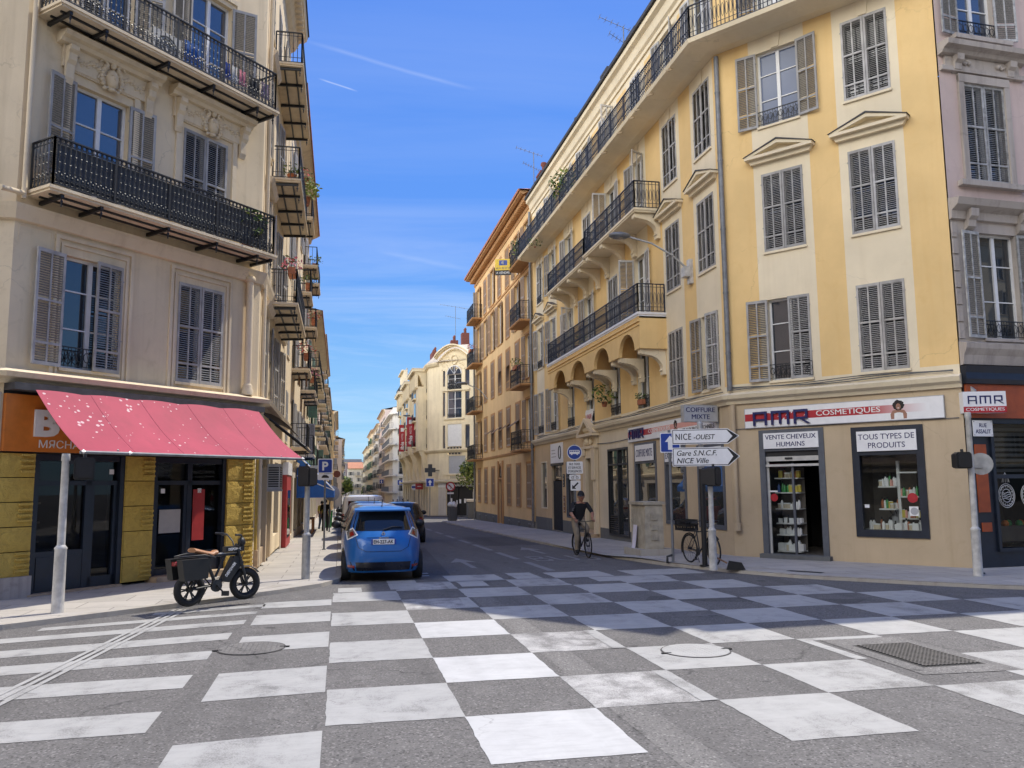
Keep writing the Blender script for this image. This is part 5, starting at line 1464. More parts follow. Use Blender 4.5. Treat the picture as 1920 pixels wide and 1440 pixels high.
# ---- signs on the yellow building
def sign_box(name, label, F, u0, u1, z0, z1, t=0.05, w0=0.005, mat='sign_white', cat='shop sign', rim=None):
    S_ = thing(name, label, cat, F.P((u0 + u1) / 2, w0, z0), 0)
    mb = MB(); mb.box(F, u0, u1, w0, w0 + t, z0, z1)
    if rim: 
        e = 0.015
        mb.box(F, u0 - e, u0, w0, w0 + t + 0.004, z0 - e, z1 + e, 1); mb.box(F, u1, u1 + e, w0, w0 + t + 0.004, z0 - e, z1 + e, 1)
        mb.box(F, u0, u1, w0, w0 + t + 0.004, z0 - e, z0, 1); mb.box(F, u0, u1, w0, w0 + t + 0.004, z1, z1 + e, 1)
    mb.build('board', [mat, rim or mat], S_)
    return S_, w0 + t
def woman(F, u, z, h, w, par, hair=True):
    """printed portrait: dark hair, face, shoulders, white top"""
    mb = MB(); s = h
    def el(cx, cz, rx, rz, ww, m, n=18): mb.prism(F, [(u + cx * s + rx * s * math.cos(2 * math.pi * k / n), z + cz * s + rz * s * math.sin(2 * math.pi * k / n)) for k in range(n)], ww - 0.001, ww, m)
    rr = random.Random(2)
    mb.prism(F, [(u - 0.40 * s, z), (u + 0.40 * s, z), (u + 0.42 * s, z + 0.26 * s), (u + 0.30 * s, z + 0.46 * s), (u + 0.10 * s, z + 0.50 * s), (u - 0.10 * s, z + 0.50 * s), (u - 0.30 * s, z + 0.46 * s), (u - 0.42 * s, z + 0.26 * s)], w, w + 0.001, 1)
    mb.prism(F, [(u - 0.24 * s, z), (u + 0.24 * s, z), (u + 0.22 * s, z + 0.30 * s), (u + 0.08 * s, z + 0.34 * s), (u - 0.08 * s, z + 0.34 * s), (u - 0.22 * s, z + 0.30 * s)], w + 0.001, w + 0.002, 2)
    mb.prism(F, [(u + (0.30 + 0.03 * rr.uniform(-1, 1)) * s * math.cos(2 * math.pi * k / 26), z + 0.74 * s + (0.27 + 0.03 * rr.uniform(-1, 1)) * s * math.sin(2 * math.pi * k / 26)) for k in range(26)], w + 0.001, w + 0.002, 0)
    el(0, 0.66, 0.125, 0.17, w + 0.003, 1); el(0, 0.585, 0.05, 0.018, w + 0.004, 2); el(-0.045, 0.69, 0.02, 0.012, w + 0.004, 0); el(0.045, 0.69, 0.02, 0.012, w + 0.004, 0)
    return mb.build('printed_portrait', ['hair', 'skin', 'text_white'], par)
def glyphs(F, u0, z0, hh, w, par, mat, ext=0.05, st=0.13, shear=0.12):
    """three wide constructed capitals A M R"""
    L = MB()
    def bar(x0, z0_, x1, z1_): 
        L.box(F, *sorted((u0 + x0 * hh, u0 + x1 * hh)), w, w + ext, z0 + min(z0_, z1_) * hh, z0 + max(z0_, z1_) * hh)
    s = 0.17
    # A
    bar(0, 0, s, 0.88); bar(0.0, 0.88, 1.1, 1.0 + 0.06); bar(1.1 - s, 0, 1.1, 0.88); bar(s, 0.36, 1.1 - s, 0.50)
    # M
    x = 1.45
    bar(x, 0, x + s, 0.88); bar(x, 0.88, x + 1.4, 1.06); bar(x + 1.4 - s, 0, x + 1.4, 0.88); bar(x + 0.7 - s / 2, 0.06, x + 0.7 + s / 2, 0.88)
    # R
    x = 3.2
    bar(x, 0, x + s, 0.88); bar(x, 0.88, x + 1.05, 1.06); bar(x + 1.05 - s, 0.5, x + 1.05, 0.88); bar(x + s, 0.36, x + 1.05, 0.5)
    L.prism(F, [(u0 + (x + 0.45) * hh, z0 + 0.36 * hh), (u0 + (x + 1.0) * hh, z0), (u0 + (x + 1.22) * hh, z0), (u0 + (x + 0.68) * hh, z0 + 0.36 * hh)], w, w + ext)
    return L.build('lettering', mat, par)
A1, w1 = sign_box('fascia_sign', 'long white cosmetics sign with red stripe and portrait over the corner shop door', FC, 0.69, 5.55, 3.46, 3.96, 0.06, rim='sign_grey')
mb = MB(); mb.box(FC, 0.69, 3.95, w1, w1 + 0.002, 3.63, 3.82, 0)
for k in range(10): mb.box(FC, 3.95 + k * 0.13, 4.08 + k * 0.13, w1, w1 + 0.002, 3.63, 3.82, 1)
for k in range(26): mb.box(FC, rb.uniform(0.9, 2.4), rb.uniform(0.9, 2.4) + 0.0, w1 + 0.002, w1 + 0.003, 0, 0) if False else None
# torn patches of the stripe behind the letters
for k in range(14):
    u = 0.93 + k * 0.11 + rb.uniform(-.03, .03); z = rb.choice((3.63, 3.80, 3.72)) + rb.uniform(-0.02, 0.02)
    mb.prism(FC, [(u, z), (u + rb.uniform(.03, .09), z + rb.uniform(-.02, .02)), (u + rb.uniform(.02, .07), z + rb.uniform(.02, .06))], w1 + 0.002, w1 + 0.0035, 2)
fade = 'sign_fade'
mm, NN, bb = _new(fade)
pu = NN.add('ShaderNodeVectorMath', operation='DOT_PRODUCT'); NN.l.new(geo(NN), pu.inputs[0]); pu.inputs[1].default_value = (FC.t[0], FC.t[1], 0)
base_u = FC.P(0, 0, 0).dot(Vector((FC.t[0], FC.t[1], 0)))
NN.l.new(NN.mix(NN.ramp(pu.outputs['Value'], base_u + 3.95, base_u + 5.2), c4((0.45, 0.03, 0.03)), c4((0.80, 0.80, 0.80))), bb.inputs['Base Color'])
mb.build('stripe', ['sign_red', fade, 'sign_white'], A1)
glyphs(FC, 0.93, 3.50, 0.345, w1 + 0.004, A1, 'text_navy')
text('COSMETIQUES', FC, 3.38, 3.725, 1.55, 0.155, 'text_white', A1, w1 + 0.002, bold=0.012)
woman(FC, 4.57, 3.48, 0.44, w1 + 0.003, A1)
A2, w2 = sign_box('fascia_sign', 'white cosmetics sign with portrait on the street side above the hair salon windows', FY, U(28.75), U(21.45), 3.52, 4.02, 0.06, rim='sign_grey')
mb = MB(); mb.box(FY, U(28.75), U(26.4), w2, w2 + 0.002, 3.68, 3.88, 0); mb.box(FY, U(26.4), U(22.6), w2, w2 + 0.002, 3.72, 3.88, 1)
mb.build('stripe', ['sign_red', 'sign_pink'], A2)
glyphs(FY, U(28.55), 3.60, 0.33, w2 + 0.003, A2, 'text_navy')
text('COSMETIQUES', FY, U(25.75), 3.78, 1.9, 0.15, 'text_white', A2, w2 + 0.002, bold=0.012)
text('ET AUX PROFESSIONNELS', FY, U(22.7), 3.62, 2.2, 0.12, 'text_black', A2, w2 + 0.002)
woman(FY, U(24.35), 3.54, 0.44, w2 + 0.003, A2)
def small_sign(label, F, u0, u1, z0, z1, body, tw, th, mat='text_navy', t=0.03, w0=0.036, line=1.0, bold=0.004):
    S_, ww = sign_box('lettered_sign', label, F, u0, u1, z0, z1, t, w0, cat='sign')
    text(body, F, (u0 + u1) / 2, (z0 + z1) / 2, tw, th, mat, S_, ww, bold=bold, line=line)
    return S_
small_sign('white VENTE CHEVEUX HUMAINS panel above the shop door', FC, 1.17, 2.62, 2.885, 3.29, 'VENTE CHEVEUX\nHUMAINS', 1.34, 0.31, line=1.12)
small_sign('white TOUS TYPES DE PRODUITS panel at the top of the display window', FC, 3.56, 4.92, 2.735, 3.22, 'TOUS TYPES DE\nPRODUITS', 1.28, 0.34, w0=0.042, line=1.12)
# ---- street side ground floor: salon windows, glass door, stone doorway, blue door
def street_window(Ya, Yb, z0, z1, fmat, t=0.09, tr=None, name='shop_window'):
    o = framebox(FY, U(Yb), U(Ya), z0, z1, t, -0.1, 0.03, fmat, name, YB)
    if tr: mb = MB(); mb.box(FY, U(Yb) + t, U(Ya) - t, -0.1, 0.02, tr, tr + 0.07); mb.build('transom', fmat, o)
    mb = MB(); mb.face([FY.P(U(Yb) + 0.02, -0.07, z0), FY.P(U(Ya) - 0.02, -0.07, z0), FY.P(U(Ya) - 0.02, -0.07, z1), FY.P(U(Yb) + 0.02, -0.07, z1)]); mb.build('pane', 'glass_shopfront', o)
    return o
glass_dark('glass_shopfront', (0.03, 0.034, 0.036), 2.0, 0.008)
street_window(21.18, 22.94, 0.73, 3.12, 'grey_frame', 0.11, 2.5)
street_window(23.78, 25.47, 0.73, 3.19, 'grey_frame', 0.11, 2.62)
street_window(26.18, 28.27, 0.83, 3.44, 'grey_frame', 0.11, 2.72)
o = street_window(28.98, 31.32, 0.05, 3.37, 'dark_metal', 0.08, 2.72, 'glazed_door')
mb = MB(); mb.box(FY, U(30.2), U(30.1), -0.1, 0.02, 0.1, 3.3); 
for k in range(9): mb.box(FY, U(31.2), U(30.2), -0.06, 0.0, 0.15 + k * 0.08, 0.19 + k * 0.08)
mb.build('door_leaf', 'dark_metal', o)
small_sign('white COIFFURE MIXTE window panel on the street side', FY, U(28.1), U(26.35), 2.8, 3.36, 'COIFFURE MIXTE', 1.55, 0.26, t=0.02)
small_sign('white EXTENSIONS window panel half hidden by the one-way sign', FY, U(25.35), U(23.9), 2.7, 3.1, 'EXTENSIONS', 1.3, 0.2, t=0.02)
small_sign('white LISSAGE window panel behind the direction signs', FY, U(22.8), U(21.3), 2.6, 3.03, 'LISSAGE', 1.2, 0.2, t=0.02)
st = MB()
st.box(FY, U(34.35), U(34.0), 0.003, 0.14, 0.0, 3.5); st.box(FY, U(32.95), U(32.6), 0.003, 0.14, 0.0, 3.5); st.box(FY, U(34.0), U(32.95), 0.003, 0.12, 3.1, 3.5)
st.box(FY, U(34.45), U(32.5), 0.003, 0.22, 3.5, 3.6); st.box(FY, U(34.4), U(32.55), 0.003, 0.1, 3.6, 4.0); st.box(FY, U(34.6), U(32.35), 0.003, 0.34, 4.0, 4.12)
for s in (-1, 1):
    st.prism(FY, [(U(33.475) - s * 1.15, 4.12), (U(33.475), 4.78), (U(33.475), 4.62), (U(33.475) - s * 0.88, 4.12)], 0.003, 0.34)
for q in range(8): st.ball(FY.P(U(33.475) + 0.5 * math.cos(q * .785), 0.14, 3.78 + 0.09 * math.sin(q * .785)), 0.09, 0, 6, 4)
st.ball(FY.P(U(33.475), 0.16, 3.8), 0.15, 0, 8, 5)
st.box(FY, U(34.4), U(33.95), 0.14, 0.2, 3.2, 3.5); st.box(FY, U(33.0), U(32.55), 0.14, 0.2, 2.2, 3.5)
dwy = st.build('stone_doorway', 'cream_trim', YB)
mb = MB(); mb.box(FY, U(34.0), U(32.95), -0.5, -0.45, 0.0, 3.1); mb.build('door', 'grey_frame', dwy)
mb = MB(); mb.box(FY, U(34.2), U(32.7), -0.2, 0.35, -0.25, 0.0); mb.box(FY, U(34.0), U(32.95), -0.4, 0.1, 0.0, 0.14); mb.build('doorstep', 'step_stone', dwy)
mb = MB(); mb.box(FY, U(40.28), U(38.32), -0.16, -0.1, -0.2, 2.2, 0)
for k in range(14): mb.box(FY, U(40.28) + k * 0.14, U(40.28) + k * 0.14 + 0.03, -0.1, -0.085, -0.2, 2.2, 0)
mb.box(FY, U(40.28), U(38.32), -0.16, -0.12, 2.25, 3.3, 1)
mb.build('blue_door', ['navy_frame', 'glass'], YB)
o = street_window(41.15, 42.4, 0.8, 3.2, 'cream', 0.06, None)
o = street_window(36.15, 37.5, 0.5, 3.05, 'grey_frame', 0.06, 2.3)
S3, w3 = sign_box('lettered_sign', 'white panel with a black ring over the dark blue door', FY, U(40.3), U(38.0), 3.06, 4.02, 0.04, 0.005, cat='sign')
mb = MB()
ring = [(U(38.5) + 0.22 * math.cos(t), 3.55 + 0.3 * math.sin(t)) for t in [2 * math.pi * q / 20 for q in range(20)]]
mb.tube([FY.P(u, w3 + 0.004, z) for u, z in ring], 0.03, 4, closed=True); mb.build('ring_mark', 'text_black', S3)
mb = MB()
for k in range(3): mb.box(FY, U(40.1), U(39.2) - 0.1 * k, w3, w3 + 0.002, 3.35 + k * 0.16, 3.39 + k * 0.16)
mb.build('lettering', 'text_grey', S3)
mb = MB(); mb.box(FY, U(40.3), U(38.0), 0.006, 0.05, 2.94, 3.05); mb.build('strip', 'dark_metal', S3)
for Y, z0, z1, mt in ((37.95, 1.9, 2.5, 'dark_metal'), (37.9, 0.7, 1.5, 'wood')):
    PL = thing('wall_plaque', 'narrow %s plaque on the wall beside the dark blue door' % ('black' if mt == 'dark_metal' else 'brown wooden'), 'plaque', FY.P(U(Y), 0.01, z0))
    mb = MB(); mb.box(FY, U(Y) - 0.14, U(Y) + 0.14, 0.004, 0.03, z0, z1); mb.build('plate', mt, PL)
    mb = MB()
    for q in range(4): mb.box(FY, U(Y) - 0.09, U(Y) + 0.09, 0.03, 0.032, z0 + (q + 0.4) * (z1 - z0) / 4, z0 + (q + 0.6) * (z1 - z0) / 4)
    mb.build('engraving', 'text_grey', PL)
VB = thing('for_sale_banner', 'white and red for-sale cloth hung from a first floor window rail', 'banner', FY.P(U(33.5), 0.05, 4.4))
mb = MB(); rows = [[FY.P(U(33.5) - 0.5 + 0.14 * i, 0.06 + 0.03 * math.sin(i * 1.4 + j), 5.15 - 0.1 * j) for i in range(8)] for j in range(8)]
mb.grid(rows, 0, True, matfn=lambda a, b: 1 if a in (3, 4) and False else 0); mb.build('cloth', 'sign_white', VB)
text('A VENDRE', FY, U(33.5), 4.85, 0.86, 0.2, 'sign_red', VB, 0.10, bold=0.02, ext=0.002)
mb = MB(); mb.box(FY, U(33.5) - 0.45, U(33.5) + 0.4, 0.1, 0.102, 4.5, 4.64); mb.build('strip', 'sign_grey', VB)

# projecting lit box COIFFURE MIXTE, facing the crossing
FP = Fr((9.28, 21.35), (1.0, 0.0))
CM = thing('hanging_sign', 'grey COIFFURE MIXTE box sign projecting from the street wall near the corner', 'sign', FP.P(0.5, 0, 3.72))
mb = MB(); mb.box(FP, 0.02, 1.0, -0.2, 0.0, 3.72, 4.15, 0); mb.box(FP, 0.0, 1.02, -0.21, 0.006, 3.70, 3.72, 1); mb.box(FP, 0.0, 1.02, -0.21, 0.006, 4.15, 4.17, 1); mb.box(FP, 1.0, 1.02, -0.2, 0.006, 3.72, 4.15, 1); mb.box(FP, 0.0, 0.02, -0.2, 0.006, 3.72, 4.15, 1)
mb.build('casing', ['sign_grey', 'galvanised'], CM)
text('COIFFURE\nMIXTE', FP, 0.5, 3.94, 0.86, 0.32, 'text_navy', CM, 0.001, bold=0.008, line=1.05)
mb = MB(); mb.bar(FP.P(1.02, -0.1, 3.95), FP.P(1.09, -0.1, 3.95), 0.05, 0.05); mb.build('bracket', 'galvanised', CM)
# projecting AMR box at the right end
FQ = Fr(FC.P(5.98, 0.16, 0)[:2], (0.93, -0.30))
AM = thing('hanging_sign', 'white box sign with red strip projecting at the right end of the yellow building', 'sign', FQ.P(0.4, 0, 3.5))
mb = MB(); mb.box(FQ, 0.0, 0.92, -0.22, 0.0, 3.52, 4.0, 0); mb.build('casing', ['sign_white'], AM)
mb = MB(); mb.box(FQ, 0.0, 0.92, 0.0, 0.003, 3.52, 3.66, 0); mb.build('strip', 'sign_red', AM)
glyphs(FQ, 0.10, 3.72, 0.175, 0.002, AM, 'text_navy', 0.006)
text('COSMETIQUES', FQ, 0.46, 3.59, 0.82, 0.085, 'text_white', AM, 0.003, bold=0.01)
mb = MB(); mb.bar(FQ.P(0.3, -0.1, 4.0), FQ.P(0.2, -0.25, 4.18), 0.06, 0.1); mb.build('bracket', 'galvanised', AM)

# ================================================================== PINK BUILDING AT THE RIGHT EDGE
FK = Fr((13.88, 16.22), (0.998, 0.06))
PB = thing('pink_building', 'pink building with weathered grey stone window hoods at the right edge', 'building', FK.P(0, 0, 0))
mb = MB(); cu_ = [1.22, 4.2, 7.2]
ops = []
for c in cu_: ops += [(c - 0.6, c + 0.6, 9.04, 11.5), (c - 0.5, c + 0.6, 5.27, 7.8), (c - 0.6, c + 0.5, 12.68, 15.0)]
wall(mb, FK, -0.03, 9.5, 4.62, 17.4, ops, [(-0.03, 9.5, 4.62, 8.05, 1)], 0.22, 0, 1)
wall(mb, FK, -0.03, 9.5, -0.1, 4.62, [(0.68, 3.4, 0.5, 3.3)], (), 0.2, 2, 2)
P9 = FK.xy(9.5)
for a, b in ((FK.xy(-0.03), (23, 25.1)), ((23, 25.1), (30, 26)), ((30, 26), P9)): mb.face([(*a, 0), (*b, 0), (*b, 17.4), (*a, 17.4)])
mb.build('wall', ['pink', 'stone_grey', 'navy_frame'], PB)
mb = MB()
for z in (8.06,): mb.prism(Fr(FK.xy(4.7), FK.n), [(0.003, z), (0.08, z + 0.02), (0.10, z + 0.2), (0.28, z + 0.3), (0.34, z + 0.45), (0.003, z + 0.52)], -4.75, 4.75)
mb.build('cornice', 'stone_grey', PB); mb = MB()
mb.prism(Fr(FK.xy(4.7), FK.n), [(0.003, 4.62), (0.1, 4.64), (0.14, 4.85), (0.22, 5.0), (0.24, 5.12), (0.003, 5.18)], -4.75, 4.75)
mb.build('cornice', 'stone_grey', PB); mb = MB()
mb.prism(Fr(FK.xy(4.7), FK.n), [(0.003, 16.6), (0.3, 17.1), (0.42, 17.35), (0.003, 17.42)], -4.75, 4.75)
mb.build('cornice', 'stone_grey', PB); mb = MB()
for k in range(7): mb.box(FK, -0.02, 0.12, 0.003, 0.03, 5.25 + k * 0.4, 5.6 + k * 0.4)
mb.build('corner_quoins', 'stone_grey', PB)
mb = MB(); mb.plan([FK.xy(-0.03, 0.3), FK.xy(9.5, 0.3), (30, 26), (23, 25.1)], 17.43); mb.build('roof', 'roof_dark', PB)
for c in cu_:
    mb = MB()
    for (u0, u1, z0, z1) in ((c - 0.75, c - 0.6, 9.04, 11.65), (c + 0.6, c + 0.75, 9.04, 11.65)): mb.box(FK, u0, u1, 0.003, 0.07, z0, z1)
    mb.box(FK, c - 0.75, c + 0.75, 0.003, 0.08, 11.5, 11.7); mb.box(FK, c - 1.22, c + 1.22, 0.003, 0.10, 11.74, 11.85)
    mb.box(FK, c - 1.1, c + 1.1, 0.003, 0.06, 11.85, 12.12); mb.prism(Fr(FK.xy(c), FK.n), [(0.003, 12.12), (0.16, 12.14), (0.22, 12.22), (0.36, 12.26), (0.38, 12.38), (0.003, 12.42)], -1.25, 1.25)
    for s in (-0.78, 0.78):
        mb.prism(Fr(FK.xy(c + s), FK.n), [(0.0, 12.12), (0.24, 12.12), (0.22, 11.98), (0.14, 11.92), (0.12, 11.78), (0.0, 11.7)], -0.1, 0.1)
    for q in range(5):
        for s in (-1, 1): mb.ball(FK.P(c + s * (0.42 + 0.06 * q), 0.08, 11.98 + 0.03 * math.sin(q * 2)), 0.06 - 0.006 * q, 0, 6, 4)
    mb.box(FK, c - 0.95, c + 0.95, 0.003, 0.16, 8.9, 9.03); mb.box(FK, c - 0.85, c + 0.85, 0.003, 0.2, 12.55, 12.66)
    for s in (-0.75, 0.75):
        mb.prism(Fr(FK.xy(c + s), FK.n), [(0.0, 8.3), (0.26, 8.3), (0.24, 8.12), (0.15, 8.05), (0.13, 7.9), (0.0, 7.82)], -0.11, 0.11)
    mb.build('window_hood', 'stone_grey', PB)
    window(PB, FK, c, 9.04, 1.2, 2.46, 0, 0, 'shutter_old', style='plain', trim='stone_grey')
    window(PB, FK, c + 0.05, 5.27, 1.1, 2.53, 172, 172, 'shutter_old', guard=True, trim='stone_grey')
    window(PB, FK, c - 0.05, 12.68, 1.1, 2.3, 172, 165, 'shutter_old', guard=True, trim='stone_grey', glass='glass_sky')
# restaurant front below
mb = MB(); mb.prism(Fr(FK.xy(4.7), FK.n), [(0.003, 4.2), (0.12, 4.2), (0.16, 4.3), (0.14, 4.45), (0.2, 4.6), (0.003, 4.61)], -4.7, 4.75)
pf = mb.build('shopfront', 'navy_frame', PB)
mb = MB(); mb.box(FK, 0.0, 9.4, 0.004, 0.06, 3.42, 4.19); mb.build('fascia_panel', 'orange_dark', pf)
mb = MB()
for a, b, c, d in ((0.15, 0.46, 1.3, 2.82), (0.2, 0.46, 0.87, 1.07), (3.6, 3.95, 1.3, 2.8)): mb.box(FK, a, b, 0.004, 0.03, c, d)
mb.build('wall_panel', 'orange_dark', pf)
mb = MB(); mb.box(FK, 0.6, 0.68, -0.1, 0.05, 0.5, 3.32); mb.box(FK, 3.4, 3.5, -0.1, 0.05, 0.5, 3.32); mb.box(FK, 0.68, 3.4, -0.1, 0.04, 2.05, 2.14); mb.box(FK, 0.6, 3.5, -0.1, 0.06, 0.42, 0.5); mb.box(FK, 1.9, 1.96, -0.1, 0.03, 0.5, 3.3)
mb.build('window_frame', 'navy_frame', pf)
mb = MB(); mb.face([FK.P(0.68, -0.07, 0.5), FK.P(3.4, -0.07, 0.5), FK.P(3.4, -0.07, 3.3), FK.P(0.68, -0.07, 3.3)]); mb.build('pane', 'shop_glass', pf)
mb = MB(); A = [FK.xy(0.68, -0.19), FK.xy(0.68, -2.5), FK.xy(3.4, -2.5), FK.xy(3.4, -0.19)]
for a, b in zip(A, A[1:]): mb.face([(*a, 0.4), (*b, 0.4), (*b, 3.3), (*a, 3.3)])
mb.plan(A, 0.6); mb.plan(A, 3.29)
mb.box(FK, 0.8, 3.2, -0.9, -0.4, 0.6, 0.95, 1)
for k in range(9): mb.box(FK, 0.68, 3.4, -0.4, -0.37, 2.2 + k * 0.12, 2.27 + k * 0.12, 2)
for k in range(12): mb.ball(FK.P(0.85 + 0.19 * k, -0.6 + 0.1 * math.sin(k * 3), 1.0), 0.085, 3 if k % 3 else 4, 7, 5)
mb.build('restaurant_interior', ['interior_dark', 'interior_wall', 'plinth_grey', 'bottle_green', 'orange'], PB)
# white roundels printed on the glass
mb = MB()
for c, z in ((1.02, 1.66), (1.66, 1.66)):
    for r in (0.27, 0.23, 0.15): mb.tube([FK.P(c + r * 0.85 * math.cos(t), -0.062, z + r * math.sin(t)) for t in [2 * math.pi * q / 24 for q in range(24)]], 0.007, 4, closed=True)
    for q in range(16): mb.tube([FK.P(c + 0.19 * 0.85 * math.cos(q * .393), -0.062, z + 0.19 * math.sin(q * .393)), FK.P(c + 0.21 * 0.85 * math.cos(q * .393 + .12), -0.062, z + 0.21 * math.sin(q * .393 + .12))], 0.006, 4)
    for q in range(4): mb.tube([FK.P(c - 0.1 + 0.05 * i, -0.062, z - 0.07 + 0.045 * q + 0.015 * math.sin(i * 1.6 + q)) for i in range(5)], 0.007, 4)
    mb.tube([FK.P(c - 0.1, -0.062, z + 0.3), FK.P(c - 0.06, -0.062, z + 0.42), FK.P(c, -0.062, z + 0.52), FK.P(c + 0.06, -0.062, z + 0.42), FK.P(c + 0.1, -0.062, z + 0.3)], 0.008, 4)
    for q in range(5): mb.tube([FK.P(c - 0.1 + 0.05 * q, -0.062, z + 0.3), FK.P(c - 0.08 + 0.04 * q, -0.062, z + 0.4)], 0.007, 4)
mb.build('printed_roundel', 'text_white', pf)
RP, wr = sign_box('street_name_sign', 'white enamel RUE ASSALIT street name plate beside the orange panel', FK, 0.10, 0.64, 3.0, 3.36, 0.015, 0.062, cat='street sign')
text('RUE\nASSALIT', FK, 0.37, 3.18, 0.42, 0.23, 'text_navy', RP, wr, bold=0.012, line=1.1)
for u, z in ((0.13, 3.03), (0.61, 3.03), (0.13, 3.33), (0.61, 3.33)): mb = MB(); mb.octa(FK.P(u, wr, z), 0.014, 0.014); mb.build('screw', 'dark_metal', RP)

# ================================================================== OCHRE (BROWN) BUILDING
FB = Fr((10.36, 43.85), (0.0, -1.0))
def UB(Y): return 43.85 - Y
OB = thing('ochre_building', 'ochre apartment building with brown shutters and dentilled eaves', 'building', (10.36, 43.85, gz(44)))
bb_ = [45.3, 48.1, 50.95, 53.65, 56.4, 59.3, 62.15]
lv = [(4.45, 2.4), (8.05, 2.5), (11.35, 2.75), (14.65, 2.5)]
mb = MB(); ops = []
for i, Y in enumerate(bb_):
    for z, h in lv: ops.append((UB(Y) - 0.6, UB(Y) + 0.6, z, z + h))
    if i != 3: ops.append((UB(Y) - 0.56, UB(Y) + 0.56, 0.78, 3.22))
    else: ops.append((UB(Y) - 0.62, UB(Y) + 0.62, -0.55, 2.5))
wall(mb, FB, UB(64.0), 0, -1.2, 18.45, ops, [(UB(64.0), 0, -1.2, 0.05, 1)], 0.22, 0, 0)
E2 = Fr((10.36, 64.0), (1.0, 0.0))
for a, b in (((26, 64.0), (10.36, 64.0)),): mb.face([(*a, -1.2), (*b, -1.2), (*b, 18.45), (*a, 18.45)])
mb.face([(26, 43.85, -1.2), (26, 64, -1.2), (26, 64, 18.45), (26, 43.85, 18.45)])
mb.build('wall', ['ochre', 'plinth_grey'], OB)
pB = [(26, 64.0), (10.36, 64.0), (10.36, 43.85)]
mb = MB(); sweep(mb, pB, [(0.003, 17.7), (0.05, 17.7), (0.08, 17.9), (0.003, 17.95)]); mb.build('cornice', 'ochre_trim', OB); mb = MB(); sweep(mb, pB, [(0.003, 18.55), (0.5, 18.3), (0.66, 18.37), (0.68, 18.49), (0.003, 18.51)])
mb.build('cornice', 'ochre_trim', OB); mb = MB(); sweep(mb, pB, [(0.003, 3.85), (0.05, 3.86), (0.09, 3.98), (0.003, 4.02)]); mb.build('cornice', 'ochre_trim', OB); mb = MB(); sweep(mb, pB, [(0.003, 14.35), (0.05, 14.36), (0.07, 14.46), (0.003, 14.5)])
mb.build('cornice', 'ochre_trim', OB)
mb = MB()
n = 60
for k in range(n): mb.box(FB, UB(64.0) + (k + 0.3) * 20.15 / n, UB(64.0) + (k + 0.75) * 20.15 / n, 0.003, 0.42, 17.97, 18.22)
mb.build('dentil_row', 'ochre_trim', OB)
mb = MB(); sweep(mb, pB, [(0.6, 18.47), (0.76, 18.47), (0.78, 18.59), (0.6, 18.61)])
mb.face([(10.36 - 0.72, 43.7, 18.55), (10.36 - 0.72, 64.7, 18.55), (18, 58, 20.6), (18, 48, 20.6)][::-1]); mb.face([(10.36 - 0.72, 64.7, 18.55), (26, 64.7, 18.55), (18, 58, 20.6)][::-1]); mb.face([(10.36 - .72, 43.7, 18.55), (18, 48, 20.6), (26, 43.7, 18.55)][::-1])
mb.build('roof', 'roof_tile', OB)
mb = MB(); mb.box(WF, 11.0, 12.0, -44.9, -44.0, 18.0, 19.7, 0); mb.box(WF, 10.9, 12.1, -45, -43.9, 19.7, 19.8, 1)
for q in (11.25, 11.7): mb.lathe((q, 44.45, 19.8), [(0.13, 0), (0.12, 0.4), (0.2, 0.5), (0.17, 0.65)], 8, 1)
mb.build('chimney', ['pale', 'brick_red'], OB)
SBm = 'shutter_brown'
rr = random.Random(5)
for i, Y in enumerate(bb_):
    for j, (z, h) in enumerate(lv):
        a = (0, 0)
        if i in (0, 6) and j in (0, 1, 2, 3): a = (172, 172)
        elif j == 2: a = ((172, 172), (172, 168), (0, 0), (172, 172), (170, 170))[i % 5]
        elif j == 3: a = ((0, 0), (0, 0), (172, 172))[(i + 1) % 3]
        elif j in (0, 1) and i in (1, 2, 4): a = (0, 0)
        window(OB, FB, UB(Y), z, 1.2, h, a[0], a[1], SBm, fr='white_frame', style='plain' if a == (0, 0) else 'half', trim='ochre_trim', fine=False)
        if i not in (0, 6) and ((j == 1 and i in (2, 3, 4)) or (j == 0 and i in (2, 3, 4, 5))) and a == (0, 0):
            pass
    if i != 3: window(OB, FB, UB(Y), 0.78, 1.12, 2.42, 0, 0, SBm, style='plain', trim='ochre_trim', fine=False)
# lift-up lower leaves propped out
for Y, z in ((50.95, 9.0), (53.65, 9.0), (48.1, 5.3), (50.95, 5.3), (53.65, 5.3), (56.4, 5.3)):
    mb = MB(); a = [FB.P(UB(Y) - 0.5, 0.04, z + 0.55), FB.P(UB(Y) + 0.5, 0.04, z + 0.55)]; b = [FB.P(UB(Y) + 0.5, 0.62, z + 0.12), FB.P(UB(Y) - 0.5, 0.62, z + 0.12)]
    mb.face(a + b); mb.face([p + Vector((0, 0, -0.03)) for p in (a + b)][::-1])
    mb.build('lifted_shutter', SBm, OB)
mb = MB()
for i, Y in enumerate(bb_):
    for z0, z1, hw in [(0.78, 3.2, 0.56)] * (i != 3) + [(z, z + h, 0.6) for z, h in lv]:
        mb.box(FB, UB(Y) - hw - 0.14, UB(Y) - hw, 0.003, 0.035, z0 - 0.02, z1 + 0.12); mb.box(FB, UB(Y) + hw, UB(Y) + hw + 0.14, 0.003, 0.035, z0 - 0.02, z1 + 0.12)
        mb.box(FB, UB(Y) - hw, UB(Y) + hw, 0.003, 0.035, z1, z1 + 0.12)
    if i != 3:
        pass
mb.build('moulding', 'ochre_trim', OB)
mb = MB()
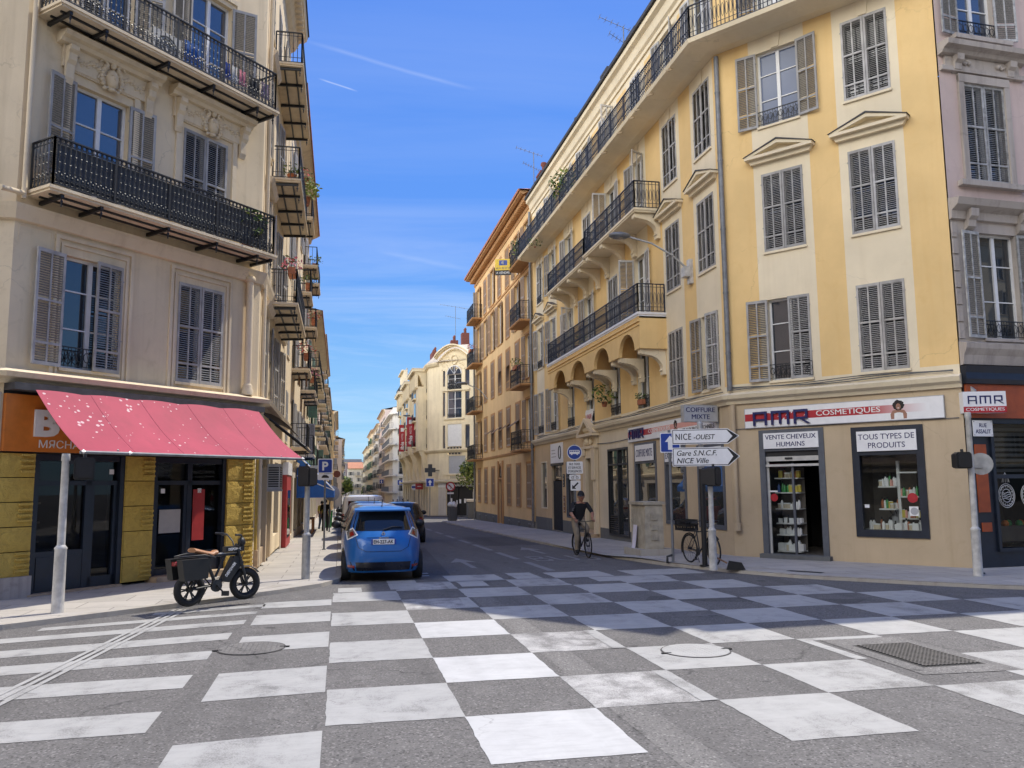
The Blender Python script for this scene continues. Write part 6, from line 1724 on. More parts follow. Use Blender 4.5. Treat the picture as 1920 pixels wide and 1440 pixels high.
for i, Y in enumerate(bb_):
    if i != 3: mb.box(FB, UB(Y) - 0.34, UB(Y) + 0.34, 0.003, 0.02, -0.75, -0.1, 0); mb.box(FB, UB(Y) - 0.28, UB(Y) + 0.28, 0.02, 0.026, -0.7, -0.16, 1)
mb.build('cellar_window', ['zinc', 'dark_metal'], OB)
mb = MB(); ar = [(UB(53.65) + 0.62 * math.cos(t), 2.5 + 0.9 * math.sin(t)) for t in [math.pi * q / 10 for q in range(11)]]
mb.prism(FB, [(UB(53.65) + 0.62, 2.5)] + ar[1:-1] + [(UB(53.65) - 0.62, 2.5)], 0.003, 0.012, 1)
mb.box(FB, UB(53.65) - 0.62, UB(53.65) + 0.62, -0.16, -0.1, -0.55, 2.4, 0); mb.box(FB, UB(53.65) - 0.02, UB(53.65) + 0.02, -0.1, -0.08, -0.55, 2.4, 2)
mb.tube([FB.P(u, 0.03, z) for u, z in ar], 0.06, 6, 2); mb.box(FB, UB(53.65) - 0.9, UB(53.65) - 0.62, 0.003, 0.09, -0.6, 3.6, 2); mb.box(FB, UB(53.65) + 0.62, UB(53.65) + 0.9, 0.003, 0.09, -0.6, 3.6, 2); mb.box(FB, UB(53.65) - 0.62, UB(53.65) + 0.62, -0.1, 0.05, 2.4, 2.5, 2)
mb.build('arched_door', ['wood', 'glass', 'ochre_trim'], OB)
for z in (14.6, 11.15, 7.55, 3.95):
    balcony(OB, FB, UB(46.8), UB(43.95), z, 0.78, 0.1, 1.05, 'panel', ('ochre_trim', 'iron'), sp=0.16)
    balcony(OB, FB, UB(63.6), UB(60.6), z, 0.78, 0.1, 1.05, 'panel', ('ochre_trim', 'iron'), sp=0.16)
mb = MB(); mb.tube([FB.P(-0.12, 0.12, 17.3), FB.P(-0.12, 0.12, -0.3)], 0.075, 8); mb.build('drainpipe', 'zinc', OB)
mb = MB(); mb.tube([FB.P(-20.0, 0.12, 17.3), FB.P(-20.0, 0.12, -0.6)], 0.07, 8); mb.build('drainpipe', 'zinc', OB)
FX = Fr((9.2, 45.6), (1, 0))
VS = thing('estate_agent_sign', 'yellow and blue for-sale board fixed to the top balcony of the ochre building', 'sign', (9.1, 46.4, 14.2))
F9 = Fr((8.80, 46.9), (0.95, -0.3))
mb = MB(); mb.box(F9, 0.0, 0.95, -0.02, 0, 14.32, 15.3, 0); mb.box(F9, 0.0, 0.95, 0, 0.003, 14.32, 14.62, 1); mb.box(F9, 0.24, 0.72, 0, 0.003, 14.92, 15.22, 2)
mb.build('board', ['sign_yellow', 'text_black', 'sign_blue'], VS)
text('A VENDRE', F9, 0.47, 14.47, 0.8, 0.13, 'text_white', VS, 0.003, bold=0.015)
text('04 93 80 55 13', F9, 0.47, 14.75, 0.8, 0.1, 'text_navy', VS, 0.001)
mb = MB(); mb.ball(F9.P(0.48, 0.004, 15.07), 0.11, 0, 12, 6, (1, 0.1, 1)); mb.build('emblem', 'sign_grey', VS)
mb = MB(); mb.bar(F9.P(0.9, -0.01, 14.8), (9.62, 46.5, 14.8), 0.03, 0.03); mb.build('bracket', 'dark_metal', VS)
# ================================================================== STREET ROWS FARTHER AWAY
def rowhouse(name, label, F, u0, u1, ztop, zb, floors, bays, wmat, smat, seed, balc=0.0, over=0.5, roof='roof_tile', group=None, shops=True, gfloor=3.4, depth=14, wh=1.9, bal_list=(), trim='cream_trim', rh=1.6):
    """terrace house: wall with real openings > windows with shutters, cornice, roof, balconies, shop openings"""
    rnd = random.Random(seed)
    H = thing(name, label, 'building', F.P((u0 + u1) / 2, 0, zb), 0, group)
    L = u1 - u0; ops = []; win = []
    fh = (ztop - 0.9 - (zb + gfloor)) / floors
    hw = min(0.55, L / bays * 0.3)
    for b in range(bays):
        u = u0 + (b + 0.5) * L / bays
        for f in range(floors):
            z = zb + gfloor + f * fh + 0.55
            h = min(wh, fh - 0.9)
            ops.append((u - hw, u + hw, z, z + h)); win.append((u, z, h, b, f))
        if shops: ops.append((u - L / bays * 0.36, u + L / bays * 0.36, zb + 0.3, zb + gfloor - 0.7))
    mb = MB()
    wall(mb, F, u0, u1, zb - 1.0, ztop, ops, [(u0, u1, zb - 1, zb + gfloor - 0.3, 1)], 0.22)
    q = [F.xy(u0), F.xy(u0, -depth), F.xy(u1, -depth), F.xy(u1)]
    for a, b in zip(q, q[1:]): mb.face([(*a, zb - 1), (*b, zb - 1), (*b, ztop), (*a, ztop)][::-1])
    mb.build('wall', [wmat, 'wall_beige'], H)
    mb = MB(); P = [F.xy(u0), F.xy(u1)]
    sweep(mb, P, [(0.003, ztop - 0.5), (0.1, ztop - 0.46), (0.16, ztop - 0.2), (over * 0.8, ztop - 0.06), (over, ztop + 0.02), (0.003, ztop + 0.06)])
    mb.build('cornice', trim, H); mb = MB()
    sweep(mb, P, [(0.003, zb + gfloor - 0.25), (0.14, zb + gfloor - 0.2), (0.18, zb + gfloor - 0.05), (0.003, zb + gfloor)])
    mb.build('cornice', trim, H)
    mb = MB(); a, b, c, d = F.P(u0, over + 0.06, ztop + 0.03), F.P(u1, over + 0.06, ztop + 0.03), F.P(u1, -depth / 2, ztop + rh), F.P(u0, -depth / 2, ztop + rh)
    mb.face([a, b, c, d]); mb.face([d, c, F.P(u1, -depth, ztop), F.P(u0, -depth, ztop)]); mb.face([a + Vector((0, 0, -.08)), b + Vector((0, 0, -.08)), b, a])
    mb.build('roof', roof, H)
    if shops:
        mb = MB()
        for b in range(bays):
            u = u0 + (b + 0.5) * L / bays; w2 = L / bays * 0.36
            mb.face([F.P(u - w2, -0.18, zb + 0.3), F.P(u + w2, -0.18, zb + 0.3), F.P(u + w2, -0.18, zb + gfloor - 0.7), F.P(u - w2, -0.18, zb + gfloor - 0.7)])
        mb.build('shop_glazing', 'glass', H)
    for u, z, h, b, f in win:
        if smat: a = ((172, 172), (0, 0), (172, 100), (170, 172), (0, 170))[rnd.randrange(5)]
        else: a = (0, 0)
        window(H, F, u, z, hw * 2, h, a[0], a[1], smat, style='plain' if a == (0, 0) and smat else 'half', trim=trim, fine=False)
        if rnd.random() < balc or (b, f) in bal_list:
            balcony(H, F, u - hw - 0.75, u + hw + 0.75, z - 0.06, 0.72, 0.14, 0.95, 'bars', (trim, 'iron'), sp=0.2, brackets=(u - hw - 0.4, u + hw + 0.4) if u < 60 and F is FR else ())
    return H
FR = Fr((-2.0, 0.0), (0.0, 1.0))
rowhouse('terrace_house', 'cream terrace house right behind the butcher corner, small balconies stacked over the pavement', FR, 30.05, 49.5, 16.9, gz(36), 4, 5, 'cream_left', 'shutter_grey', 3, 0, 0.55, bal_list=[(1, 0), (1, 1), (1, 2), (1, 3), (3, 0), (3, 1), (3, 2), (3, 3), (4, 1), (4, 3)])
rowhouse('terrace_house', 'lower lemon terrace house with green shutters on the left row', FR, 49.5, 75, 12.4, gz(60), 3, 7, 'lemon', 'shutter_green', 5, 0.55, 0.8)
rowhouse('terrace_house', 'tall rose terrace house past the green shuttered one on the left row', FR, 75, 104, 15.6, gz(90), 4, 8, 'rose', 'shutter_grey', 6, 0.7, 0.6)
rowhouse('terrace_house', 'pale terrace house with many balconies midway down the left row', FR, 104, 140, 14.2, gz(120), 4, 9, 'pale', 'shutter_green', 8, 0.75, 0.6)
FR2 = Fr((-1.1, 0.0), (0.0, 1.0))
rowhouse('terrace_house', 'ochre terrace house far down the left row before the red roofed one', FR2, 140, 185, 14.5, gz(160), 4, 10, 'ochre', 'shutter_grey', 9, 0.4, 0.6)
FR3 = Fr((0.35, 0.0), (0.0, 1.0))
rowhouse('terrace_house', 'white terrace house with a red roof at the far end of the left row', FR3, 186, 300, 12.5, gz(220), 4, 14, 'white_wall', 'shutter_grey', 10, 0.5, 0.6, rh=2.2)
G3 = Fr((-11.0, 186.0), (1.0, 0.0))
# ---- hotel with the pharmacy on its cut corner
zg = -1.0
FI = Fr((9.66, 82.53), (0.75258, -0.6585)); FIS = Fr((8.8, 0), (0.0, -1.0))
FIF = Fr((8.8, 84.3), (0.437, -0.9))
HB = thing('hotel_building', 'cream hotel with arched gable, scroll brackets and a pharmacy at its corner', 'building', (9.5, 83.5, zg))
ZH = 14.4
mb = MB()
opsI = [(1.0, 2.68, 5.05, 8.1), (1.0, 2.68, 8.7, 11.4), (1.0, 2.68, 11.55, 13.1), (0.95, 3.1, 3.2, 4.95), (0.9, 4.0, -0.9, 1.9)]
for z0, z1 in ((5.7, 8.0), (8.9, 11.3), (11.9, 13.5)): opsI += [(0.45, 0.72, z0, z1), (3.1, 3.62, z0, z1)]
wall(mb, FI, 0, 14, zg - 0.2, 14.6, opsI, (), 0.25)
wall(mb, FIF, 0, 1.97, zg - 0.2, ZH)
wall(mb, FIS, -119.4, -84.3, -1.9, ZH, [(-a - 1.2, -a, z, z + 2.1) for a in (86, 95.2, 106.2, 117) for z in (5.9, 8.9, 11.7)] + [(-a - 1.6, -a, -0.9, 2.0) for a in (85.2, 88, 91, 94.5, 98, 101.5, 105, 108.5, 112, 116)])
e_ = FI.xy(14)
for a, b in (((8.8, 119.4), (24, 119.4)), ((24, 119.4), (24, 84)), ((24, 84), e_)): mb.face([(*a, zg - 1), (*b, zg - 1), (*b, ZH), (*a, ZH)])
# curved gable field above the corner windows
ga = [(0.15, 14.55), (3.55, 14.55)] + [(3.55 - 3.4 * q / 12, 14.75 + 0.95 * math.sin(math.pi * q / 12)) for q in range(13)]
mb.prism(FI, ga, -0.3, 0.0)
mb.build('wall', 'hotel_cream', HB)
mb = MB()
cu = [(0.0 - 0.25 + 4.2 * q / 16, 14.78 + 1.05 * math.sin(math.pi * q / 16) ** 0.9 if 0 < q < 16 else 14.72) for q in range(17)]
for w0, w1, dz in ((0.0, 0.45, 0.12), (0.0, 0.65, 0.25)):
    for (a, za), (b, zb_) in zip(cu, cu[1:]): mb.prism(FI, [(a, za + dz - 0.13), (b, zb_ + dz - 0.13), (b, zb_ + dz), (a, za + dz)], w0, w1)
for q in range(22):
    t = q / 21; mb.box(FI, 0.1 + 3.4 * t, 0.17 + 3.4 * t, 0.0, 0.25, 14.55 + 0.95 * math.sin(math.pi * t), 14.7 + 0.95 * math.sin(math.pi * t))
mb.tube([FI.P(1.85 + 0.36 * math.cos(t), 0.05, 14.55 + 0.45 * math.sin(t)) for t in [2 * math.pi * k / 16 for k in range(16)]], 0.07, 5, closed=True)
rr = random.Random(9)
for k in range(70):
    u, z = rr.uniform(0.3, 3.4), rr.uniform(13.5, 14.9)
    if abs(u - 1.85) < 0.5 and abs(z - 14.55) < 0.55: continue
    mb.octa(FI.P(u, 0.02, z), 0.07, 0.08)
mb.build('arched_gable', 'hotel_cream', HB)
mb = MB(); pI = [(8.8, 119.4), (8.8, 84.3), FI.xy(0), FI.xy(14)]
sweep(mb, pI, [(0.003, 5.3), (0.1, 5.32), (0.26, 5.5), (0.28, 5.62), (0.003, 5.66)]); sweep(mb, pI, [(0.003, 2.3), (0.5, 2.36), (0.55, 2.5), (0.003, 2.62)])
sweep(mb, pI[:3], [(0.003, 14.0), (0.2, 14.1), (0.35, 14.3), (0.38, 14.42), (0.003, 14.45)])
mb.box(FI, 0.4, 3.7, 0.003, 0.12, 11.42, 11.55); mb.box(FI, 0.6, 3.0, 0.003, 0.12, 8.55, 8.69); mb.box(FI, 0.6, 4.0, 0.003, 0.2, 3.05, 3.18); mb.box(FI, 0.0, 8, 0.003, 0.12, 2.62, 3.05)
mb.build('cornice', 'hotel_cream', HB)
mb = MB()
for q in range(16): mb.box(FI, 1.4 + q * 0.11, 1.45 + q * 0.11, 0.12, 0.125, 2.7, 2.98)
mb.build('baluster_row', 'plinth_grey', HB)
for z, h, gl in ((8.7, 2.7, 'glass_sky'), (11.55, 1.55, 'glass')):
    w_ = window(HB, FI, 1.84, z, 1.68, h, None, None, None, style='french', glass=gl, guard=True, trim='hotel_cream', fine=False)
mb = MB(); mb.prism(FI, [(1.0, 13.1)] + [(1.84 - 0.84 * math.cos(t), 13.1 + 0.8 * math.sin(t)) for t in [math.pi * q / 12 for q in range(1, 12)]] + [(2.68, 13.1)], 0.003, 0.02, 0)
mb.tube([FI.P(1.84 - 0.86 * math.cos(t), 0.03, 13.1 + 0.82 * math.sin(t)) for t in [math.pi * q / 12 for q in range(13)]], 0.06, 5, 1)
for t in (0.9, 1.57, 2.2): mb.bar(FI.P(1.84, 0.03, 13.1), FI.P(1.84 - 0.8 * math.cos(t), 0.03, 13.1 + 0.76 * math.sin(t)), 0.05, 0.03, 1)
mb.build('arched_window', ['glass_sky', 'white_frame'], HB)
mb = MB(); mb.box(FI, 1.0, 2.68, -0.1, -0.06, 5.9, 8.1, 0); mb.box(FI, 1.15, 3.1, -0.1, -0.06, 3.2, 4.95, 1); mb.box(FI, 0.95, 1.15, -0.1, 0.0, 3.2, 4.95, 2)
for z0, z1 in ((5.7, 8.0), (8.9, 11.3), (11.9, 13.5)):
    for a, b in ((0.45, 0.72), (3.1, 3.62)): mb.box(FI, a, b, -0.15, -0.12, z0, z1, 3)
mb.build('roller_blind', ['shelf_white', 'sign_grey', 'hotel_cream', 'glass_sky'], HB)
mb = MB(); 
for z in (5.1,):
    for i in range(9):
        for j in range(4):
            if (i + j) % 2: mb.box(FI, 1.02 + i * 0.184, 1.2 + i * 0.184, 0.0, 0.03, z + j * 0.18, z + 0.17 + j * 0.18)
for i in range(9):
    for j in range(5):
        if (i + j) % 2: mb.box(FI, 1.02 + i * 0.184, 1.2 + i * 0.184, 0.0, 0.03, 11.55 + j * 0.18, 11.72 + j * 0.18)
mb.build('lattice_rail', 'dark_metal', HB)
# tall flared piers with scroll brackets along the street
def scroll(F, u, w_half, z0, z1, pr, par):
    k = MB(); G = Fr(F.xy(u), F.n); n = 14; prof = [(0.0, z0)]
    for q in range(n + 1):
        t = q / n; prof.append((0.10 + pr * (t ** 1.5) * (1 + 0.25 * math.sin(2 * math.pi * t)), z0 + (z1 - z0) * t))
    prof.append((0.0, z1)); k.prism(G, prof, -w_half, w_half); return k.build('scroll_bracket', 'hotel_cream', par)
for Y0, Y1 in ((86.5, 93.5), (97.5, 104.5), (108.3, 115.5)):
    mb = MB(); c = -(Y0 + Y1) / 2
    mb.box(FIS, -Y1, -Y0, 0.003, 0.9, 5.67, 12.4); mb.box(FIS, -Y1 - 0.1, -Y0 + 0.1, 0.003, 1.5, 14.0, 14.3)
    mb.box(FIS, -Y1 - 0.15, -Y0 + 0.15, 0.003, 1.55, 14.3, 14.36, 1)
    for q in range(12): mb.box(FIS, -Y1 + q * 0.6, -Y1 + q * 0.6 + 0.25, 0.9, 1.2, 12.3, 13.9)
    by = mb.build('bay', ['hotel_cream', 'white_wall'], HB)
    for Y in (Y0 + 0.5, Y1 - 0.5): scroll(FIS, -Y, 0.45, 12.0, 14.0, 1.3, by); scroll(FIS, -Y, 0.4, 2.7, 5.66, 0.75, by)
    for z in (6.2, 9.0, 11.4):
        mb = MB(); G = Fr(FIS.xy(c, 0.9), FIS.t); mb.box(G, -1.0, 1.0, 0.0, 0.03, z, z + 1.9, 0); mb.box(G, -1.1, 1.1, 0.0, 0.3, z - 0.15, z, 1); mb.box(G, -1.1, 1.1, 0.28, 0.3, z, z + 0.7, 2)
        mb.build('bay_window', ['glass', 'hotel_cream', 'iron'], by)
for a in (86, 95.2, 106.2, 117):
    for z in (5.9, 8.9, 11.7): window(HB, FIS, -a - 0.6, z, 1.2, 2.1, None, None, None, style='half', guard=True, trim='hotel_cream', fine=False)
mb = MB()
for a in (85.2, 88, 91, 94.5, 98, 101.5, 105, 108.5, 112, 116): mb.face([FIS.P(-a - 1.6, -0.2, -0.9), FIS.P(-a, -0.2, -0.9), FIS.P(-a, -0.2, 2.0), FIS.P(-a - 1.6, -0.2, 2.0)])
mb.build('ground_floor_window', 'glass', HB)
mb = MB()
rp = [(8.5, 119.4), (8.5, 84.3), (9.5, 82.3), FI.xy(4.2), (16, 100), (16, 119.4)]
top_ = [(10.6, 119.4), (10.6, 86.2), (11.0, 85.4), (13.0, 84.5), (15, 100), (15, 119.4)]
for (a, b), (c, d) in zip(zip(rp, rp[1:]), zip(top_, top_[1:])): mb.face([(*b, 14.45), (*a, 14.45), (*c, 16.7), (*d, 16.7)][::-1])
mb.plan(top_, 16.7)
mb.build('mansard_roof', 'wall_beige', HB)
mb = MB(); mb.face([FI.P(4.2, 0.4, 14.7), FI.P(14, 0.4, 14.7), FI.P(12, -7, 17.4), FI.P(5.0, -5, 17.2)]); mb.build('roof', 'roof_tile', HB)
for (x, y, w_, h) in ((11.0, 99, 2.6, 1.3), (12.2, 90, 0.9, 1.3), (12.9, 86.5, 1.0, 1.5)):
    mb = MB(); mb.box(WF, x - 0.4, x + 0.4, -y - w_ / 2, -y + w_ / 2, 16.5, 16.7 + h)
    for q in range(int(w_ / 0.4)): mb.lathe((x, y - w_ / 2 + 0.25 + q * 0.42, 16.7 + h), [(0.13, 0), (0.11, 0.35), (0.16, 0.45), (0.05, 0.6)], 7)
    mb.build('chimney', 'brick_red', HB)
mb = MB(); mb.box(FIS, -119.3, -112, 0.01, 0.5, 14.45, 17.6); mb.box(FIS, -119.3, -112, 0.01, 0.8, 17.6, 17.75); mb.build('dormer', 'hotel_cream', HB)
mb = MB(); railing(mb, [FIS.xy(-119.2, 1.0), FIS.xy(-110.5, 1.0)], 14.5, 1.0, 0.3, 'bars'); mb.build('roof_railing', 'iron', HB)
# pharmacy shopfront
mb = MB(); mb.box(FI, 0.9, 4.0, -0.2, -0.1, -0.95, 1.9, 0); mb.box(FI, -0.05, 0.85, 0.003, 0.05, -0.95, 1.85, 1); mb.box(FI, 0.9, 4.4, 0.003, 0.10, 1.9, 2.28, 0); mb.box(FI, -0.05, 0.85, 0.003, 0.1, 1.86, 2.28, 2); mb.box(FI, 2.2, 2.28, -0.1, 0, -0.95, 1.9, 3); mb.box(FI, 4.0, 4.8, 0.003, 0.06, -0.95, 1.4, 4)
for u, z in ((2.0, 0.2), (2.35, 0.3), (2.9, 0.35), (1.3, 0.4), (3.6, 0.3)): mb.box(FI, u, u + 0.2, -0.1, -0.09, z, z + 0.4, 2)
pfm = mb.build('pharmacy_front', ['black_plastic', 'pale', 'sign_white', 'dark_metal', 'pale'], HB)
text('PHARMACIE', FI, 2.6, 2.09, 3.1, 0.27, 'text_white', pfm, 0.102, bold=0.02)
PC = thing('pharmacy_cross', 'unlit dark pharmacy cross jutting from the hotel corner', 'sign', (8.9, 82.4, 3.0))
FPC = Fr((8.2, 82.0), (1, 0)); mb = MB(); mb.prism(FPC, [(0.33, 2.95), (0.72, 2.95), (0.72, 3.35), (1.05, 3.35), (1.05, 3.78), (0.72, 3.78), (0.72, 4.15), (0.33, 4.15), (0.33, 3.78), (0.0, 3.78), (0.0, 3.35), (0.33, 3.35)], -0.2, 0)
mb.build('cross_body', 'iron_grey', PC)
mb = MB(); mb.bar((9.2, 82.1, 3.55), (9.75, 82.6, 3.55), 0.08, 0.08); mb.build('bracket', 'dark_metal', PC)
for Yh, x0, z0, nm in ((91.0, 8.02, 6.3, 'nearer tall red vertical hotel banner on the cream facade'), (104.0, 8.06, 6.3, 'farther red vertical hotel banner behind the first one')):
    FH = Fr((x0 - 0.9, Yh), (1.0, 0)); HS = thing('hotel_sign', nm, 'sign', (x0, Yh, z0))
    mb = MB(); mb.box(FH, 0.0, 0.78, -0.16, 0.0, z0, z0 + 2.85 + (0.4 if Yh < 95 else 0.5), 0); mb.box(FH, 0.2, 0.6, 0.0, 0.01, z0 + 2.5, z0 + 2.95, 1); mb.build('board', ['sign_red', 'sign_white'], HS)
    text('ibis', FH, 0.39, z0 + 0.75, 0.95, 0.42, 'text_white', HS, 0.001, bold=0.03, rot90=True)
    text('HOTEL', FH, 0.39, z0 + 1.85, 0.85, 0.24, 'text_white', HS, 0.001, bold=0.0, rot90=True)
    mb = MB(); mb.bar(FH.P(0.7, -0.08, z0 + 0.5), FH.P(1.0, -0.08, z0 + 0.5), 0.06, 0.06); mb.bar(FH.P(0.7, -0.08, z0 + 2.6), FH.P(1.0, -0.08, z0 + 2.6), 0.06, 0.06); mb.build('bracket', 'dark_metal', HS)
# ---- white building beyond the next crossing, and the rows after it
FWc = Fr((8.6, 139.5), (0.82, -0.57)); FWs = Fr((8.6, 0), (0, -1))
WB = thing('white_building', 'white modern apartment block with rounded balconies beyond the hotel', 'building', (9, 139.5, gz(139)))
mb = MB(); zs_ = (1.2, 4.0, 6.6, 9.2, 11.8)
opw = [(1.1, 2.6, z, z + 2.2) for z in zs_] + [(4.5, 6, z, z + 2.2) for z in zs_] + [(1, 3, -1.7, 0.4)]
wall(mb, FWc, 0, 16, -2.5, 15.2, opw, (), 0.25); wall(mb, FWs, -165, -139.5, -3, 15.2, [(-a - 1.5, -a, z, z + 2.1) for a in (143, 149, 155, 161) for z in zs_], (), 0.25)
mb.box(FWc, 1, 15, -4, -1.5, 15.2, 18.0); mb.plan([(8.6, 165), (8.6, 139.5), FWc.xy(16), (24, 165)], 15.22)
mb.build('wall', 'white_wall', WB)
mb = MB()
for z in zs_ + (14.3,):
    sweep(mb, [(8.6, 164), (8.6, 139.9), FWc.xy(0.6), FWc.xy(0.9)], [(0.003, z - 0.35), (0.7, z - 0.3), (0.72, z - 0.1), (0.003, z - 0.08)]); mb.box(FWc, 0.9, 3.0, 0.003, 0.15, z - 0.35, z - 0.1)
mb.build('balcony', 'white_wall', WB)
mb = MB()
for z in zs_: railing(mb, off([(8.6, 164), (8.6, 139.9), FWc.xy(0.6)], 0.65), z - 0.1, 0.9, 0.35, 'bars')
mb.build('railing', 'zinc', WB)
for z in zs_:
    for c in (1.85, 5.25): window(WB, FWc, c, z, 1.5, 2.2, None, None, None, style='half', guard=True, trim='white_wall', fine=False)
    for a in (143, 149, 155, 161): window(WB, FWs, -a - 0.75, z, 1.5, 2.1, None, None, None, style='half', trim='white_wall', fine=False)
mb = MB()
for x, h in ((10.0, 3.2), (11.0, 4.2), (11.8, 2.6)): mb.tube([(x, 141.5, 17.9), (x, 141.5, 18 + h)], 0.16, 6)
mb.build('chimney_pipe', 'galvanised', WB)
FW2 = Fr((8.6, 0), (0, -1))
rowhouse('terrace_house', 'rose tinted house next to the white block on the right row', FW2, -190, -165.2, 17.2, gz(175), 5, 6, 'rose', 'shutter_grey', 21, 0.35, 0.6)
rowhouse('terrace_house', 'pale house with dark balconies on the right row past the rose tinted one', FW2, -225, -190, 16.2, gz(205), 5, 8, 'pale', 'shutter_grey', 22, 0.5, 0.6)
rowhouse('terrace_house', 'cream house near the far end of the right row', FW2, -262, -225, 17.2, gz(240), 5, 8, 'cream_left', 'shutter_green', 23, 0.4, 0.6)
rowhouse('terrace_house', 'farthest lemon house on the right row', FW2, -318, -262, 14.5, gz(285), 4, 9, 'lemon', 'shutter_grey', 24, 0.4, 0.6)
FE = Fr((2.9, 325), (1, 0))
rowhouse('end_building', 'grey apartment house with a red tiled roof closing the end of the street', FE, 0, 24, 9.0, gz(325), 4, 9, 'pale', 'shutter_grey', 30, 0.3, 0.7, rh=2.6)
FE2 = Fr((-16, 395), (1, 0))
rowhouse('end_building', 'dark brown block rising behind the street end', FE2, 0, 26, 13.5, gz(395), 5, 8, 'dark_block', None, 31, 0, 0.5, shops=False, roof='roof_dark')
for k, (x, y, h, c) in enumerate(((0.6, 312, 11.5, 3.6), (2.2, 316, 9, 2.6), (-1.5, 318, 12, 3.5))):
    tree('street_tree', ('large dark tree at the far end of the street below the brown block', 'smaller tree beside the large one at the end of the street', 'tree half hidden behind the left row at the street end')[k], x, y, h, c, seed=40 + k, n=1400, size=0.5)
tree('street_tree', 'small round tree in front of the grey end building', 9.5, 300, 7.5, 2.2, seed=44, n=700, size=0.4)
tree('street_tree', 'bright green tree beside the ochre building near the pharmacy', 12.0, 74.5, 5.9, 1.55, seed=47, n=2600, size=0.14)
# planter and low pale wall beside that tree
PT = thing('planter', 'grey planter box with a white rim by the pharmacy', 'planter', (11.3, 70, gz(70)))
mb = MB(); mb.box(WF, 10.6, 12.0, -70.5, -69.5, gz(70) + PV, gz(70) + 1.45, 0); mb.box(WF, 10.5, 12.1, -70.6, -69.4, gz(70) + 1.45, gz(70) + 1.65, 1); mb.build('box', ['plinth_grey', 'pale'], PT)
# ---- added unseen houses: reflected in panes, height set to block cloud light from ground
FBk = Fr((46, -20.0), (-1.0, 0.0))
rowhouse('terrace_house', 'unseen cream terrace added on the near side of the crossing, reflected in the shop panes', FBk, -24, 40, 22, 0, 6, 14, 'cream', 'shutter_grey', 50, 0.2, 0.5)
rowhouse('terrace_house', 'unseen pale terrace added on the near side of the crossing, left of the cream one', FBk, 40, 72, 22.5, 0, 6, 8, 'pale', 'shutter_grey', 51, 0.2, 0.5)
FBk2 = Fr((-30, -24), (0.0, 1.0))
rowhouse('terrace_house', 'unseen rose terrace added across the cross street far to the left to block cloud light', FBk2, 0, 36, 22, 0, 6, 9, 'rose', 'shutter_grey', 52, 0.2, 0.5)
# ================================================================== STREET FURNITURE
def signal_pole(label, x, y, top, sleeve, box=None, mat='pole_white', lean=(0, 0), cap=True, group=None):
    z0 = gz(y) + PV
    S_ = thing('signal_pole', label, 'signal pole', (x, y, z0), 0, group)
    L = lambda z: Vector((x + lean[0] * z, y + lean[1] * z, z0 + z))
    mb = MB(); mb.tube([L(0), L(sleeve), L(sleeve + 0.02), L(sleeve + 0.07)], [0.092, 0.088, 0.10, 0.062], 14); mb.build('sleeve', mat, S_)
    mb = MB(); mb.tube([L(sleeve + 0.05), L(top - 0.12), L(top - 0.11), L(top)], [0.060, 0.055, 0.066, 0.060], 14); mb.build('shaft', mat, S_)
    if box:
        bx, by, bz0, bz1, ang = box
        H_ = Fr((x + bx + lean[0] * bz0, y + by), (math.cos(ang), math.sin(ang)))
        mb = MB(); zz0, zz1 = z0 + bz0, z0 + bz1
        pr = [(-0.15, zz0 + 0.03), (-0.12, zz0), (0.12, zz0), (0.15, zz0 + 0.03), (0.15, zz1 - 0.04), (0.11, zz1), (-0.11, zz1), (-0.15, zz1 - 0.04)]
        mb.prism(H_, pr, -0.10, 0.10); mb.prism(H_, [(u * 0.82, (z - (zz0 + zz1) / 2) * 0.82 + (zz0 + zz1) / 2) for u, z in pr], 0.10, 0.13); mb.prism(H_, [(u * 0.9, (z - (zz0 + zz1) / 2) * 0.9 + (zz0 + zz1) / 2) for u, z in pr], -0.22, -0.10)
        mb.build('signal_head', 'black_plastic', S_)
        mb = MB(); c = H_.P(0, 0, (zz0 + zz1) / 2)
        mb.bar(c + Vector((0, 0, 0.1)), L((bz0 + bz1) / 2 + 0.1), 0.04, 0.05); mb.tube([H_.P(0, 0, zz1), H_.P(0, 0, zz1 + 0.06)], 0.03, 6)
        mb.build('bracket', 'dark_metal', S_)
    return S_
signal_pole('white pole with a black signal head in front of the butcher shop', -4.33, 14.55, 2.5, 0.98, (0.26, 0.08, 2.08, 2.44, 0.3), lean=(0.0, 0))
signal_pole('grey signal pole with black head at the left kerb corner near the awning tip', -0.68, 18.45, 2.28, 0.9, (-0.02, -0.12, 1.95, 2.38, -0.5), 'galvanised')
signal_pole('white pole standing in front of the parked black bicycle, small signal head at its top', 8.22, 17.57, 2.3, 0.86, (0.02, -0.14, 1.86, 2.3, 0.7))
signal_pole('tall leaning pole at the far right kerb with a black signal head on its left', 12.78, 14.93, 3.35, 0.92, (-0.22, -0.03, 2.18, 2.52, -0.35), lean=(0.012, 0.0))
def post(label, x, y, top, mat='zinc', name='sign_post', r=0.035, base=None, cat='sign post'):
    z0 = gz(y) + PV
    S_ = thing(name, label, cat, (x, y, z0)); mb = MB(); mb.tube([(x, y, z0), (x, y, z0 + top)], r, 10); mb.tube([(x, y, z0), (x, y, z0 + 0.03)], r * 2, 10)
    mb.build('post', mat, S_); return S_, z0
def rrect(mb, F, u, z, w, h, w0, w1, mat=0, r=0.03):
    p = []
    for cx, cz, a0 in ((w / 2 - r, h / 2 - r, 0), (-w / 2 + r, h / 2 - r, 90), (-w / 2 + r, -h / 2 + r, 180), (w / 2 - r, -h / 2 + r, 270)):
        for q in range(4): a = R(a0 + 30 * q); p.append((u + cx + r * math.cos(a), z + cz + r * math.sin(a)))
    mb.prism(F, p, w0, w1, mat)
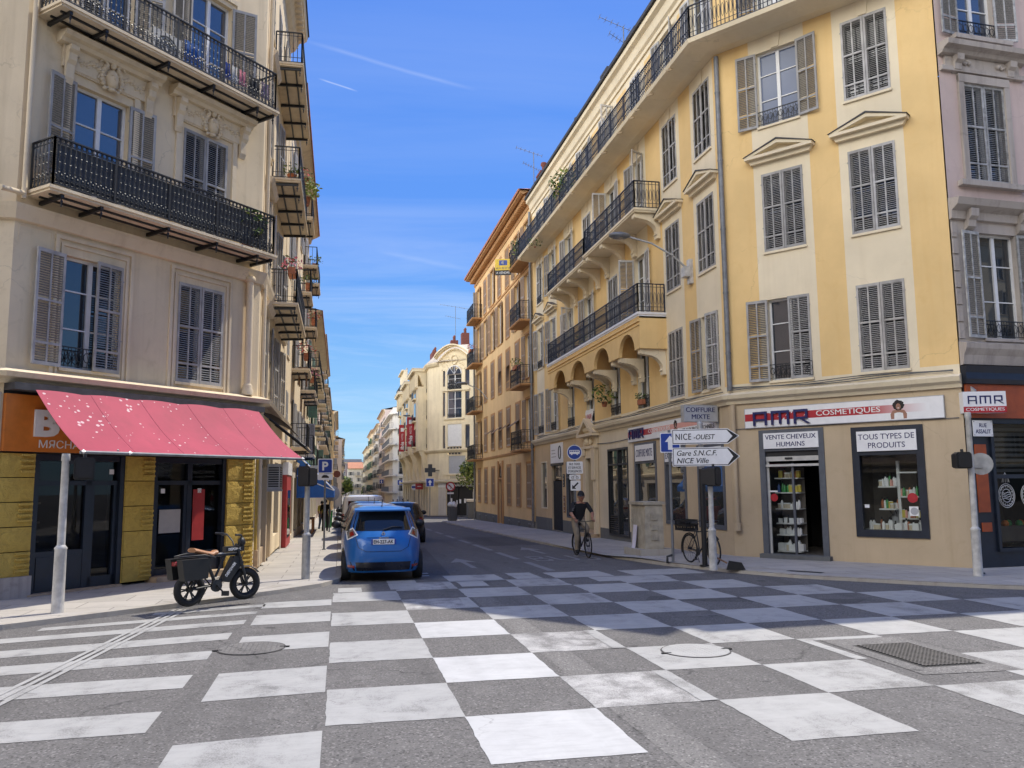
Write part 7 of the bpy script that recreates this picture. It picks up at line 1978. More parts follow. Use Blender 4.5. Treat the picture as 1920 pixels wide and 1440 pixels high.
# parking sign
S_, z0 = post('blue P parking sign on a thin grey post beside the parked cars', -0.49, 28.98, 2.95)
FG = Fr((-0.49, 28.94), (0.995, -0.1))
mb = MB(); rrect(mb, FG, 0, z0 + 2.80, 0.50, 0.50, 0.0, 0.02, 0); rrect(mb, FG, 0, z0 + 2.80, 0.44, 0.44, 0.02, 0.022, 1); p1_ = mb.build('sign_plate', ['sign_white', 'sign_blue'], S_)
text('P', FG, 0.0, z0 + 2.80, 0.2, 0.3, 'text_white', S_, 0.022, bold=0.03)
mb = MB(); rrect(mb, FG, 0, z0 + 2.43, 0.50, 0.2, 0.0, 0.02, 0)
mb.prism(FG, [(-0.12, z0 + 2.40), (-0.10, z0 + 2.46), (-0.05, z0 + 2.5), (0.05, z0 + 2.5), (0.1, z0 + 2.46), (0.13, z0 + 2.44), (0.13, z0 + 2.40)], 0.02, 0.022, 1); mb.build('plate', ['sign_white', 'text_black'], S_)
# round sign seen from behind, farther along
S_, z0 = post('round sign seen from behind on a post beyond the parking sign', -0.5, 45.0, 2.7)
FG = Fr((-0.5, 44.95), (1, 0)); mb = MB(); disc(mb, FG, 0.1, z0 + 2.0, 0.4, 0.02, 0, 22, 0.03); mb.prism(FG, [(0.02, z0 + 1.9), (0.18, z0 + 1.9), (0.18, z0 + 2.1), (0.1, z0 + 2.2), (0.02, z0 + 2.1)], 0.02, 0.03, 1); mb.build('sign_plate', ['galvanised', 'sign_blue'], S_)
S_, z0 = post('small dark red round sign high on the left pavement in the distance', 0.0 - 0.35, 58.0, 3.6)
FG = Fr((-0.3, 57.95), (1, 0)); mb = MB(); disc(mb, FG, 0.1, z0 + 3.4, 0.24, 0.02, 0, 20, 0.03); mb.build('sign_plate', 'brick_red', S_)
# one way sign
S_, z0 = post('blue one-way arrow sign on a grey post beside the cabinet', 8.14, 19.68, 3.3)
FG = Fr((8.14, 19.63), (0.94, -0.34))
mb = MB(); rrect(mb, FG, 0.0, z0 + 2.98, 0.50, 0.50, 0, 0.02, 0); rrect(mb, FG, 0.0, z0 + 2.98, 0.46, 0.46, 0.02, 0.022, 1)
zz = z0 + 2.98; mb.prism(FG, [(-0.055, zz - 0.18), (0.055, zz - 0.18), (0.055, zz + 0.02), (0.13, zz + 0.02), (0.0, zz + 0.18), (-0.13, zz + 0.02), (-0.055, zz + 0.02)], 0.022, 0.025, 0)
mb.build('sign_plate', ['sign_white', 'sign_blue'], S_)
mb = MB(); mb.tube([(7.98, 19.66, z0), (7.98, 19.66, z0 + 0.16), (8.14, 19.68, z0 + 0.2)], 0.03, 6); mb.build('foot', 'dark_metal', S_)
# direction signs on a black post
S_, z0 = post('two white arrow direction signs for NICE OUEST and the Gare on a black post', 8.45, 18.51, 3.3, 'black_plastic', r=0.062)
mb = MB(); mb.tube([(8.45, 18.51, z0 + 2.28), (8.45, 18.51, z0 + 3.36)], 0.066, 10); mb.tube([(8.45, 18.51, z0 + 3.36), (8.45, 18.51, z0 + 3.41)], [0.075, 0.05], 10); mb.build('upper_post', 'galvanised', S_)
FD = Fr((8.36, 18.40), (0.93, -0.37))
for zc_, h_, ln in ((3.12 + 0.0, 0.34, 0), (2.64, 0.42, 1)):
    u0_, u1_ = -0.62, 0.92; h2 = h_ / 2; Z = zc_ + 0.0 + z0 - PV
    mb = MB()
    shp = lambda e: [(u0_ + e, Z - h2 + e), (u1_ - 0.25 - e * 0.3, Z - h2 + e), (u1_ - e * 1.2, Z), (u1_ - 0.25 - e * 0.3, Z + h2 - e), (u0_ + e, Z + h2 - e)]
    mb.prism(FD, shp(-0.012), -0.03, 0.0, 0); mb.prism(FD, shp(0.006), 0.0, 0.002, 1); mb.prism(FD, shp(0.022), 0.002, 0.004, 0)
    mb.prism(FD, [(u1_ - 0.27, Z - h2 + 0.022), (u1_ - 0.24, Z - h2 + 0.022), (u1_ - 0.03, Z), (u1_ - 0.24, Z + h2 - 0.022), (u1_ - 0.27, Z + h2 - 0.022), (u1_ - 0.14, Z)], 0.004, 0.006, 1)
    pl_ = mb.build('sign_plate', ['sign_white', 'text_black'], S_)
    if ln == 0:
        text('NICE', FD, -0.36, Z, 0.36, 0.15, 'text_black', S_, 0.004, bold=0.02, spacing=1.15); text('-OUEST', FD, 0.13, Z - 0.01, 0.5, 0.12, 'text_black', S_, 0.004, bold=0.01, shear=0.25)
    else:
        text('Gare S.N.C.F.', FD, -0.06, Z + 0.09, 0.92, 0.125, 'text_black', S_, 0.004, bold=0.012, shear=0.25); text('NICE Ville', FD, -0.16, Z - 0.09, 0.74, 0.125, 'text_black', S_, 0.004, bold=0.012, shear=0.25)
# bus lane sign
S_, z0 = post('round blue bus lane sign with white panels below on the right pavement', 8.30, 28.9, 3.55)
FG = Fr((8.28, 28.85), (0.96, -0.28)); mb = MB()
disc(mb, FG, 0, z0 + 3.25, 0.27, 0.02, 0, 24, 0.02); disc(mb, FG, 0, z0 + 3.25, 0.245, 0.023, 1, 24, 0.003)
Z = z0 + 3.25; mb.prism(FG, [(-0.18, Z - 0.06), (0.18, Z - 0.06), (0.19, Z + 0.03), (0.17, Z + 0.08), (-0.18, Z + 0.08)], 0.023, 0.025, 0)
for q in range(5): mb.prism(FG, [(-0.155 + q * 0.065, Z + 0.015), (-0.105 + q * 0.065, Z + 0.015), (-0.105 + q * 0.065, Z + 0.06), (-0.155 + q * 0.065, Z + 0.06)], 0.025, 0.026, 1)
for q in (-0.1, 0.1): disc(mb, FG, q, Z - 0.07, 0.03, 0.026, 0, 10, 0.003)
mb.build('sign_plate', ['sign_white', 'sign_blue'], S_)
mb = MB(); rrect(mb, FG, 0.0, z0 + 2.70, 0.58, 0.44, 0, 0.02, 0); rrect(mb, FG, 0.0, z0 + 2.36, 0.4, 0.18, 0, 0.02, 0); rrect(mb, FG, 0.02, z0 + 2.06, 0.36, 0.36, 0, 0.02, 0)
zz = z0 + 2.06; mb.prism(FG, [(-0.11, zz - 0.12), (0.04, zz - 0.12), (-0.01, zz - 0.06), (0.13, zz + 0.08), (0.09, zz + 0.12), (-0.05, zz - 0.02), (-0.1, zz + 0.03)], 0.02, 0.023, 1)
for q in (-0.08, 0.08): mb.tube([FG.P(q + 0.045 * math.cos(t), 0.022, z0 + 2.34 + 0.045 * math.sin(t)) for t in [q2 * 0.7 for q2 in range(9)]], 0.006, 4, 1, closed=True)
mb.tube([FG.P(-0.08, 0.022, z0 + 2.34), FG.P(-0.02, 0.022, z0 + 2.41), FG.P(0.05, 0.022, z0 + 2.41), FG.P(0.08, 0.022, z0 + 2.34)], 0.006, 4, 1)
mb.build('plate', ['sign_white', 'text_black'], S_)
text('BUS TAXIS\nET SERVICES\nD\'URGENCES', FG, 0.0, z0 + 2.70, 0.48, 0.34, 'text_black', S_, 0.02, bold=0.02, line=1.1)
# round sign behind the right pole
S_, z0 = post('grey post with a round sign turned edge-on behind the leaning right pole', 13.12, 15.25, 2.6, 'iron_grey', r=0.04)
FG = Fr((13.15, 15.2), (0.75, -0.66)); mb = MB(); disc(mb, FG, 0.10, z0 + 2.28, 0.23, 0.02, 0, 22, 0.03); mb.box(FG, -0.02, 0.12, 0.02, 0.06, z0 + 2.2, z0 + 2.38, 0); mb.build('sign_plate', 'galvanised', S_)
# no-left-turn sign and litter bin at the far crossing
S_, z0 = post('red ringed no-left-turn sign above the litter bin at the far corner', 8.2, 62.7, 2.9)
FG = Fr((8.2, 62.64), (1, 0)); mb = MB(); disc(mb, FG, 0, z0 + 2.55, 0.36, 0.02, 0, 24, 0.02); disc(mb, FG, 0, z0 + 2.55, 0.26, 0.023, 1, 24, 0.003)
Z = z0 + 2.55; mb.prism(FG, [(0.0, Z - 0.18), (0.05, Z - 0.18), (0.05, Z + 0.02), (-0.05, Z + 0.1), (-0.03, Z + 0.15), (-0.17, Z + 0.12), (-0.13, Z - 0.01), (-0.1, Z + 0.04), (0.0, Z - 0.03)], 0.023, 0.025, 2)
mb.prism(FG, [(-0.2, Z + 0.16), (-0.16, Z + 0.2), (0.2, Z - 0.16), (0.16, Z - 0.2)], 0.025, 0.027, 0); rrect(mb, FG, 0, z0 + 2.05, 0.5, 0.13, 0, 0.02, 1); mb.build('sign_plate', ['sign_red', 'sign_white', 'text_black'], S_)
BN = thing('litter_bin', 'dark litter bin topped by a white bag at the far corner', 'litter bin', (8.3, 62.3, gz(62.3) + PV))
mb = MB(); z0 = gz(62.3) + PV
mb.lathe((8.3, 62.3, z0), [(0.3, 0), (0.33, 0.05), (0.33, 0.95), (0.36, 1.0), (0.34, 1.05)], 14)
for q in range(14): mb.bar((8.3 + 0.335 * math.cos(q * .449), 62.3 + 0.335 * math.sin(q * .449), z0 + 0.06), (8.3 + 0.335 * math.cos(q * .449), 62.3 + 0.335 * math.sin(q * .449), z0 + 0.95), 0.05, 0.03)
mb.build('bin_body', 'plinth_grey', BN)
mb = MB(); rr = random.Random(1)
for q in range(7): mb.ball((8.3 + rr.uniform(-.2, .2), 62.3 + rr.uniform(-.2, .2), z0 + 1.12 + rr.uniform(0, .16)), 0.17, 0, 7, 5)
mb.build('bag', 'sign_white', BN)
# far blue signs in the distance
for nm, x, y, z, col, sh in (('far blue no-entry style roundel in front of the hotel', 8.3, 95, 1.9, 'sign_white', 'round'), ('far blue one-way arrow sign in front of the pharmacy windows', 8.55, 80.6, 2.35, 'sign_blue', 'sq'), ('dark red hotel arrow panel between the two far blue signs', 8.2, 88, 1.95, 'red_panel', 'panel'), ('far blue one-way sign beside the white block', 9.0, 128, 2.6, 'sign_blue', 'sq'), ('far blue parking sign on the right row pavement', 8.0, 165, 3.0, 'sign_blue', 'sq')):
    z0 = gz(y) + 0.1; S_ = thing('road_sign', nm, 'sign', (x, y, z0)); FG = Fr((x - 0.3, y - 0.05), (1, 0))
    mb = MB(); mb.tube([(x, y, z0), (x, y, z + 0.4)], 0.04, 6); mb.build('post', 'zinc', S_)
    mb = MB()
    if sh == 'round': disc(mb, FG, 0.3, z, 0.36, 0.02, 0, 18, 0.03); mb.box(FG, 0.0, 0.6, 0.02, 0.024, z - 0.1, z + 0.12, 1); mb.build('sign_plate', ['sign_white', 'sign_blue'], S_)
    elif sh == 'panel': mb.box(FG, -0.1, 0.7, -0.02, 0.02, z - 0.28, z + 0.35); mb.box(FG, 0.1, 0.5, 0.02, 0.024, z, z + 0.06, 1); mb.build('sign_plate', ['red_panel', 'sign_white'], S_)
    else: mb.box(FG, -0.1, 0.7, -0.02, 0.02, z - 0.4, z + 0.4, 0); mb.box(FG, -0.06, 0.66, 0.02, 0.024, z - 0.36, z + 0.36, 1); mb.prism(FG, [(0.22, z - 0.28), (0.38, z - 0.28), (0.38, z), (0.5, z), (0.3, z + 0.26), (0.1, z), (0.22, z)], 0.024, 0.028, 0); mb.build('sign_plate', ['sign_white', 'sign_blue'], S_)
# electric cabinet
CB = thing('electric_cabinet', 'beige concrete electric cabinet on a plinth with a paper hanging on its side', 'cabinet', (8.55, 22.6, gz(22.6) + PV))
z0 = gz(22.6) + PV; FCb = Fr((8.28, 22.02), (1, 0)); FCs = Fr((8.28, 23.15), (0, -1))
mb = MB(); mb.box(FCb, -0.16, 0.75, -1.25, 0.14, z0, z0 + 0.2); mb.build('plinth', 'kerb', CB)
mb = MB(); mb.prism(FCb, [(0.02, z0 + 0.2), (0.58, z0 + 0.2), (0.56, z0 + 1.42), (0.04, z0 + 1.42)], -1.1, 0.0)
for q in (0.45, 0.72, 1.0): mb.box(FCb, 0.2, 0.4, 0.0, 0.03, z0 + q, z0 + q + 0.16)
mb.box(FCs, 0.2, 0.24, 0.02, 0.04, z0 + 0.9, z0 + 1.0); mb.build('body', 'stone_box', CB)
mb = MB(); mb.box(FCb, -0.02, 0.62, -1.16, 0.04, z0 + 1.42, z0 + 1.50); mb.build('lid', 'stone_box', CB)
PP = thing('paper_sheet', 'long white sheet of paper stuck to the side of the beige cabinet', 'paper', FCs.P(0.55, 0.03, z0 + 0.2))
mb = MB(); rows = [[FCs.P(0.38 + 0.30 * i / 4 - 0.06 * t, 0.035 + 0.10 * t ** 3 + 0.015 * math.sin(i * 1.5 + 4 * t), z0 + 0.85 - 0.78 * t) for i in range(5)] for t in [q / 8 for q in range(9)]]
mb.grid(rows, 0, True); mb.build('sheet', 'paper', PP)
# wall street lamp on the yellow building
LP = thing('street_lamp', 'curved arm street lamp bolted to the yellow building above the signs', 'street lamp', FY.P(U(22.9), 0.1, 8.3))
b0 = FY.P(U(22.85), 0.12, 8.45)
mb = MB(); mb.box(FY, U(22.95), U(22.75), 0.004, 0.12, 8.0, 8.75); mb.box(FY, U(23.0), U(22.7), 0.12, 0.3, 8.2, 8.5); mb.build('wall_bracket', 'pole_white', LP)
mb = MB(); tip = Vector((8.35, 23.05, 9.45)); mb.tube([b0, b0 + Vector((-0.5, 0.02, 0.42)), b0 + Vector((-1.1, 0.1, 0.78)), tip], [0.035, 0.032, 0.03, 0.03], 8); mb.build('arm', 'galvanised', LP)
mb = MB(); mb.ball(tip + Vector((-0.2, 0, 0.0)), 0.30, 0, 14, 8, (1.15, 0.75, 0.34)); mb.build('lamp_head', 'zinc', LP)
mb = MB(); mb.ball(tip + Vector((-0.24, 0, -0.045)), 0.2, 0, 14, 8, (1.1, 0.75, 0.4)); mb.build('lens', 'lamp_clear', LP)
for (x, y, z, nm) in ((9.5, 58.5, 9.3, 'street lamp arm on the ochre building, second one down the street'), (8.0, 90, 9.6, 'street lamp arm on the hotel facade by the red banners')):
    LP = thing('street_lamp', nm, 'street lamp', (x + 0.8, y, z - 1)); mb = MB(); mb.tube([(x + 0.85, y, z - 1.1), (x + 0.3, y, z - 0.45), (x - 0.7, y, z)], 0.04, 6); mb.build('arm', 'galvanised', LP)
    mb = MB(); mb.ball((x - 1.0, y, z + 0.02), 0.35, 0, 10, 6, (1.2, 0.7, 0.3)); mb.build('lamp_head', 'zinc', LP)
# covers in the road
def cover(label, x, y, r, mats):
    C_ = thing('manhole_cover', label, 'manhole cover', (x, y, 0.0)); mb = MB(); disc_pts = [(x + r * math.cos(2 * math.pi * k / 28), y + r * math.sin(2 * math.pi * k / 28)) for k in range(28)]
    mb.plan(disc_pts, 0.014); 
    rows = [[(x + rr_ * math.cos(2 * math.pi * k / 28), y + rr_ * math.sin(2 * math.pi * k / 28), z) for k in range(28)] for rr_, z in ((r, 0.014), (r, 0.0))]
    mb.grid(rows, 0, False, True, flip=True); mb.build('lid', mats[0], C_)
    mb = MB(); mb.tube([(x + (r + 0.012) * math.cos(2 * math.pi * k / 28), y + (r + 0.012) * math.sin(2 * math.pi * k / 28), 0.008) for k in range(28)], 0.007, 4, closed=True); mb.build('rim', 'manhole', C_)
    mb = MB(); rg = random.Random(int(x * 10))
    for i in range(-6, 7):
        for j in range(-6, 7):
            u, v = i * r / 6.6, j * r / 6.6
            if u * u + v * v < (r * 0.9) ** 2: mb.octa((x + u, y + v, 0.014), r * 0.035, 0.004)
    mb.build('studs', mats[1], C_)
    mb = MB(); mb.box(WF, x + r * 0.85, x + r * 1.15, -y - 0.03, -y + 0.03, 0.002, 0.016); mb.box(WF, x - r * 1.15, x - r * 0.85, -y + 0.05, -y + 0.09, 0.002, 0.016); mb.build('hinge', 'rubber', C_)
cover('round manhole cover half painted by the left crossing bars', -1.05, 11.12, 0.40, ('asphalt_pale', 'manhole'))
cover('round manhole cover in a white square of the chequered road', 4.22, 9.6, 0.40, ('paint', 'paint'))
GT = thing('drain_grate', 'square iron drain grate in an asphalt patch on the right', 'drain grate', (6.58, 8.78, 0))
mb = MB(); mb.box(WF, 6.20, 6.98, -9.42, -8.14, 0.0, 0.006); mb.build('pit', 'rubber', GT)
mb = MB()
for k in range(14): x = 6.26 + k * 0.051; mb.box(WF, x, x + 0.022, -9.38, -8.18, 0.006, 0.016)
for k in range(20): y = 8.2 + k * 0.061; mb.box(WF, 6.24, 6.95, -y - 0.026, -y, 0.006, 0.0185)
mb.build('bars', 'manhole', GT)
GT = thing('drain_grate', 'thin dark drain grille set in the right pavement before the shop door', 'drain grate', (9.85, 16.5, PV))
mb = MB(); mb.plan([(9.6, 16.9), (9.78, 17.0), (10.25, 16.4), (10.07, 16.28)], PV + 0.006); mb.build('plate', 'rubber', GT)

# ================================================================== BALCONY PLANTS, LAUNDRY, AERIALS
def pot(label, P, h=0.28, r=0.14, kind='leaf', spread=0.28, n=70, trough=False, F=None, col='terracotta', group=None, size=0.06):
    P = Vector(P); T = thing('potted_plant', label, 'potted plant', P, 0, group); mb = MB()
    if trough and F: u = (P - Vector((*F.o, 0))).dot(Vector((*F.t, 0))); w = (P - Vector((*F.o, 0))).dot(Vector((*F.n, 0))); mb.box(F, u - r * 2.2, u + r * 2.2, w - r * 0.7, w + r * 0.7, P.z, P.z + h)
    else: mb.lathe(P, [(r * 0.72, 0), (r, h * 0.9), (r * 1.08, h * 0.9), (r * 1.08, h)], 10)
    mb.build('pot', col, T); mb = MB(); rn = random.Random(int(P.x * 37 + P.y * 91 + P.z * 13))
    leaves(mb, P + Vector((0, 0, h + spread * 0.7)), spread, n, size, (0, 0, 1) if kind == 'leaf' else (0, 1, 1), (1.3, 1.3, 1), rn)
    mb.build('foliage', ['leaf', {'leaf': 'leaf_light', 'pink': 'flower_pink', 'red': 'flower_red', 'light': 'leaf_light'}[kind]] if kind != 'light' else ['leaf_light', 'leaf_light'], T)
    return T
pot('pink geraniums on the lowest side balcony of the butcher corner', FS.P(2.8, 0.6, 7.95), 0.2, 0.14, 'pink', 0.24, 110, True, FS)
pot('bright yellow-green trailing plant at the end of the middle side balcony', FS.P(7.4, 0.72, 11.6), 0.3, 0.16, 'light', 0.42, 240, size=0.08)
pot('red flowers above the yellow-green plant on the side balcony', FS.P(7.2, 0.66, 12.3), 0.2, 0.12, 'red', 0.22, 70)
pot('spiky dark plant near the right end of the long lower balcony', FL.P(2.65, 0.45, 7.6), 0.35, 0.15, 'leaf', 0.38, 120, size=0.1)
pot('small green plant hanging over the first side balcony rail', FS.P(3.2, 0.5, 10.8), 0.3, 0.13, 'leaf', 0.22, 60)
for (Y, z, kd, nm) in ((35.6, 7.35, 'red', 'red potted flowers on the lowest small balcony of the cream terrace'), (35.8, 10.4, 'leaf', 'terracotta trough with green plants on the second small balcony of the cream terrace'), (43.6, 7.4, 'pink', 'pink flowers in a dark pot on the lower far balcony of the cream terrace'), (43.4, 13.3, 'leaf', 'green plants on the uppermost far balcony of the cream terrace'), (43.6, 10.4, 'red', 'red flower pots on the middle far balcony of the cream terrace')):
    pot(nm, FR.P(Y, 0.55, z), 0.25, 0.16, kd, 0.32, 90, True, FR)
pot('tall dark bush on the long top balcony of the yellow building', FY.P(U(34.6), 0.45, 14.5), 0.4, 0.25, 'leaf', 0.75, 420, size=0.1)
pot('grassy tuft hanging below the top balcony edge of the yellow building', FY.P(U(39.5), 0.9, 13.9), 0.05, 0.06, 'leaf', 0.3, 60)
pot('small leafy plant on the lower long balcony of the yellow building', FY.P(U(33.6), 0.5, 7.6), 0.3, 0.16, 'light', 0.35, 90)
pot('trailing cactus on a first floor window rail under the arches', FY.P(U(30.7), 0.3, 5.0), 0.2, 0.12, 'leaf', 0.42, 120, size=0.09)
pot('little window box plant under the first arch of the yellow building', FY.P(U(27.2), 0.1, 4.75), 0.18, 0.1, 'leaf', 0.18, 50, True, FY)
pot('dark bush on the top balcony of the ochre building', FB.P(UB(44.9), 0.4, 14.65), 0.4, 0.2, 'leaf', 0.55, 200, size=0.09)
for z, nm in ((11.25, 'flower boxes on the second balcony at the far end of the ochre building'), (7.6, 'plants along the middle near balcony rail of the ochre building')):
    pot(nm, FB.P(UB(62) if z > 9 else UB(45.4), 0.66, z + 0.9), 0.2, 0.2, 'red' if z > 9 else 'leaf', 0.3, 120, True, FB)
# laundry and chairs on the upper balcony of the butcher corner
for k, (u, w_, h_, m_, nm) in enumerate(((0.75, 0.42, 0.62, 'blue_cloth', 'blue towel hung on the upper balcony of the butcher corner'), (1.75, 0.16, 0.4, 'sign_blue', 'small dark blue cloth drying on the upper balcony'), (1.95, 0.18, 0.42, 'cloth_white', 'white cloth drying on the upper balcony rack'), (2.2, 0.22, 0.36, 'flower_pink', 'pink cloth drying on the upper balcony rack'), (2.55, 0.35, 0.45, 'cloth_black', 'black garment drying near the right end of the upper balcony'), (2.9, 0.25, 0.4, 'fabric_mix', 'plum coloured garment at the right end of the upper balcony'))):
    T = thing('laundry', nm, 'laundry', FL.P(u, 0.62, 11.4)); mb = MB()
    rows = [[FL.P(u - w_ / 2 + w_ * i / 5, 0.62 + 0.02 * math.sin(i * 2 + j), 11.85 - h_ * j / 5) for i in range(6)] for j in range(6)]
    mb.grid(rows, 0, True); mb.build('cloth', m_, T)
UN = thing('outdoor_unit', 'round grilled white cooling unit on the upper balcony', 'air conditioner', FL.P(0.2, 0.4, 11.2))
mb = MB(); mb.box(FL, -0.15, 0.6, 0.2, 0.5, 11.21, 11.85); mb.build('casing', 'aircon', UN); mb = MB()
for r in (0.1, 0.17, 0.24): mb.tube([FL.P(0.2 + r * math.cos(t), 0.51, 11.53 + r * math.sin(t)) for t in [q * .449 for q in range(14)]], 0.012, 4, closed=True)
mb.build('grille', 'plinth_grey', UN)
TB = thing('balcony_table', 'small wooden table on the lowest small balcony of the cream terrace', 'table', FR.P(35.9, 0.4, 6.3)); mb = MB(); zt = 6.28
mb.box(FR, 35.5, 36.3, 0.2, 0.6, zt + 0.7, zt + 0.74); mb.build('top', 'wood', TB)
for a, b in ((35.55, 0.25), (36.25, 0.25), (35.55, 0.55), (36.25, 0.55)): mb = MB(); mb.bar(FR.P(a, b, zt), FR.P(a, b, zt + 0.7), 0.05, 0.05); mb.build('leg', 'wood', TB)
def aerial(label, x, y, z, h, s=1.0):
    T = thing('aerial', label, 'aerial', (x, y, z)); mb = MB(); mb.tube([(x, y, z), (x, y, z + h)], 0.025, 5); mb.build('mast', 'zinc', T); mb = MB()
    for q, l in ((h * 0.98, 1.1 * s), (h * 0.7, 0.7 * s)):
        a, b = Vector((x - l, y - 0.3, z + q + 0.15)), Vector((x + l * 0.5, y + 0.2, z + q - 0.05)); mb.tube([a, b], 0.014, 4)
        for k in range(7): p = a.lerp(b, k / 6); mb.tube([p + Vector((0, -0.22, 0)), p + Vector((0, 0.22, 0))], 0.008, 3); mb.tube([p + Vector((0.0, 0, -0.1)), p + Vector((0, 0, 0.1))], 0.008, 3)
    mb.build('antenna', 'zinc', T)
aerial('tall aerial by the nearest chimneys of the yellow building', 10.9, 29.7, 18.0, 2.3)
aerial('aerial at the meeting of the yellow and ochre roofs', 10.9, 45.5, 18.3, 3.2)
aerial('taller aerial on the hotel roof', 12.4, 90.3, 17.5, 4.5, 1.6); aerial('shorter aerial on the hotel roof nearer the ochre building', 14.2, 88, 17.0, 4.2, 1.4)
# blue awning, red shop panel, stools on the left pavement
AW = thing('awning', 'blue shop awning with side panel far down the left pavement', 'awning', FR.P(48, 0.1, 2.6)); mb = MB()
z0 = gz(42); Y0_, Y1_ = 39.5, 50; a = [FR.P(Y0_, 0.06, z0 + 3.85), FR.P(Y1_, 0.06, z0 + 3.85)]; b = [FR.P(Y1_, 1.75, z0 + 2.2), FR.P(Y0_, 1.75, z0 + 2.2)]; dn = Vector((0, 0, .32))
mb.face([a[0], b[1], b[0], a[1]]); mb.face([a[0], FR.P(Y0_, 0.06, z0 + 2.2), b[1]]); mb.face([b[1], b[0], b[0] - dn, b[1] - dn]); mb.face([FR.P(Y0_, 0.06, z0 + 2.2), b[1], b[1] - dn, FR.P(Y0_, 0.06, z0 + 1.88)]); mb.build('canopy', 'blue_cloth', AW)
mb = MB(); mb.tube([a[0] + Vector((0, -0.02, 0)), b[1] + Vector((0, -0.02, 0.02))], 0.03, 5); mb.tube([FR.P(Y0_, 0.06, z0 + 2.9), b[1] + Vector((0, -0.02, 0))], 0.025, 5); mb.build('frame', 'sign_white', AW)
RS = thing('shop_board', 'red shop panel on the left wall before the blue awning', 'shop sign', FR.P(30.8, 0.05, 0.1)); mb = MB(); mb.box(FR, 30.6, 33.2, 0.004, 0.16, -0.1, 2.45, 0); mb.box(FR, 31.1, 32.8, 0.16, 0.17, 0.2, 1.9, 1); mb.box(FR, 30.6, 33.1, 0.004, 0.2, 2.45, 2.9, 2); mb.build('board', ['red_panel', 'glass', 'sign_white'], RS)
for k in range(5):
    T = thing('wooden_stool', 'light wooden stool in the row under the blue awning', 'stool', FR.P(43 + 0.9 * k, 0.5, gz(44) + PV), 0, 'stools under the blue awning'); z0 = gz(43 + 0.9 * k) + PV
    mb = MB(); mb.box(FR, 42.8 + .9 * k, 43.2 + .9 * k, 0.3, 0.7, z0 + 0.7, z0 + 0.75); mb.build('seat', 'wood', T)
    for a, b in ((42.83, 0.33), (43.17, 0.33), (42.83, 0.67), (43.17, 0.67)): mb = MB(); mb.bar(FR.P(a + .9 * k, b, z0), FR.P(a + .9 * k, b, z0 + 0.7), 0.04, 0.04); mb.build('leg', 'leather_tan', T)
GB = thing('wheelie_bin', 'green wheelie bin behind the parked cars on the left pavement', 'bin', (-0.75, 52, gz(52))); z0 = gz(52) + PV
mb = MB(); mb.prism(Fr((-0.95, 51.7), (1, 0)), [(0.05, z0), (0.5, z0), (0.56, z0 + 0.95), (0, z0 + 0.95)], -0.6, 0); mb.build('bin_body', 'bottle_green', GB); mb = MB(); mb.box(Fr((-0.97, 51.65), (1, 0)), 0, 0.6, -0.7, 0, z0 + 0.95, z0 + 1.03); mb.build('lid', 'shutter_green', GB)
BR = thing('broom', 'dark broom head lying on the pavement by the white signal pole', 'broom', (8.75, 17.35, PV)); mb = MB(); mb.prism(Fr((8.5, 17.5), (0.9, -0.4)), [(0, PV), (0.42, PV), (0.34, PV + 0.16), (0.06, PV + 0.2)], -0.1, 0.0); mb.build('brush', 'rubber', BR); mb = MB(); mb.tube([(8.52, 17.5, PV + 0.15), (8.3, 17.75, PV + 0.3)], 0.02, 5); mb.build('handle', 'wood', BR)
# ================================================================== VEHICLES
class CarForm:
    """body described by level: half width, rear and front position, squareness for each height"""
    def __init__(s, lev): s.lev = lev
    def at(s, z):
        L = s.lev
        if z <= L[0][0]: return L[0][1:]
        for i in range(len(L) - 1):
            if z <= L[i + 1][0]:
                t = (z - L[i][0]) / (L[i + 1][0] - L[i][0])
                p0, p1, p2, p3 = L[max(i - 1, 0)], L[i], L[i + 1], L[min(i + 2, len(L) - 1)]
                out = []
                for k in range(1, 5):
                    m1 = (p2[k] - p0[k]) / max(1e-6, p2[0] - p0[0]) * (p2[0] - p1[0]); m2 = (p3[k] - p1[k]) / max(1e-6, p3[0] - p1[0]) * (p2[0] - p1[0])
                    d = p2[k] - p1[k]; m1 = max(-abs(2 * d), min(abs(2 * d), m1)); m2 = max(-abs(2 * d), min(abs(2 * d), m2))
                    h = ((2 * t ** 3 - 3 * t * t + 1), (t ** 3 - 2 * t * t + t), (-2 * t ** 3 + 3 * t * t), (t ** 3 - t * t))
                    out.append(h[0] * p1[k] + h[1] * m1 + h[2] * p2[k] + h[3] * m2)
                return out
        return L[-1][1:]
    def rear(s, x, z):
        w, yr, yf, n = s.at(z); l = (yf - yr) / 2; q = min(0.9999, abs(x) / w); return yr + l - l * (1 - q ** n) ** (1 / n)
    def side(s, y, z):
        w, yr, yf, n = s.at(z); l = (yf - yr) / 2; q = min(0.9999, abs(y - yr - l) / l); return w * (1 - q ** n) ** (1 / n)
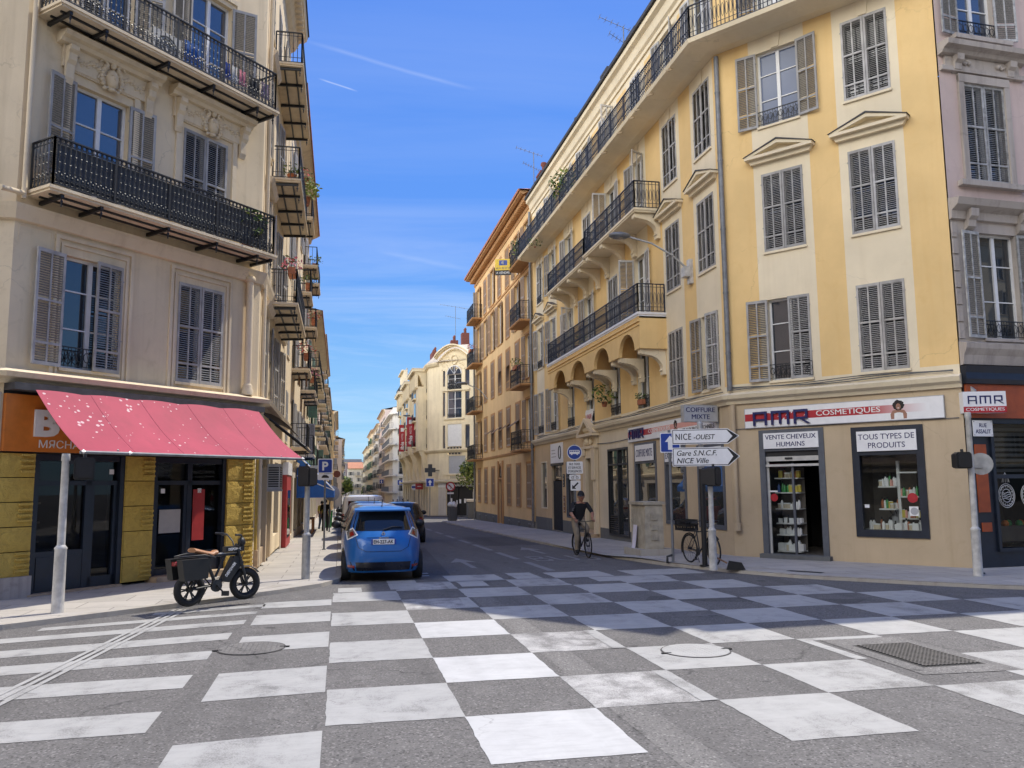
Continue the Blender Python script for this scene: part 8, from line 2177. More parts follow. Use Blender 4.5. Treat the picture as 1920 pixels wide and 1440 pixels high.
def car(name, label, x, y, rot, lev, paint, glass='car_glass', wb=(0.75, 3.33), wr=0.31, belt=(1.0, 1.42), cabin=(0.55, 2.9), rearwin=None, tail=None, plate='EH-227-AK', group=None, detail=True, roofz=1.56, mirrors=True, plate_z=0.84):
    F = CarForm(lev); z0 = gz(y)
    T = thing(name, label, 'car', (x, y, z0), rot, group)
    Mx = Matrix.Translation((x, y, z0)) @ Matrix.Rotation(rot, 4, 'Z')
    if y >= 18: Mx = Mx @ Matrix.Rotation(math.atan(-0.015) * math.cos(rot), 4, 'X')
    W = lambda a, b, c: Mx @ Vector((a, b, c))
    mb = MB(); N = 64; zs = []
    z = lev[0][0]
    while z < lev[-1][0] - 1e-6: zs.append(z); z += 0.03 if z < lev[-1][0] - 0.12 else 0.012
    zs.append(lev[-1][0]); rows = []
    for z in zs:
        w, yr, yf, n = F.at(z); l = (yf - yr) / 2; row = []
        for k in range(N):
            a = 2 * math.pi * (k + 0.5) / N; c, s_ = math.cos(a), math.sin(a)
            row.append(W(w * math.copysign(abs(c) ** (2 / n), c), yr + l + l * math.copysign(abs(s_) ** (2 / n), s_), z))
        rows.append(row)
    mb.grid(rows, 0, True, True); mb.face(rows[-1], 0); mb.face(rows[0][::-1], 1)
    B = mb.build('body', [paint, 'black_plastic'], T)
    def patch(c, e, m, nm, par, where='rear', sgn=1, res=10, mat2=None):
        mb = MB(); rows = []
        for j in range(res + 1):
            r = []
            for i in range(res + 1):
                s_, t = i / res, j / res
                a = [c[0][k] * (1 - s_) * (1 - t) + c[1][k] * s_ * (1 - t) + c[2][k] * s_ * t + c[3][k] * (1 - s_) * t for k in (0, 1)]
                if where == 'rear': r.append(W(a[0], F.rear(a[0], a[1]) - e, a[1]))
                else: r.append(W(sgn * (F.side(a[0], a[1]) + e), a[0], a[1]))
            rows.append(r)
        mb.grid(rows, 0, True, flip=(where != 'rear' and sgn > 0) is True and False)
        return mb.build(nm, m, par)
    rw = rearwin or [(-0.60, belt[0] + 0.04), (0.60, belt[0] + 0.04), (0.50, belt[1]), (-0.50, belt[1])]
    patch(rw, 0.006, glass, 'rear_window', T, res=14)
    for sg in (-1, 1):
        b0, b1 = belt; m = (cabin[0] + cabin[1]) / 2
        patch([(cabin[0], b0), (m - 0.04, b0 - 0.02), (m - 0.04, b1), (cabin[0] + 0.35, b1)], 0.006, glass, 'side_window', T, 'side', sg)
        patch([(m + 0.04, b0 - 0.02), (cabin[1], b0 - 0.05), (cabin[1] - 0.65, b1), (m + 0.04, b1)], 0.006, glass, 'side_window', T, 'side', sg)
        if detail:
            patch([(m - 0.01, 0.35), (m + 0.005, 0.35), (m + 0.005, b0), (m - 0.01, b0)], 0.003, 'black_plastic', 'door_seam', T, 'side', sg)
        for yy in wb:
            mb = MB(); pts = [[W(sg * (F.side(yy + wr * 1.22 * q * math.cos(a), max(lev[0][0], 0.31 + wr * 1.22 * q * math.sin(a))) + 0.004), yy + wr * 1.22 * q * math.cos(a), max(lev[0][0], 0.31 + wr * 1.22 * q * math.sin(a))) for a in [math.pi * k / 14 - 0.25 for k in range(18)]] for q in (0.01, 0.5, 1.0)]
            mb.grid(pts, 0, True); mb.build('wheel_arch', 'black_plastic', T)
            wx = sg * (F.at(0.45)[0] - 0.10); mb = MB()
            prof = [(wr * 0.62, -0.095), (wr * 0.93, -0.10), (wr, -0.07), (wr, 0.07), (wr * 0.93, 0.10), (wr * 0.62, 0.095)]
            rows = [[W(wx + h, yy + r * math.cos(2 * math.pi * k / 26), wr + r * math.sin(2 * math.pi * k / 26)) for k in range(26)] for r, h in prof]
            mb.grid(rows, 0, True, True); wl = mb.build('wheel', 'rubber', T)
            mb = MB(); q = sg * 0.075
            for k in range(10):
                a0, a1 = 2 * math.pi * k / 10, 2 * math.pi * (k + 0.55) / 10
                mb.face([W(wx + q, yy + r * math.cos(a), wr + r * math.sin(a)) for r, a in ((0.04, a0), (wr * 0.62, a0), (wr * 0.62, a1), (0.04, a1))])
            mb.face([W(wx + q * 0.6, yy + wr * 0.63 * math.cos(2 * math.pi * k / 20), wr + wr * 0.63 * math.sin(2 * math.pi * k / 20)) for k in range(20)], 1)
            mb.build('rim', ['chrome', 'black_plastic'], wl)
        if tail:
            c = [(sg * a, b) for a, b in tail]
            o = patch(c, 0.012, 'lamp_red', 'tail_light', T, res=6)
        if mirrors:
            mb = MB(); mb.ball(W(sg * (lev[3][1] + 0.12), cabin[1] - 0.35, belt[0] + 0.06), 0.11, 0, 10, 6, (1.1, 0.7, 0.85)); mb.bar(W(sg * (lev[3][1] - 0.05), cabin[1] - 0.3, belt[0] - 0.02), W(sg * (lev[3][1] + 0.1), cabin[1] - 0.33, belt[0] + 0.03), 0.06, 0.05)
            mb.build('mirror', 'black_plastic', T)
    mb = MB(); mb.tube([W(0, cabin[0] + 0.35, roofz - 0.02), W(0, cabin[0] + 0.22, roofz + 0.16)], 0.008, 4); mb.octa(W(0, cabin[0] + 0.36, roofz), 0.035, 0.03); mb.build('aerial_stub', 'black_plastic', T)
    if plate:
        zp = plate_z; yp = F.rear(0, zp) - 0.03
        FPn = Fr(W(0, yp, 0)[:2], (math.cos(rot), math.sin(rot))); zz = W(0, yp, zp).z
        mb = MB(); mb.box(FPn, -0.26, 0.26, -0.02, 0.0, zz - 0.055, zz + 0.055, 0); mb.box(FPn, -0.26, -0.225, 0.0, 0.001, zz - 0.055, zz + 0.055, 1); mb.box(FPn, 0.225, 0.26, 0.0, 0.001, zz - 0.055, zz + 0.055, 1)
        mb.build('number_plate', ['sign_white', 'sign_blue'], T); text(plate, FPn, 0, zz, 0.42, 0.075, 'text_black', T, 0.001, bold=0.02)
    return T, F, W, patch
ZOE = [(0.20, 0.80, 0.10, 3.98, 5.0), (0.32, 0.855, 0.03, 4.05, 4.6), (0.52, 0.875, 0.0, 4.08, 4.2), (0.72, 0.875, 0.03, 4.05, 4.0), (0.90, 0.865, 0.09, 3.85, 3.8), (1.0, 0.835, 0.18, 3.45, 3.7), (1.08, 0.80, 0.27, 3.15, 3.8), (1.25, 0.72, 0.42, 2.75, 3.9), (1.42, 0.635, 0.56, 2.35, 4.0), (1.50, 0.58, 0.58, 2.10, 3.8), (1.545, 0.50, 0.68, 1.9, 3.4), (1.565, 0.36, 0.95, 1.7, 3.0)]
T, F, W, patch = car('parked_car', 'blue electric hatchback parked at the left kerb with white ringed tail lights', 0.93, 17.95, 0.0, ZOE, 'car_blue', tail=None, belt=(1.05, 1.43), rearwin=[(-0.66, 1.06), (0.66, 1.06), (0.55, 1.47), (-0.55, 1.47)])
for sg in (-1, 1):
    c = [(sg * a, b) for a, b in ((0.53, 0.98), (0.76, 0.86), (0.79, 1.04), (0.64, 1.13))]
    o = patch(c, 0.014, 'text_white', 'tail_light', T, res=6)
    cc = [(sg * a, b) for a, b in ((0.57, 0.985), (0.745, 0.895), (0.765, 1.03), (0.645, 1.10))]
    l2 = patch(cc, 0.02, 'lamp_clear', 'lens', o, res=6)
    patch([(sg * a, b) for a, b in ((0.61, 0.985), (0.70, 0.935), (0.71, 1.02), (0.645, 1.055))], 0.024, 'lamp_red', 'bulb_strip', o, res=4)
    patch([(sg * 0.60, 0.30), (sg * 0.75, 0.30), (sg * 0.74, 0.36), (sg * 0.60, 0.35)], 0.012, 'lamp_red', 'reflector', T, res=4)
patch([(-0.62, 0.24), (0.62, 0.24), (0.70, 0.42), (-0.70, 0.42)], 0.008, 'car_dark', 'bumper_insert', T)
def seam(pts, e=0.004, r=0.006):
    mb = MB(); P = []
    for (a, b), (c, d) in zip(pts, pts[1:]):
        for q in range(6): t = q / 6; x_, z_ = a + (c - a) * t, b + (d - b) * t; P.append(W(x_, F.rear(x_, z_) - e, z_))
    mb.tube(P, r, 4); return mb
seam([(-0.60, 0.98), (-0.52, 0.72), (-0.36, 0.64), (0.36, 0.64), (0.52, 0.72), (0.60, 0.98)]).build('tailgate_seam', 'car_dark', T)
seam([(-0.34, 0.93), (0.34, 0.93)], 0.006, 0.012).build('plate_lip', 'car_blue', T)
zl = 1.0; yl = F.rear(0, zl) - 0.02; mb = MB()
mb.prism(Fr(W(0, yl, 0)[:2], (1, 0)), [(0, W(0, yl, zl).z - 0.06), (0.04, W(0, yl, zl).z), (0, W(0, yl, zl).z + 0.06), (-0.04, W(0, yl, zl).z)], -0.01, 0.01); mb.prism(Fr(W(0, yl, 0)[:2], (1, 0)), [(0, W(0, yl, zl).z - 0.03), (0.018, W(0, yl, zl).z), (0, W(0, yl, zl).z + 0.03), (-0.018, W(0, yl, zl).z)], 0.01, 0.012, 1)
mb.build('badge', ['chrome', 'car_blue'], T)
text('ZOE', Fr(W(0, F.rear(0, 0.915) - 0.012, 0)[:2], (1, 0)), 0, W(0, 0, 0.915).z, 0.22, 0.04, 'chrome', T, 0.0, bold=0.01)
mb = MB(); mb.tube([W(0.0, F.rear(0, 1.08) - 0.03, 1.08), W(0.2, F.rear(0.2, 1.13) - 0.03, 1.14), W(0.42, F.rear(0.42, 1.12) - 0.03, 1.13)], 0.012, 5); mb.build('wiper', 'black_plastic', T)
mb = MB(); rows = []
for j in range(4): rows.append([W(x_, 0.40 + 0.09 * j + 0.05 * (x_ / 0.6) ** 2, 1.50 + 0.012 * j) for x_ in [(-0.6 + 1.2 * q / 12) for q in range(13)]])
mb.grid(rows, 0, True); mb.grid([[p - Vector((0, 0, 0.03)) for p in r] for r in rows], 0, True, flip=True); mb.grid([rows[0], [p - Vector((0, 0, 0.03)) for p in rows[0]]], 0, False); mb.build('spoiler', 'car_blue', T)
SUV = [(0.25, 0.80, 0.10, 4.2, 5.0), (0.4, 0.88, 0.02, 4.3, 4.6), (0.62, 0.90, 0.0, 4.32, 4.4), (0.85, 0.89, 0.03, 4.2, 4.2), (1.02, 0.86, 0.08, 3.6, 4.0), (1.12, 0.82, 0.14, 3.2, 4.0), (1.3, 0.74, 0.26, 2.85, 4.0), (1.5, 0.66, 0.40, 2.5, 4.0), (1.58, 0.58, 0.50, 2.3, 3.6), (1.62, 0.42, 0.75, 2.0, 3.2)]
TAIL = ((0.56, 0.86), (0.86, 0.84), (0.84, 1.0), (0.60, 1.02))
car('moving_car', 'dark hatchback seen from behind beyond the blue car, red tail lights', 2.52, 33.0, 0.0, [(z, w * 0.97, a, b, n) for z, w, a, b, n in SUV], 'car_dark', tail=TAIL, belt=(1.1, 1.48), plate='FR-408-TC', roofz=1.62, plate_z=0.86)
car('parked_car', 'silver car parked directly in front of the blue hatchback', 0.98, 23.4, 0.0, SUV, 'car_silver', tail=TAIL, belt=(1.1, 1.5), plate='DV-613-JM', roofz=1.62)
car('parked_car', 'navy car third in the row parked at the left kerb', 1.0, 28.9, 0.0, [(z * 1.03, w, a, b, n) for z, w, a, b, n in SUV], 'car_navy', tail=TAIL, belt=(1.13, 1.53), plate=None, roofz=1.67)
VAN = [(0.28, 0.86, 0.05, 4.6, 6.0), (0.5, 0.92, 0.0, 4.7, 6.0), (0.9, 0.93, 0.0, 4.6, 6.0), (1.05, 0.92, 0.02, 4.1, 6.0), (1.2, 0.90, 0.03, 3.8, 6.0), (1.7, 0.84, 0.06, 3.2, 6.0), (1.86, 0.80, 0.10, 3.0, 5.0), (1.92, 0.60, 0.30, 2.8, 4.0)]
car('parked_van', 'white van parked fourth in the row at the left kerb', 1.0, 35.5, 0.0, VAN, 'car_white', tail=((0.80, 0.8), (0.90, 0.8), (0.90, 1.15), (0.80, 1.15)), belt=(1.2, 1.68), rearwin=[(-0.68, 1.2), (0.68, 1.2), (0.64, 1.68), (-0.64, 1.68)], plate=None, roofz=1.92)
car('parked_car', 'red car beyond the white van at the left kerb', 0.98, 42.3, 0.0, SUV, 'car_red', tail=TAIL, belt=(1.1, 1.5), plate=None, roofz=1.62, detail=False)
for k, (yy, p) in enumerate(((48, 'car_dark'), (54, 'car_silver'), (60, 'car_white'))):
    car('parked_car', ('dark car sixth in the parked row', 'small silver car seventh in the parked row', 'white car at the tail of the parked row')[k], 0.98, yy, 0.0, SUV, p, tail=TAIL, belt=(1.1, 1.5), plate=None, detail=False)
car('moving_car', 'small white car far away in the middle of the street', 4.9 + 3.0, 168, 0.0, SUV, 'car_white', tail=TAIL, belt=(1.1, 1.5), plate=None, detail=False)

# ---- two wheelers
def wheel(par, F, u, w, zc, r, tr, spokes, mats=('rubber', 'dark_metal'), fat=False, n=32):
    mb = MB(); mb.tube([F.P(u + (r - tr) * math.cos(t), w, zc + (r - tr) * math.sin(t)) for t in [2 * math.pi * k / n for k in range(n)]], tr, 10 if fat else 7, closed=True)
    o = mb.build('wheel', mats[0], par); mb = MB()
    ri = r - 2 * tr + 0.01
    mb.tube([F.P(u + ri * math.cos(t), w, zc + ri * math.sin(t)) for t in [2 * math.pi * k / n for k in range(n)]], 0.018 if fat else 0.010, 5, closed=True)
    if not fat: pass
    mb.tube([F.P(u, w - 0.05, zc), F.P(u, w + 0.05, zc)], 0.045 if fat else 0.022, 10)
    for k in range(spokes):
        t = 2 * math.pi * k / spokes
        if fat:
            for s_ in (-0.13, 0.13): mb.bar(F.P(u + 0.03 * math.cos(t), w, zc + 0.03 * math.sin(t)), F.P(u + ri * math.cos(t + s_), w, zc + ri * math.sin(t + s_)), 0.02, 0.02)
        else: mb.tube([F.P(u + 0.02 * math.cos(t + 1.2 * (k % 2)), w + (0.03 if k % 2 else -0.03), zc + 0.02 * math.sin(t + 1.2 * (k % 2))), F.P(u + ri * math.cos(t), w, zc + ri * math.sin(t))], 0.0022, 3, caps=False)
    mb.build('rim', mats[1], o); return o
EBk = Fr((-2.39, 14.66), (0.76, 0.65)); zE = PV
EB = thing('electric_bike', 'black fat tyred electric bike with tan seat and side bags parked on the kerb', 'electric bike', (-2.0, 14.98, zE))
WBs = 1.05; rE = 0.275
wheel(EB, EBk, 0, 0, zE + rE, rE, 0.058, 6, fat=True); 
SF = Fr(EBk.P(WBs, 0, 0)[:2], (0.86, 0.51))                        # front wheel slightly turned
wheel(EB, SF, 0, 0, zE + rE, rE, 0.058, 6, fat=True)
P = lambda u, w, z: EBk.P(u * 0.9, w, zE + z)
mb = MB()
mb.tube([P(0.98, 0, 0.80), P(0.45, 0, 0.80), P(0.30, 0, 0.70)], 0.027, 8); mb.tube([P(0.96, 0, 0.70), P(0.62, 0, 0.34), P(0.50, 0, 0.30)], 0.03, 8); mb.tube([P(0.32, 0, 0.72), P(0.48, 0, 0.42), P(0.50, 0, 0.30)], 0.03, 8); mb.tube([P(0.98, 0, 0.62), P(0.99, 0, 0.95)], 0.033, 8)
mb.tube([P(0.72, 0, 0.79), P(0.52, 0, 0.44)], 0.022, 8)
for s_ in (-0.08, 0.08): mb.tube([P(0.0, s_, 0.285), P(0.30, s_ * .7, 0.30), P(0.50, s_ * 0.5, 0.30)], 0.017, 6); mb.tube([P(0.0, s_, 0.285), P(0.28, s_ * 0.6, 0.66)], 0.014, 6)
mb.build('frame', 'iron', EB)
mb = MB(); mb.tube([P(0.98, 0.012, 0.822), P(0.46, 0.012, 0.822)], 0.012, 5); mb.tube([P(0.02, 0.085, 0.292), P(0.46, 0.045, 0.315)], 0.007, 4); mb.build('highlight_tube', 'galvanised', EB)
mb = MB(); mb.prism(Fr(P(0, 0, 0)[:2], EBk.t), [(0.56, zE + 0.36), (0.70, zE + 0.33), (0.98, zE + 0.66), (0.86, zE + 0.76), (0.78, zE + 0.76)], -0.06, 0.06); mb.build('battery', 'black_plastic', EB)
mb = MB(); mb.box(EBk, 0.62, 0.97, -0.055, 0.055, zE + 0.84, zE + 0.93); mb.build('tank_box', 'black_plastic', EB)
text('DEEPOWER', EBk, 0.79, zE + 0.885, 0.24, 0.045, 'text_white', EB, 0.056, bold=0.02)
tx = text('DEEPOWER', Fr((0, 0), (1, 0)), 0, 0, 0.28, 0.05, 'text_white', None, bold=0.02); tx.parent = EB
tx.matrix_basis = wm(EB).inverted() @ Matrix.Translation(P(0.80, 0.063, 0.55)) @ Matrix.Rotation(EBk.ang, 4, 'Z') @ Matrix.Rotation(-R(50), 4, 'Y')
mb = MB(); rows = []
for j in range(11):
    t = j / 10; u = 0.02 + 0.50 * t; z = 0.86 + 0.05 * math.sin(2.6 * t + 2.2) + (0.03 if t > 0.8 else 0); hw = 0.13 - 0.05 * t
    rows.append([P(u, hw * math.cos(a), z + (0.05 * math.sin(a) if a < math.pi else 0.03 * math.sin(a))) for a in [2 * math.pi * k / 12 for k in range(12)]])
mb.grid(rows, 0, True, True); mb.face(rows[0][::-1]); mb.face(rows[-1]); mb.build('seat', 'leather_tan', EB)
mb = MB(); Pf = lambda u, w, z: SF.P(u, w, zE + z)
for s_ in (-0.085, 0.085): mb.tube([Pf(0, s_, rE), Pf(-0.06, s_, 0.48), Pf(-0.17, s_ * 0.9, 0.86)], [0.026, 0.026, 0.02], 8)
mb.bar(Pf(-0.11, -0.1, 0.64), Pf(-0.11, 0.1, 0.64), 0.06, 0.05); mb.bar(Pf(-0.17, -0.1, 0.86), Pf(-0.17, 0.1, 0.86), 0.05, 0.04); mb.build('fork', 'dark_metal', EB)
mb = MB(); g = [[Pf((rE + 0.035) * math.cos(a), w, rE + (rE + 0.035) * math.sin(a) - abs(w) * 0.25) for w in (-0.06, 0, 0.06)] for a in [R(35) + R(125) * q / 14 for q in range(15)]]
mb.grid(g, 0, True); mb.grid([[p * 1.0 for p in r[::-1]] for r in g], 0, True)
mb.build('mudguard', 'zinc', EB)
mb = MB(); mb.tube([Pf(-0.17, -0.10, 0.90), Pf(-0.18, -0.14, 1.0), Pf(-0.22, -0.30, 1.12), Pf(-0.34, -0.40, 1.14)], 0.014, 6); mb.tube([Pf(-0.17, -0.10, 0.90), Pf(-0.18, 0, 0.96), Pf(-0.17, 0.10, 0.90)], 0.016, 6); mb.tube([Pf(-0.17, 0.10, 0.90), Pf(-0.18, 0.14, 1.0), Pf(-0.22, 0.30, 1.12), Pf(-0.34, 0.40, 1.14)], 0.014, 6)
for s_ in (-1, 1): mb.tube([Pf(-0.26, s_ * 0.34, 1.13), Pf(-0.38, s_ * 0.42, 1.14)], 0.02, 6); mb.tube([Pf(-0.20, s_ * 0.3, 1.10), Pf(-0.26, s_ * 0.42, 1.10)], 0.007, 4)
mb.tube([Pf(-0.17, 0, 0.95), Pf(-0.05, 0.03, 0.98), Pf(-0.03, 0, 0.8), Pf(-0.1, 0, 0.66)], 0.007, 4); mb.build('handlebar', 'dark_metal', EB)
mb = MB(); mb.ball(Pf(-0.08, 0, 0.99), 0.085, 0, 10, 7, (0.8, 1, 1)); mb.build('headlight', 'black_plastic', EB)
mb = MB(); mb.tube([P(0.50, 0.05, 0.30), P(0.50, 0.09, 0.30)], 0.10, 14); mb.tube([P(0.50, -0.12, 0.30), P(0.50, 0.14, 0.30)], 0.02, 6); mb.bar(P(0.5, 0.12, 0.3), P(0.62, 0.13, 0.17), 0.03, 0.02); mb.bar(P(0.58, 0.12, 0.17), P(0.66, 0.22, 0.17), 0.03, 0.08); mb.bar(P(0.5, -0.12, 0.3), P(0.38, -0.13, 0.43), 0.03, 0.02); mb.build('crank', 'dark_metal', EB)
for s_ in (-1, 1):
    mb = MB(); a = 0.09 * s_; b = 0.26 * s_; G = EBk
    q = [(-0.30, 0.78), (0.20, 0.78), (0.17, 0.46), (-0.24, 0.44)]
    mb.prism(G, [(u, zE + z) for u, z in (q if True else q)][::-1], min(a, b), max(a, b)); mb.build('pannier_bag', 'bag_black', EB)
mb = MB(); mb.tube([P(-0.26, 0.10, 0.82), P(0.10, 0.27, 0.84), P(0.34, 0.24, 0.78), P(0.30, 0.1, 0.84)], 0.012, 5); mb.tube([P(-0.26, -0.10, 0.82), P(0.10, -0.27, 0.84), P(0.30, -0.1, 0.84)], 0.012, 5); mb.bar(P(-0.28, 0, 0.81), P(0.3, 0, 0.82), 0.14, 0.02); mb.build('rack', 'dark_metal', EB)
mb = MB(); mb.box(Fr(P(-0.30, 0, 0)[:2], EBk.n), -0.05, 0.05, -0.0, 0.03, zE + 0.68, zE + 0.74); mb.ball(P(-0.31, 0.05, 0.72), 0.035); mb.build('tail_light', 'lamp_red', EB)
mb = MB(); mb.tube([P(0.40, -0.06, 0.28), P(0.34, -0.22, 0.0)], 0.014, 5); mb.build('kickstand', 'dark_metal', EB)
def bicycle(label, F, z0, fork_turn=0.0, basket=False, name='bicycle'):
    T = thing(name, label, 'bicycle', F.P(0.5, 0, z0)); r = 0.345; wb = 1.05
    P = lambda u, w, z: F.P(u, w, z0 + z)
    wheel(T, F, 0, 0, z0 + r, r, 0.02, 24)
    FF = Fr(F.P(wb, 0, 0)[:2], (F.t[0] * math.cos(fork_turn) - F.t[1] * math.sin(fork_turn), F.t[0] * math.sin(fork_turn) + F.t[1] * math.cos(fork_turn)))
    wheel(T, FF, 0, 0, z0 + r, r, 0.02, 24)
    bb, st, hd, hd2 = P(0.44, 0, 0.29), P(0.30, 0, 0.82), P(0.84, 0, 0.84), P(0.88, 0, 0.70)
    mb = MB(); mb.tube([bb, st], 0.017, 7); mb.tube([P(0.33, 0, 0.76), P(0.85, 0, 0.80)], 0.017, 7); mb.tube([hd2, bb], 0.019, 7); mb.tube([P(0.83, 0, 0.90), hd2], 0.02, 7)
    for s_ in (-0.055, 0.055): mb.tube([P(0, s_, r), P(0.30, s_ * 0.5, 0.76)], 0.010, 5); mb.tube([P(0, s_, r), bb], 0.011, 5)
    mb.build('frame', 'iron', T)
    mb = MB(); Q = lambda u, w, z: FF.P(u, w, z0 + z)
    for s_ in (-0.05, 0.05): mb.tube([Q(0, s_, r), Q(-0.10, s_, 0.55), Q(-0.17, s_ * 0.6, 0.71)], 0.012, 6)
    mb.build('fork', 'iron', T)
    mb = MB(); mb.tube([Q(-0.20, 0, 0.9), Q(-0.21, 0, 1.0)], 0.014, 6); mb.tube([Q(-0.30, -0.29, 1.03), Q(-0.20, -0.2, 1.05), Q(-0.17, 0, 1.02), Q(-0.20, 0.2, 1.05), Q(-0.30, 0.29, 1.03)], 0.012, 6); mb.tube([Q(-0.2, 0.2, 1.03), Q(-0.1, 0.1, 0.9), Q(-0.1, 0, 0.75)], 0.005, 4); mb.build('handlebar', 'dark_metal', T)
    mb = MB(); mb.ball(P(0.24, 0, 0.96), 0.1, 0, 10, 6, (1.0, 0.8, 0.4)); mb.tube([P(0.28, 0, 0.95), P(0.40, 0, 0.95)], [0.06, 0.025], 7); mb.tube([st, P(0.27, 0, 0.94)], 0.014, 6); mb.build('saddle', 'rubber', T)
    mb = MB(); mb.tube([P(0.44, 0.04, 0.29), P(0.44, 0.06, 0.29)], 0.09, 14); mb.bar(P(0.44, 0.09, 0.29), P(0.44, 0.10, 0.12), 0.02, 0.015); mb.bar(P(0.44, -0.09, 0.29), P(0.44, -0.10, 0.46), 0.02, 0.015)
    mb.bar(P(0.40, 0.14, 0.115), P(0.49, 0.14, 0.115), 0.08, 0.02); mb.bar(P(0.40, -0.14, 0.465), P(0.49, -0.14, 0.465), 0.08, 0.02); mb.tube([P(0.44, 0.05, 0.38), P(0, 0.05, r + 0.04)], 0.006, 4); mb.tube([P(0.44, 0.05, 0.2), P(0, 0.05, r - 0.04)], 0.006, 4); mb.build('crank', 'dark_metal', T)
    mb = MB()
    for c in (F, FF):
        mb.tube([c.P((r + 0.025) * math.cos(a), 0, z0 + r + (r + 0.025) * math.sin(a)) for a in [R(50) + R(150) * q / 12 for q in range(13)]], 0.02, 5)
    mb.build('mudguard', 'black_plastic', T)
    if basket:
        mb = MB(); mb.bar(P(-0.2, 0, 0.76), P(0.3, 0, 0.77), 0.12, 0.02); mb.build('rack', 'dark_metal', T)
        mb = MB()
        for z in (0.80, 0.90, 1.02):
            for a, b in (((-0.36, -0.17), (0.12, -0.17)), ((0.12, -0.17), (0.12, 0.17)), ((0.12, 0.17), (-0.36, 0.17)), ((-0.36, 0.17), (-0.36, -0.17))): mb.bar(P(*a, z), P(*b, z), 0.025, 0.05)
        for k in range(9):
            u = -0.36 + 0.06 * k
            for w in (-0.17, 0.17): mb.bar(P(u, w, 0.79), P(u, w, 1.03), 0.02, 0.012)
        for k in range(6):
            for u in (-0.36, 0.12): mb.bar(P(u, -0.15 + 0.06 * k, 0.79), P(u, -0.15 + 0.06 * k, 1.03), 0.012, 0.02)
        mb.box(F, -0.35, 0.11, -0.16, 0.16, z0 + 0.78, z0 + 0.80); mb.build('crate', 'black_plastic', T)
        mb = MB(); mb.ball(P(-0.13, 0, 0.95), 0.15, 0, 8, 6, (1.2, 0.9, 0.6)); mb.build('crate_filling', 'bag_black', T)
        mb = MB(); mb.tube([P(0.2, -0.05, 0.3), P(0.1, -0.2, 0.0)], 0.01, 5); mb.build('kickstand', 'dark_metal', T)
    return T
bicycle('black bicycle with a plastic crate on its rack locked behind the signal pole', Fr((8.48, 19.42), (0.147, -0.989)), PV, R(-8), True)
FCy = Fr((6.92, 24.1), (0.05, -1.0)); zC = gz(23.6)
bicycle('dark city bicycle ridden along the right kerb', FCy, zC, R(-3), False)

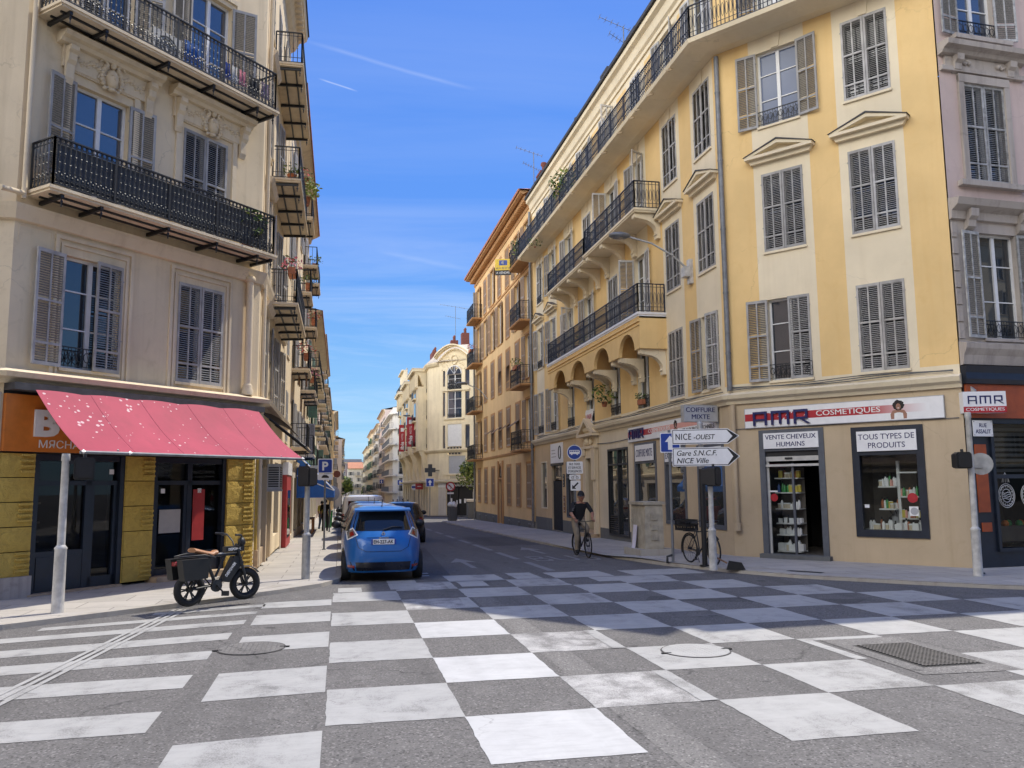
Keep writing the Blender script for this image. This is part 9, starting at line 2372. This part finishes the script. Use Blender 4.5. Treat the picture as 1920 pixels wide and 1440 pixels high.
# ================================================================== PEOPLE
def skin_person(label, joints, edges, mats, face_dir, head, hands=(), hair=None, cap=False, name='person', grp=None, base=None):
    """continuous skinned body; every bone carries a material slot; head, face and fingers are grown onto the same mesh"""
    me = bpy.data.meshes.new('sk'); ks = list(joints); idx = {k: i for i, k in enumerate(ks)}
    me.from_pydata([joints[k][0] for k in ks], [(idx[a], idx[b]) for a, b, _ in edges], [])
    ob = bpy.data.objects.new('sk', me); TMP.objects.link(ob)
    md = ob.modifiers.new('Skin', 'SKIN'); md.use_smooth_shade = True
    for k in ks:
        r = joints[k][1]; v = me.skin_vertices[0].data[idx[k]]; v.radius = (r, r) if not isinstance(r, tuple) else r
        v.use_root = (k == 'pelvis')
    sd = ob.modifiers.new('Sub', 'SUBSURF'); sd.levels = 2; sd.render_levels = 2
    vl = TMPS.view_layers[0]; vl.update(); dg = vl.depsgraph; dg.update()
    m2 = bpy.data.meshes.new_from_object(ob.evaluated_get(dg))
    mb = MB(); vs = [Vector(v.co) for v in m2.vertices]
    segs = [(Vector(joints[a][0]), Vector(joints[b][0]), m) for a, b, m in edges]
    def near(p):
        best = (9, 0)
        for a, b, m in segs:
            d = b - a; t = max(0, min(1, (p - a).dot(d) / max(1e-9, d.length_squared))); q = (a + d * t - p).length
            if q < best[0]: best = (q, m)
        return best[1]
    mb.v = vs
    for p in m2.polygons: mb.f.append(tuple(p.vertices)); mb.m.append(near(p.center)); mb.sm.append(True)
    bpy.data.objects.remove(ob); bpy.data.meshes.remove(m2)
    hc, hr = Vector(head[0]), head[1]; fd = Vector(face_dir).normalized(); sd_ = fd.cross(Vector((0, 0, 1))).normalized()
    rows = []
    for i in range(11):
        t = -math.pi / 2 + math.pi * i / 10; zz = hr * 1.28 * math.sin(t); rad = hr * math.cos(t) * (0.86 if zz < -0.3 * hr else 1.0)
        rows.append([hc + Vector((0, 0, zz)) + (fd * math.cos(a) * 1.08 + sd_ * math.sin(a) * 0.88) * rad for a in [2 * math.pi * k / 16 for k in range(16)]])
    mb.grid(rows, mats['skin'], True, True)
    mb.tube([hc + fd * hr * 0.98 + Vector((0, 0, hr * 0.25)), hc + fd * hr * 1.22 - Vector((0, 0, hr * 0.12)), hc + fd * hr * 1.0 - Vector((0, 0, hr * 0.2))], [hr * .08, hr * .15, hr * .1], 6, mats['skin'])
    for s_ in (-1, 1):
        mb.ball(hc + fd * hr * 0.95 + sd_ * s_ * hr * 0.34 + Vector((0, 0, hr * 0.18)), hr * 0.11, mats['dark'], 6, 4)
        mb.ball(hc + sd_ * s_ * hr * 0.88 + Vector((0, 0, 0)), hr * 0.22, mats['skin'], 6, 5, (0.6, 0.6, 1.2))
    mb.tube([hc + fd * hr * 0.97 + sd_ * q * hr * 0.12 - Vector((0, 0, hr * (0.52 - abs(q) * 0.02))) for q in (-2, -1, 0, 1, 2)], hr * 0.05, 5, mats['lip'])
    for wr_, d, up in hands:
        wr_, d, up = Vector(wr_), Vector(d).normalized(), Vector(up).normalized(); sx = d.cross(up).normalized()
        mb.ball(wr_ + d * 0.05, 0.042, mats['skin'], 8, 6, (1, 1, 0.8))
        for k in range(4):
            b = wr_ + d * 0.08 + sx * (k - 1.5) * 0.019; l = (0.055, 0.065, 0.06, 0.045)[k]
            mb.tube([b, b + d * l * 0.6 - up * 0.008, b + d * l * 0.8 - up * (0.03 + 0.01 * (k % 2)), b + d * l * 0.45 - up * 0.055], [0.010, 0.009, 0.0085, 0.007], 5, mats['skin'])
        b = wr_ + d * 0.035 - sx * 0.036; mb.tube([b, b + d * 0.03 - sx * 0.02 - up * 0.012, b + d * 0.055 - up * 0.035], [0.012, 0.010, 0.008], 5, mats['skin'])
    o = mb.build(name, mats['list'], None, label, 'person', grp, loc=base)
    if hair:
        h = MB(); rows = []
        for i in range(8):
            t = math.pi / 2 * i / 7; zz = hr * 1.34 * math.sin(t); rad = hr * math.cos(t) * 1.08
            rows.append([hc + Vector((0, 0, zz + hr * (0.22 if cap else 0.06))) - fd * hr * 0.08 + (fd * math.cos(a) * (1.06) + sd_ * math.sin(a) * 0.92) * rad for a in [2 * math.pi * k / 16 for k in range(16)]])
        if not cap: rows.insert(0, [p - Vector((0, 0, hr * (0.65 if (p - hc).dot(fd) < 0.2 * hr else -0.05))) for p in rows[0]])
        h.grid(rows, 0, True, True)
        if cap:
            h.grid([[hc + Vector((0, 0, hr * 0.30)) + fd * hr * q + sd_ * s_ * hr * (0.75 - 0.25 * (q - 1)) for s_ in (-1, -.5, 0, .5, 1)] for q in (0.9, 1.25, 1.55)], 0, True)
        h.build('cap' if cap else 'hair', hair, o)
    return o
def walker(label, x, y, face, h, top, legs, skin='skin', phase=0.25, grp=None, hairm='hair', long=False):
    z0 = gz(y) + 0.0; fx, fy = math.sin(face), math.cos(face); sx, sy = fy, -fx; s = h / 1.75
    J = lambda f, r, z: Vector((x + (f * fx + r * sx) * s, y + (f * fy + r * sy) * s, z0 + z * s))
    p = phase
    jt = {'pelvis': (J(0, 0, 0.95), 0.15 * s), 'waist': (J(0, 0, 1.08), 0.145 * s), 'chest': (J(0.01, 0, 1.30), 0.165 * s), 'necks': (J(0, 0, 1.46), 0.065 * s), 'neck': (J(0.02, 0, 1.53), 0.052 * s)}
    ed = [('pelvis', 'waist', 0), ('waist', 'chest', 0), ('chest', 'necks', 0), ('necks', 'neck', 2)]; hands = []
    for n, r in (('l', -1), ('r', 1)):
        q = p * r
        jt.update({'sh' + n: (J(0, 0.19 * r, 1.42), 0.078 * s), 'el' + n: (J(-0.10 * q * 2, 0.25 * r, 1.13), 0.055 * s), 'wr' + n: (J(0.10 - q * 0.5, 0.25 * r, 0.90), 0.036 * s),
                   'hip' + n: (J(0, 0.095 * r, 0.90), 0.11 * s), 'kn' + n: (J(0.07 + q * 0.55, 0.095 * r, 0.50), 0.078 * s), 'an' + n: (J(q * 1.0 - 0.04, 0.09 * r, 0.10), 0.055 * s), 'toe' + n: (J(q * 1.0 + 0.14, 0.10 * r, 0.05), 0.036 * s)})
        ed += [('chest', 'sh' + n, 0), ('sh' + n, 'el' + n, 0), ('el' + n, 'wr' + n, 2), ('pelvis', 'hip' + n, 1), ('hip' + n, 'kn' + n, 1), ('kn' + n, 'an' + n, 1), ('an' + n, 'toe' + n, 3)]
        hands.append((jt['wr' + n][0], J(0.02, 0.0, 0) - J(0, 0, 0.2), J(1, 0, 0) - J(0, 0, 0)))
    return skin_person(label, jt, ed, {'list': [top, legs, skin, 'cloth_black', 'hair', 'lamp_red'], 'skin': 2, 'dark': 4, 'lip': 5}, (fx, fy, 0), (J(0.03, 0, 1.63), 0.092 * s), hands, hairm, grp=grp, base=(x, y, z0))
# cyclist
P = lambda u, w, z: FCy.P(u, w, zC + z)
jt = {'pelvis': (P(0.20, 0, 1.03), 0.16), 'waist': (P(0.25, 0, 1.17), 0.165), 'chest': (P(0.36, 0, 1.40), 0.185), 'necks': (P(0.44, 0, 1.55), 0.085), 'neck': (P(0.47, 0, 1.63), 0.06)}
ed = [('pelvis', 'waist', 0), ('waist', 'chest', 0), ('chest', 'necks', 0), ('necks', 'neck', 2)]; hands = []
for n, r, kn, an in (('l', -1, (0.60, 0.82), (0.47, 0.50)), ('r', 1, (0.50, 0.62), (0.42, 0.17))):
    jt.update({'sh' + n: (P(0.40, 0.215 * r, 1.51), 0.086), 'el' + n: (P(0.53, 0.335 * r, 1.26), 0.060), 'wr' + n: (P(0.70, 0.265 * r, 1.09), 0.038), 'hip' + n: (P(0.22, 0.115 * r, 0.98), 0.12), 'kn' + n: (P(kn[0], 0.14 * r, kn[1]), 0.085), 'an' + n: (P(an[0], 0.13 * r, an[1]), 0.058), 'toe' + n: (P(an[0] + 0.17, 0.14 * r, an[1] - 0.04), 0.045)})
    ed += [('chest', 'sh' + n, 0), ('sh' + n, 'el' + n, 0), ('el' + n, 'wr' + n, 2), ('pelvis', 'hip' + n, 1), ('hip' + n, 'kn' + n, 1), ('kn' + n, 'an' + n, 1), ('an' + n, 'toe' + n, 3)]
    hands.append((jt['wr' + n][0], P(0.1, 0, -0.03) - P(0, 0, 0), (0, 0, 1)))
CYP = skin_person('cyclist in dark shirt and khaki trousers with cap and glasses riding at the right kerb', jt, ed, {'list': ['cloth_black', 'cloth_khaki', 'skin', 'cloth_black', 'hair', 'lamp_red'], 'skin': 2, 'dark': 4, 'lip': 5}, (FCy.t[0] - 0.15, FCy.t[1], -0.05), (P(0.51, 0, 1.735), 0.112), hands, 'cloth_black', True, base=P(0.4, 0, 0))
mb = MB(); hc = P(0.51, 0, 1.735); fd = Vector((FCy.t[0] - 0.15, FCy.t[1], 0)).normalized(); sd_ = fd.cross(Vector((0, 0, 1)))
mb.tube([hc + sd_ * q * 0.092 + fd * (0.125 - 0.05 * abs(q) ** 3) + Vector((0, 0, 0.022)) for q in (-1, -.5, 0, .5, 1)], 0.009, 5); mb.build('glasses', 'chrome', CYP)
mb = MB()
for z in (1.47, 1.43, 1.39, 1.35): mb.tube([P(0.42 + (1.5 - z) * .5, 0.21 + (1.52 - z) * 0.4 + 0.058 * math.cos(a), z + 0.0) + Vector((0, 0.058 * math.sin(a), 0)) for a in [q * .628 for q in range(10)]], 0.007, 4, closed=True)
mb.build('sleeve_stripes', 'text_grey', CYP)
walker('person in a white top walking by the hotel, leftmost of the far walkers', 6.6, 106, 2.9, 1.7, 'cloth_white', 'cloth_khaki', grp=None)
walker('person in black with dark hair walking by the hotel', 7.2, 107, 3.3, 1.72, 'cloth_black', 'cloth_black', phase=-0.2)
walker('person in an olive coat walking by the hotel', 7.75, 105, 0.2, 1.75, 'cloth_olive', 'cloth_olive', phase=0.2)
walker('person in a pale shirt, rightmost of the walkers by the hotel', 8.3, 104, 0.1, 1.68, 'cloth_white', 'cloth_blue', phase=-0.25)
walker('person in blue crossing far down the street', 5.6, 150, 1.6, 1.75, 'cloth_blue', 'cloth_blue', phase=0.3)
walker('person in a white shirt far down the street', 6.6, 148, -1.5, 1.72, 'cloth_white', 'cloth_blue', phase=0.25)
walker('person in dark clothes standing on the left pavement near the blue awning', -0.75, 46.5, 0.2, 1.78, 'cloth_black', 'cloth_black', phase=0.12)
walker('person in a yellow top behind the dark one on the left pavement', -1.0, 50.0, 0.4, 1.7, 'bottle_yellow', 'cloth_blue', phase=0.15)
bpy.data.scenes.remove(TMPS)
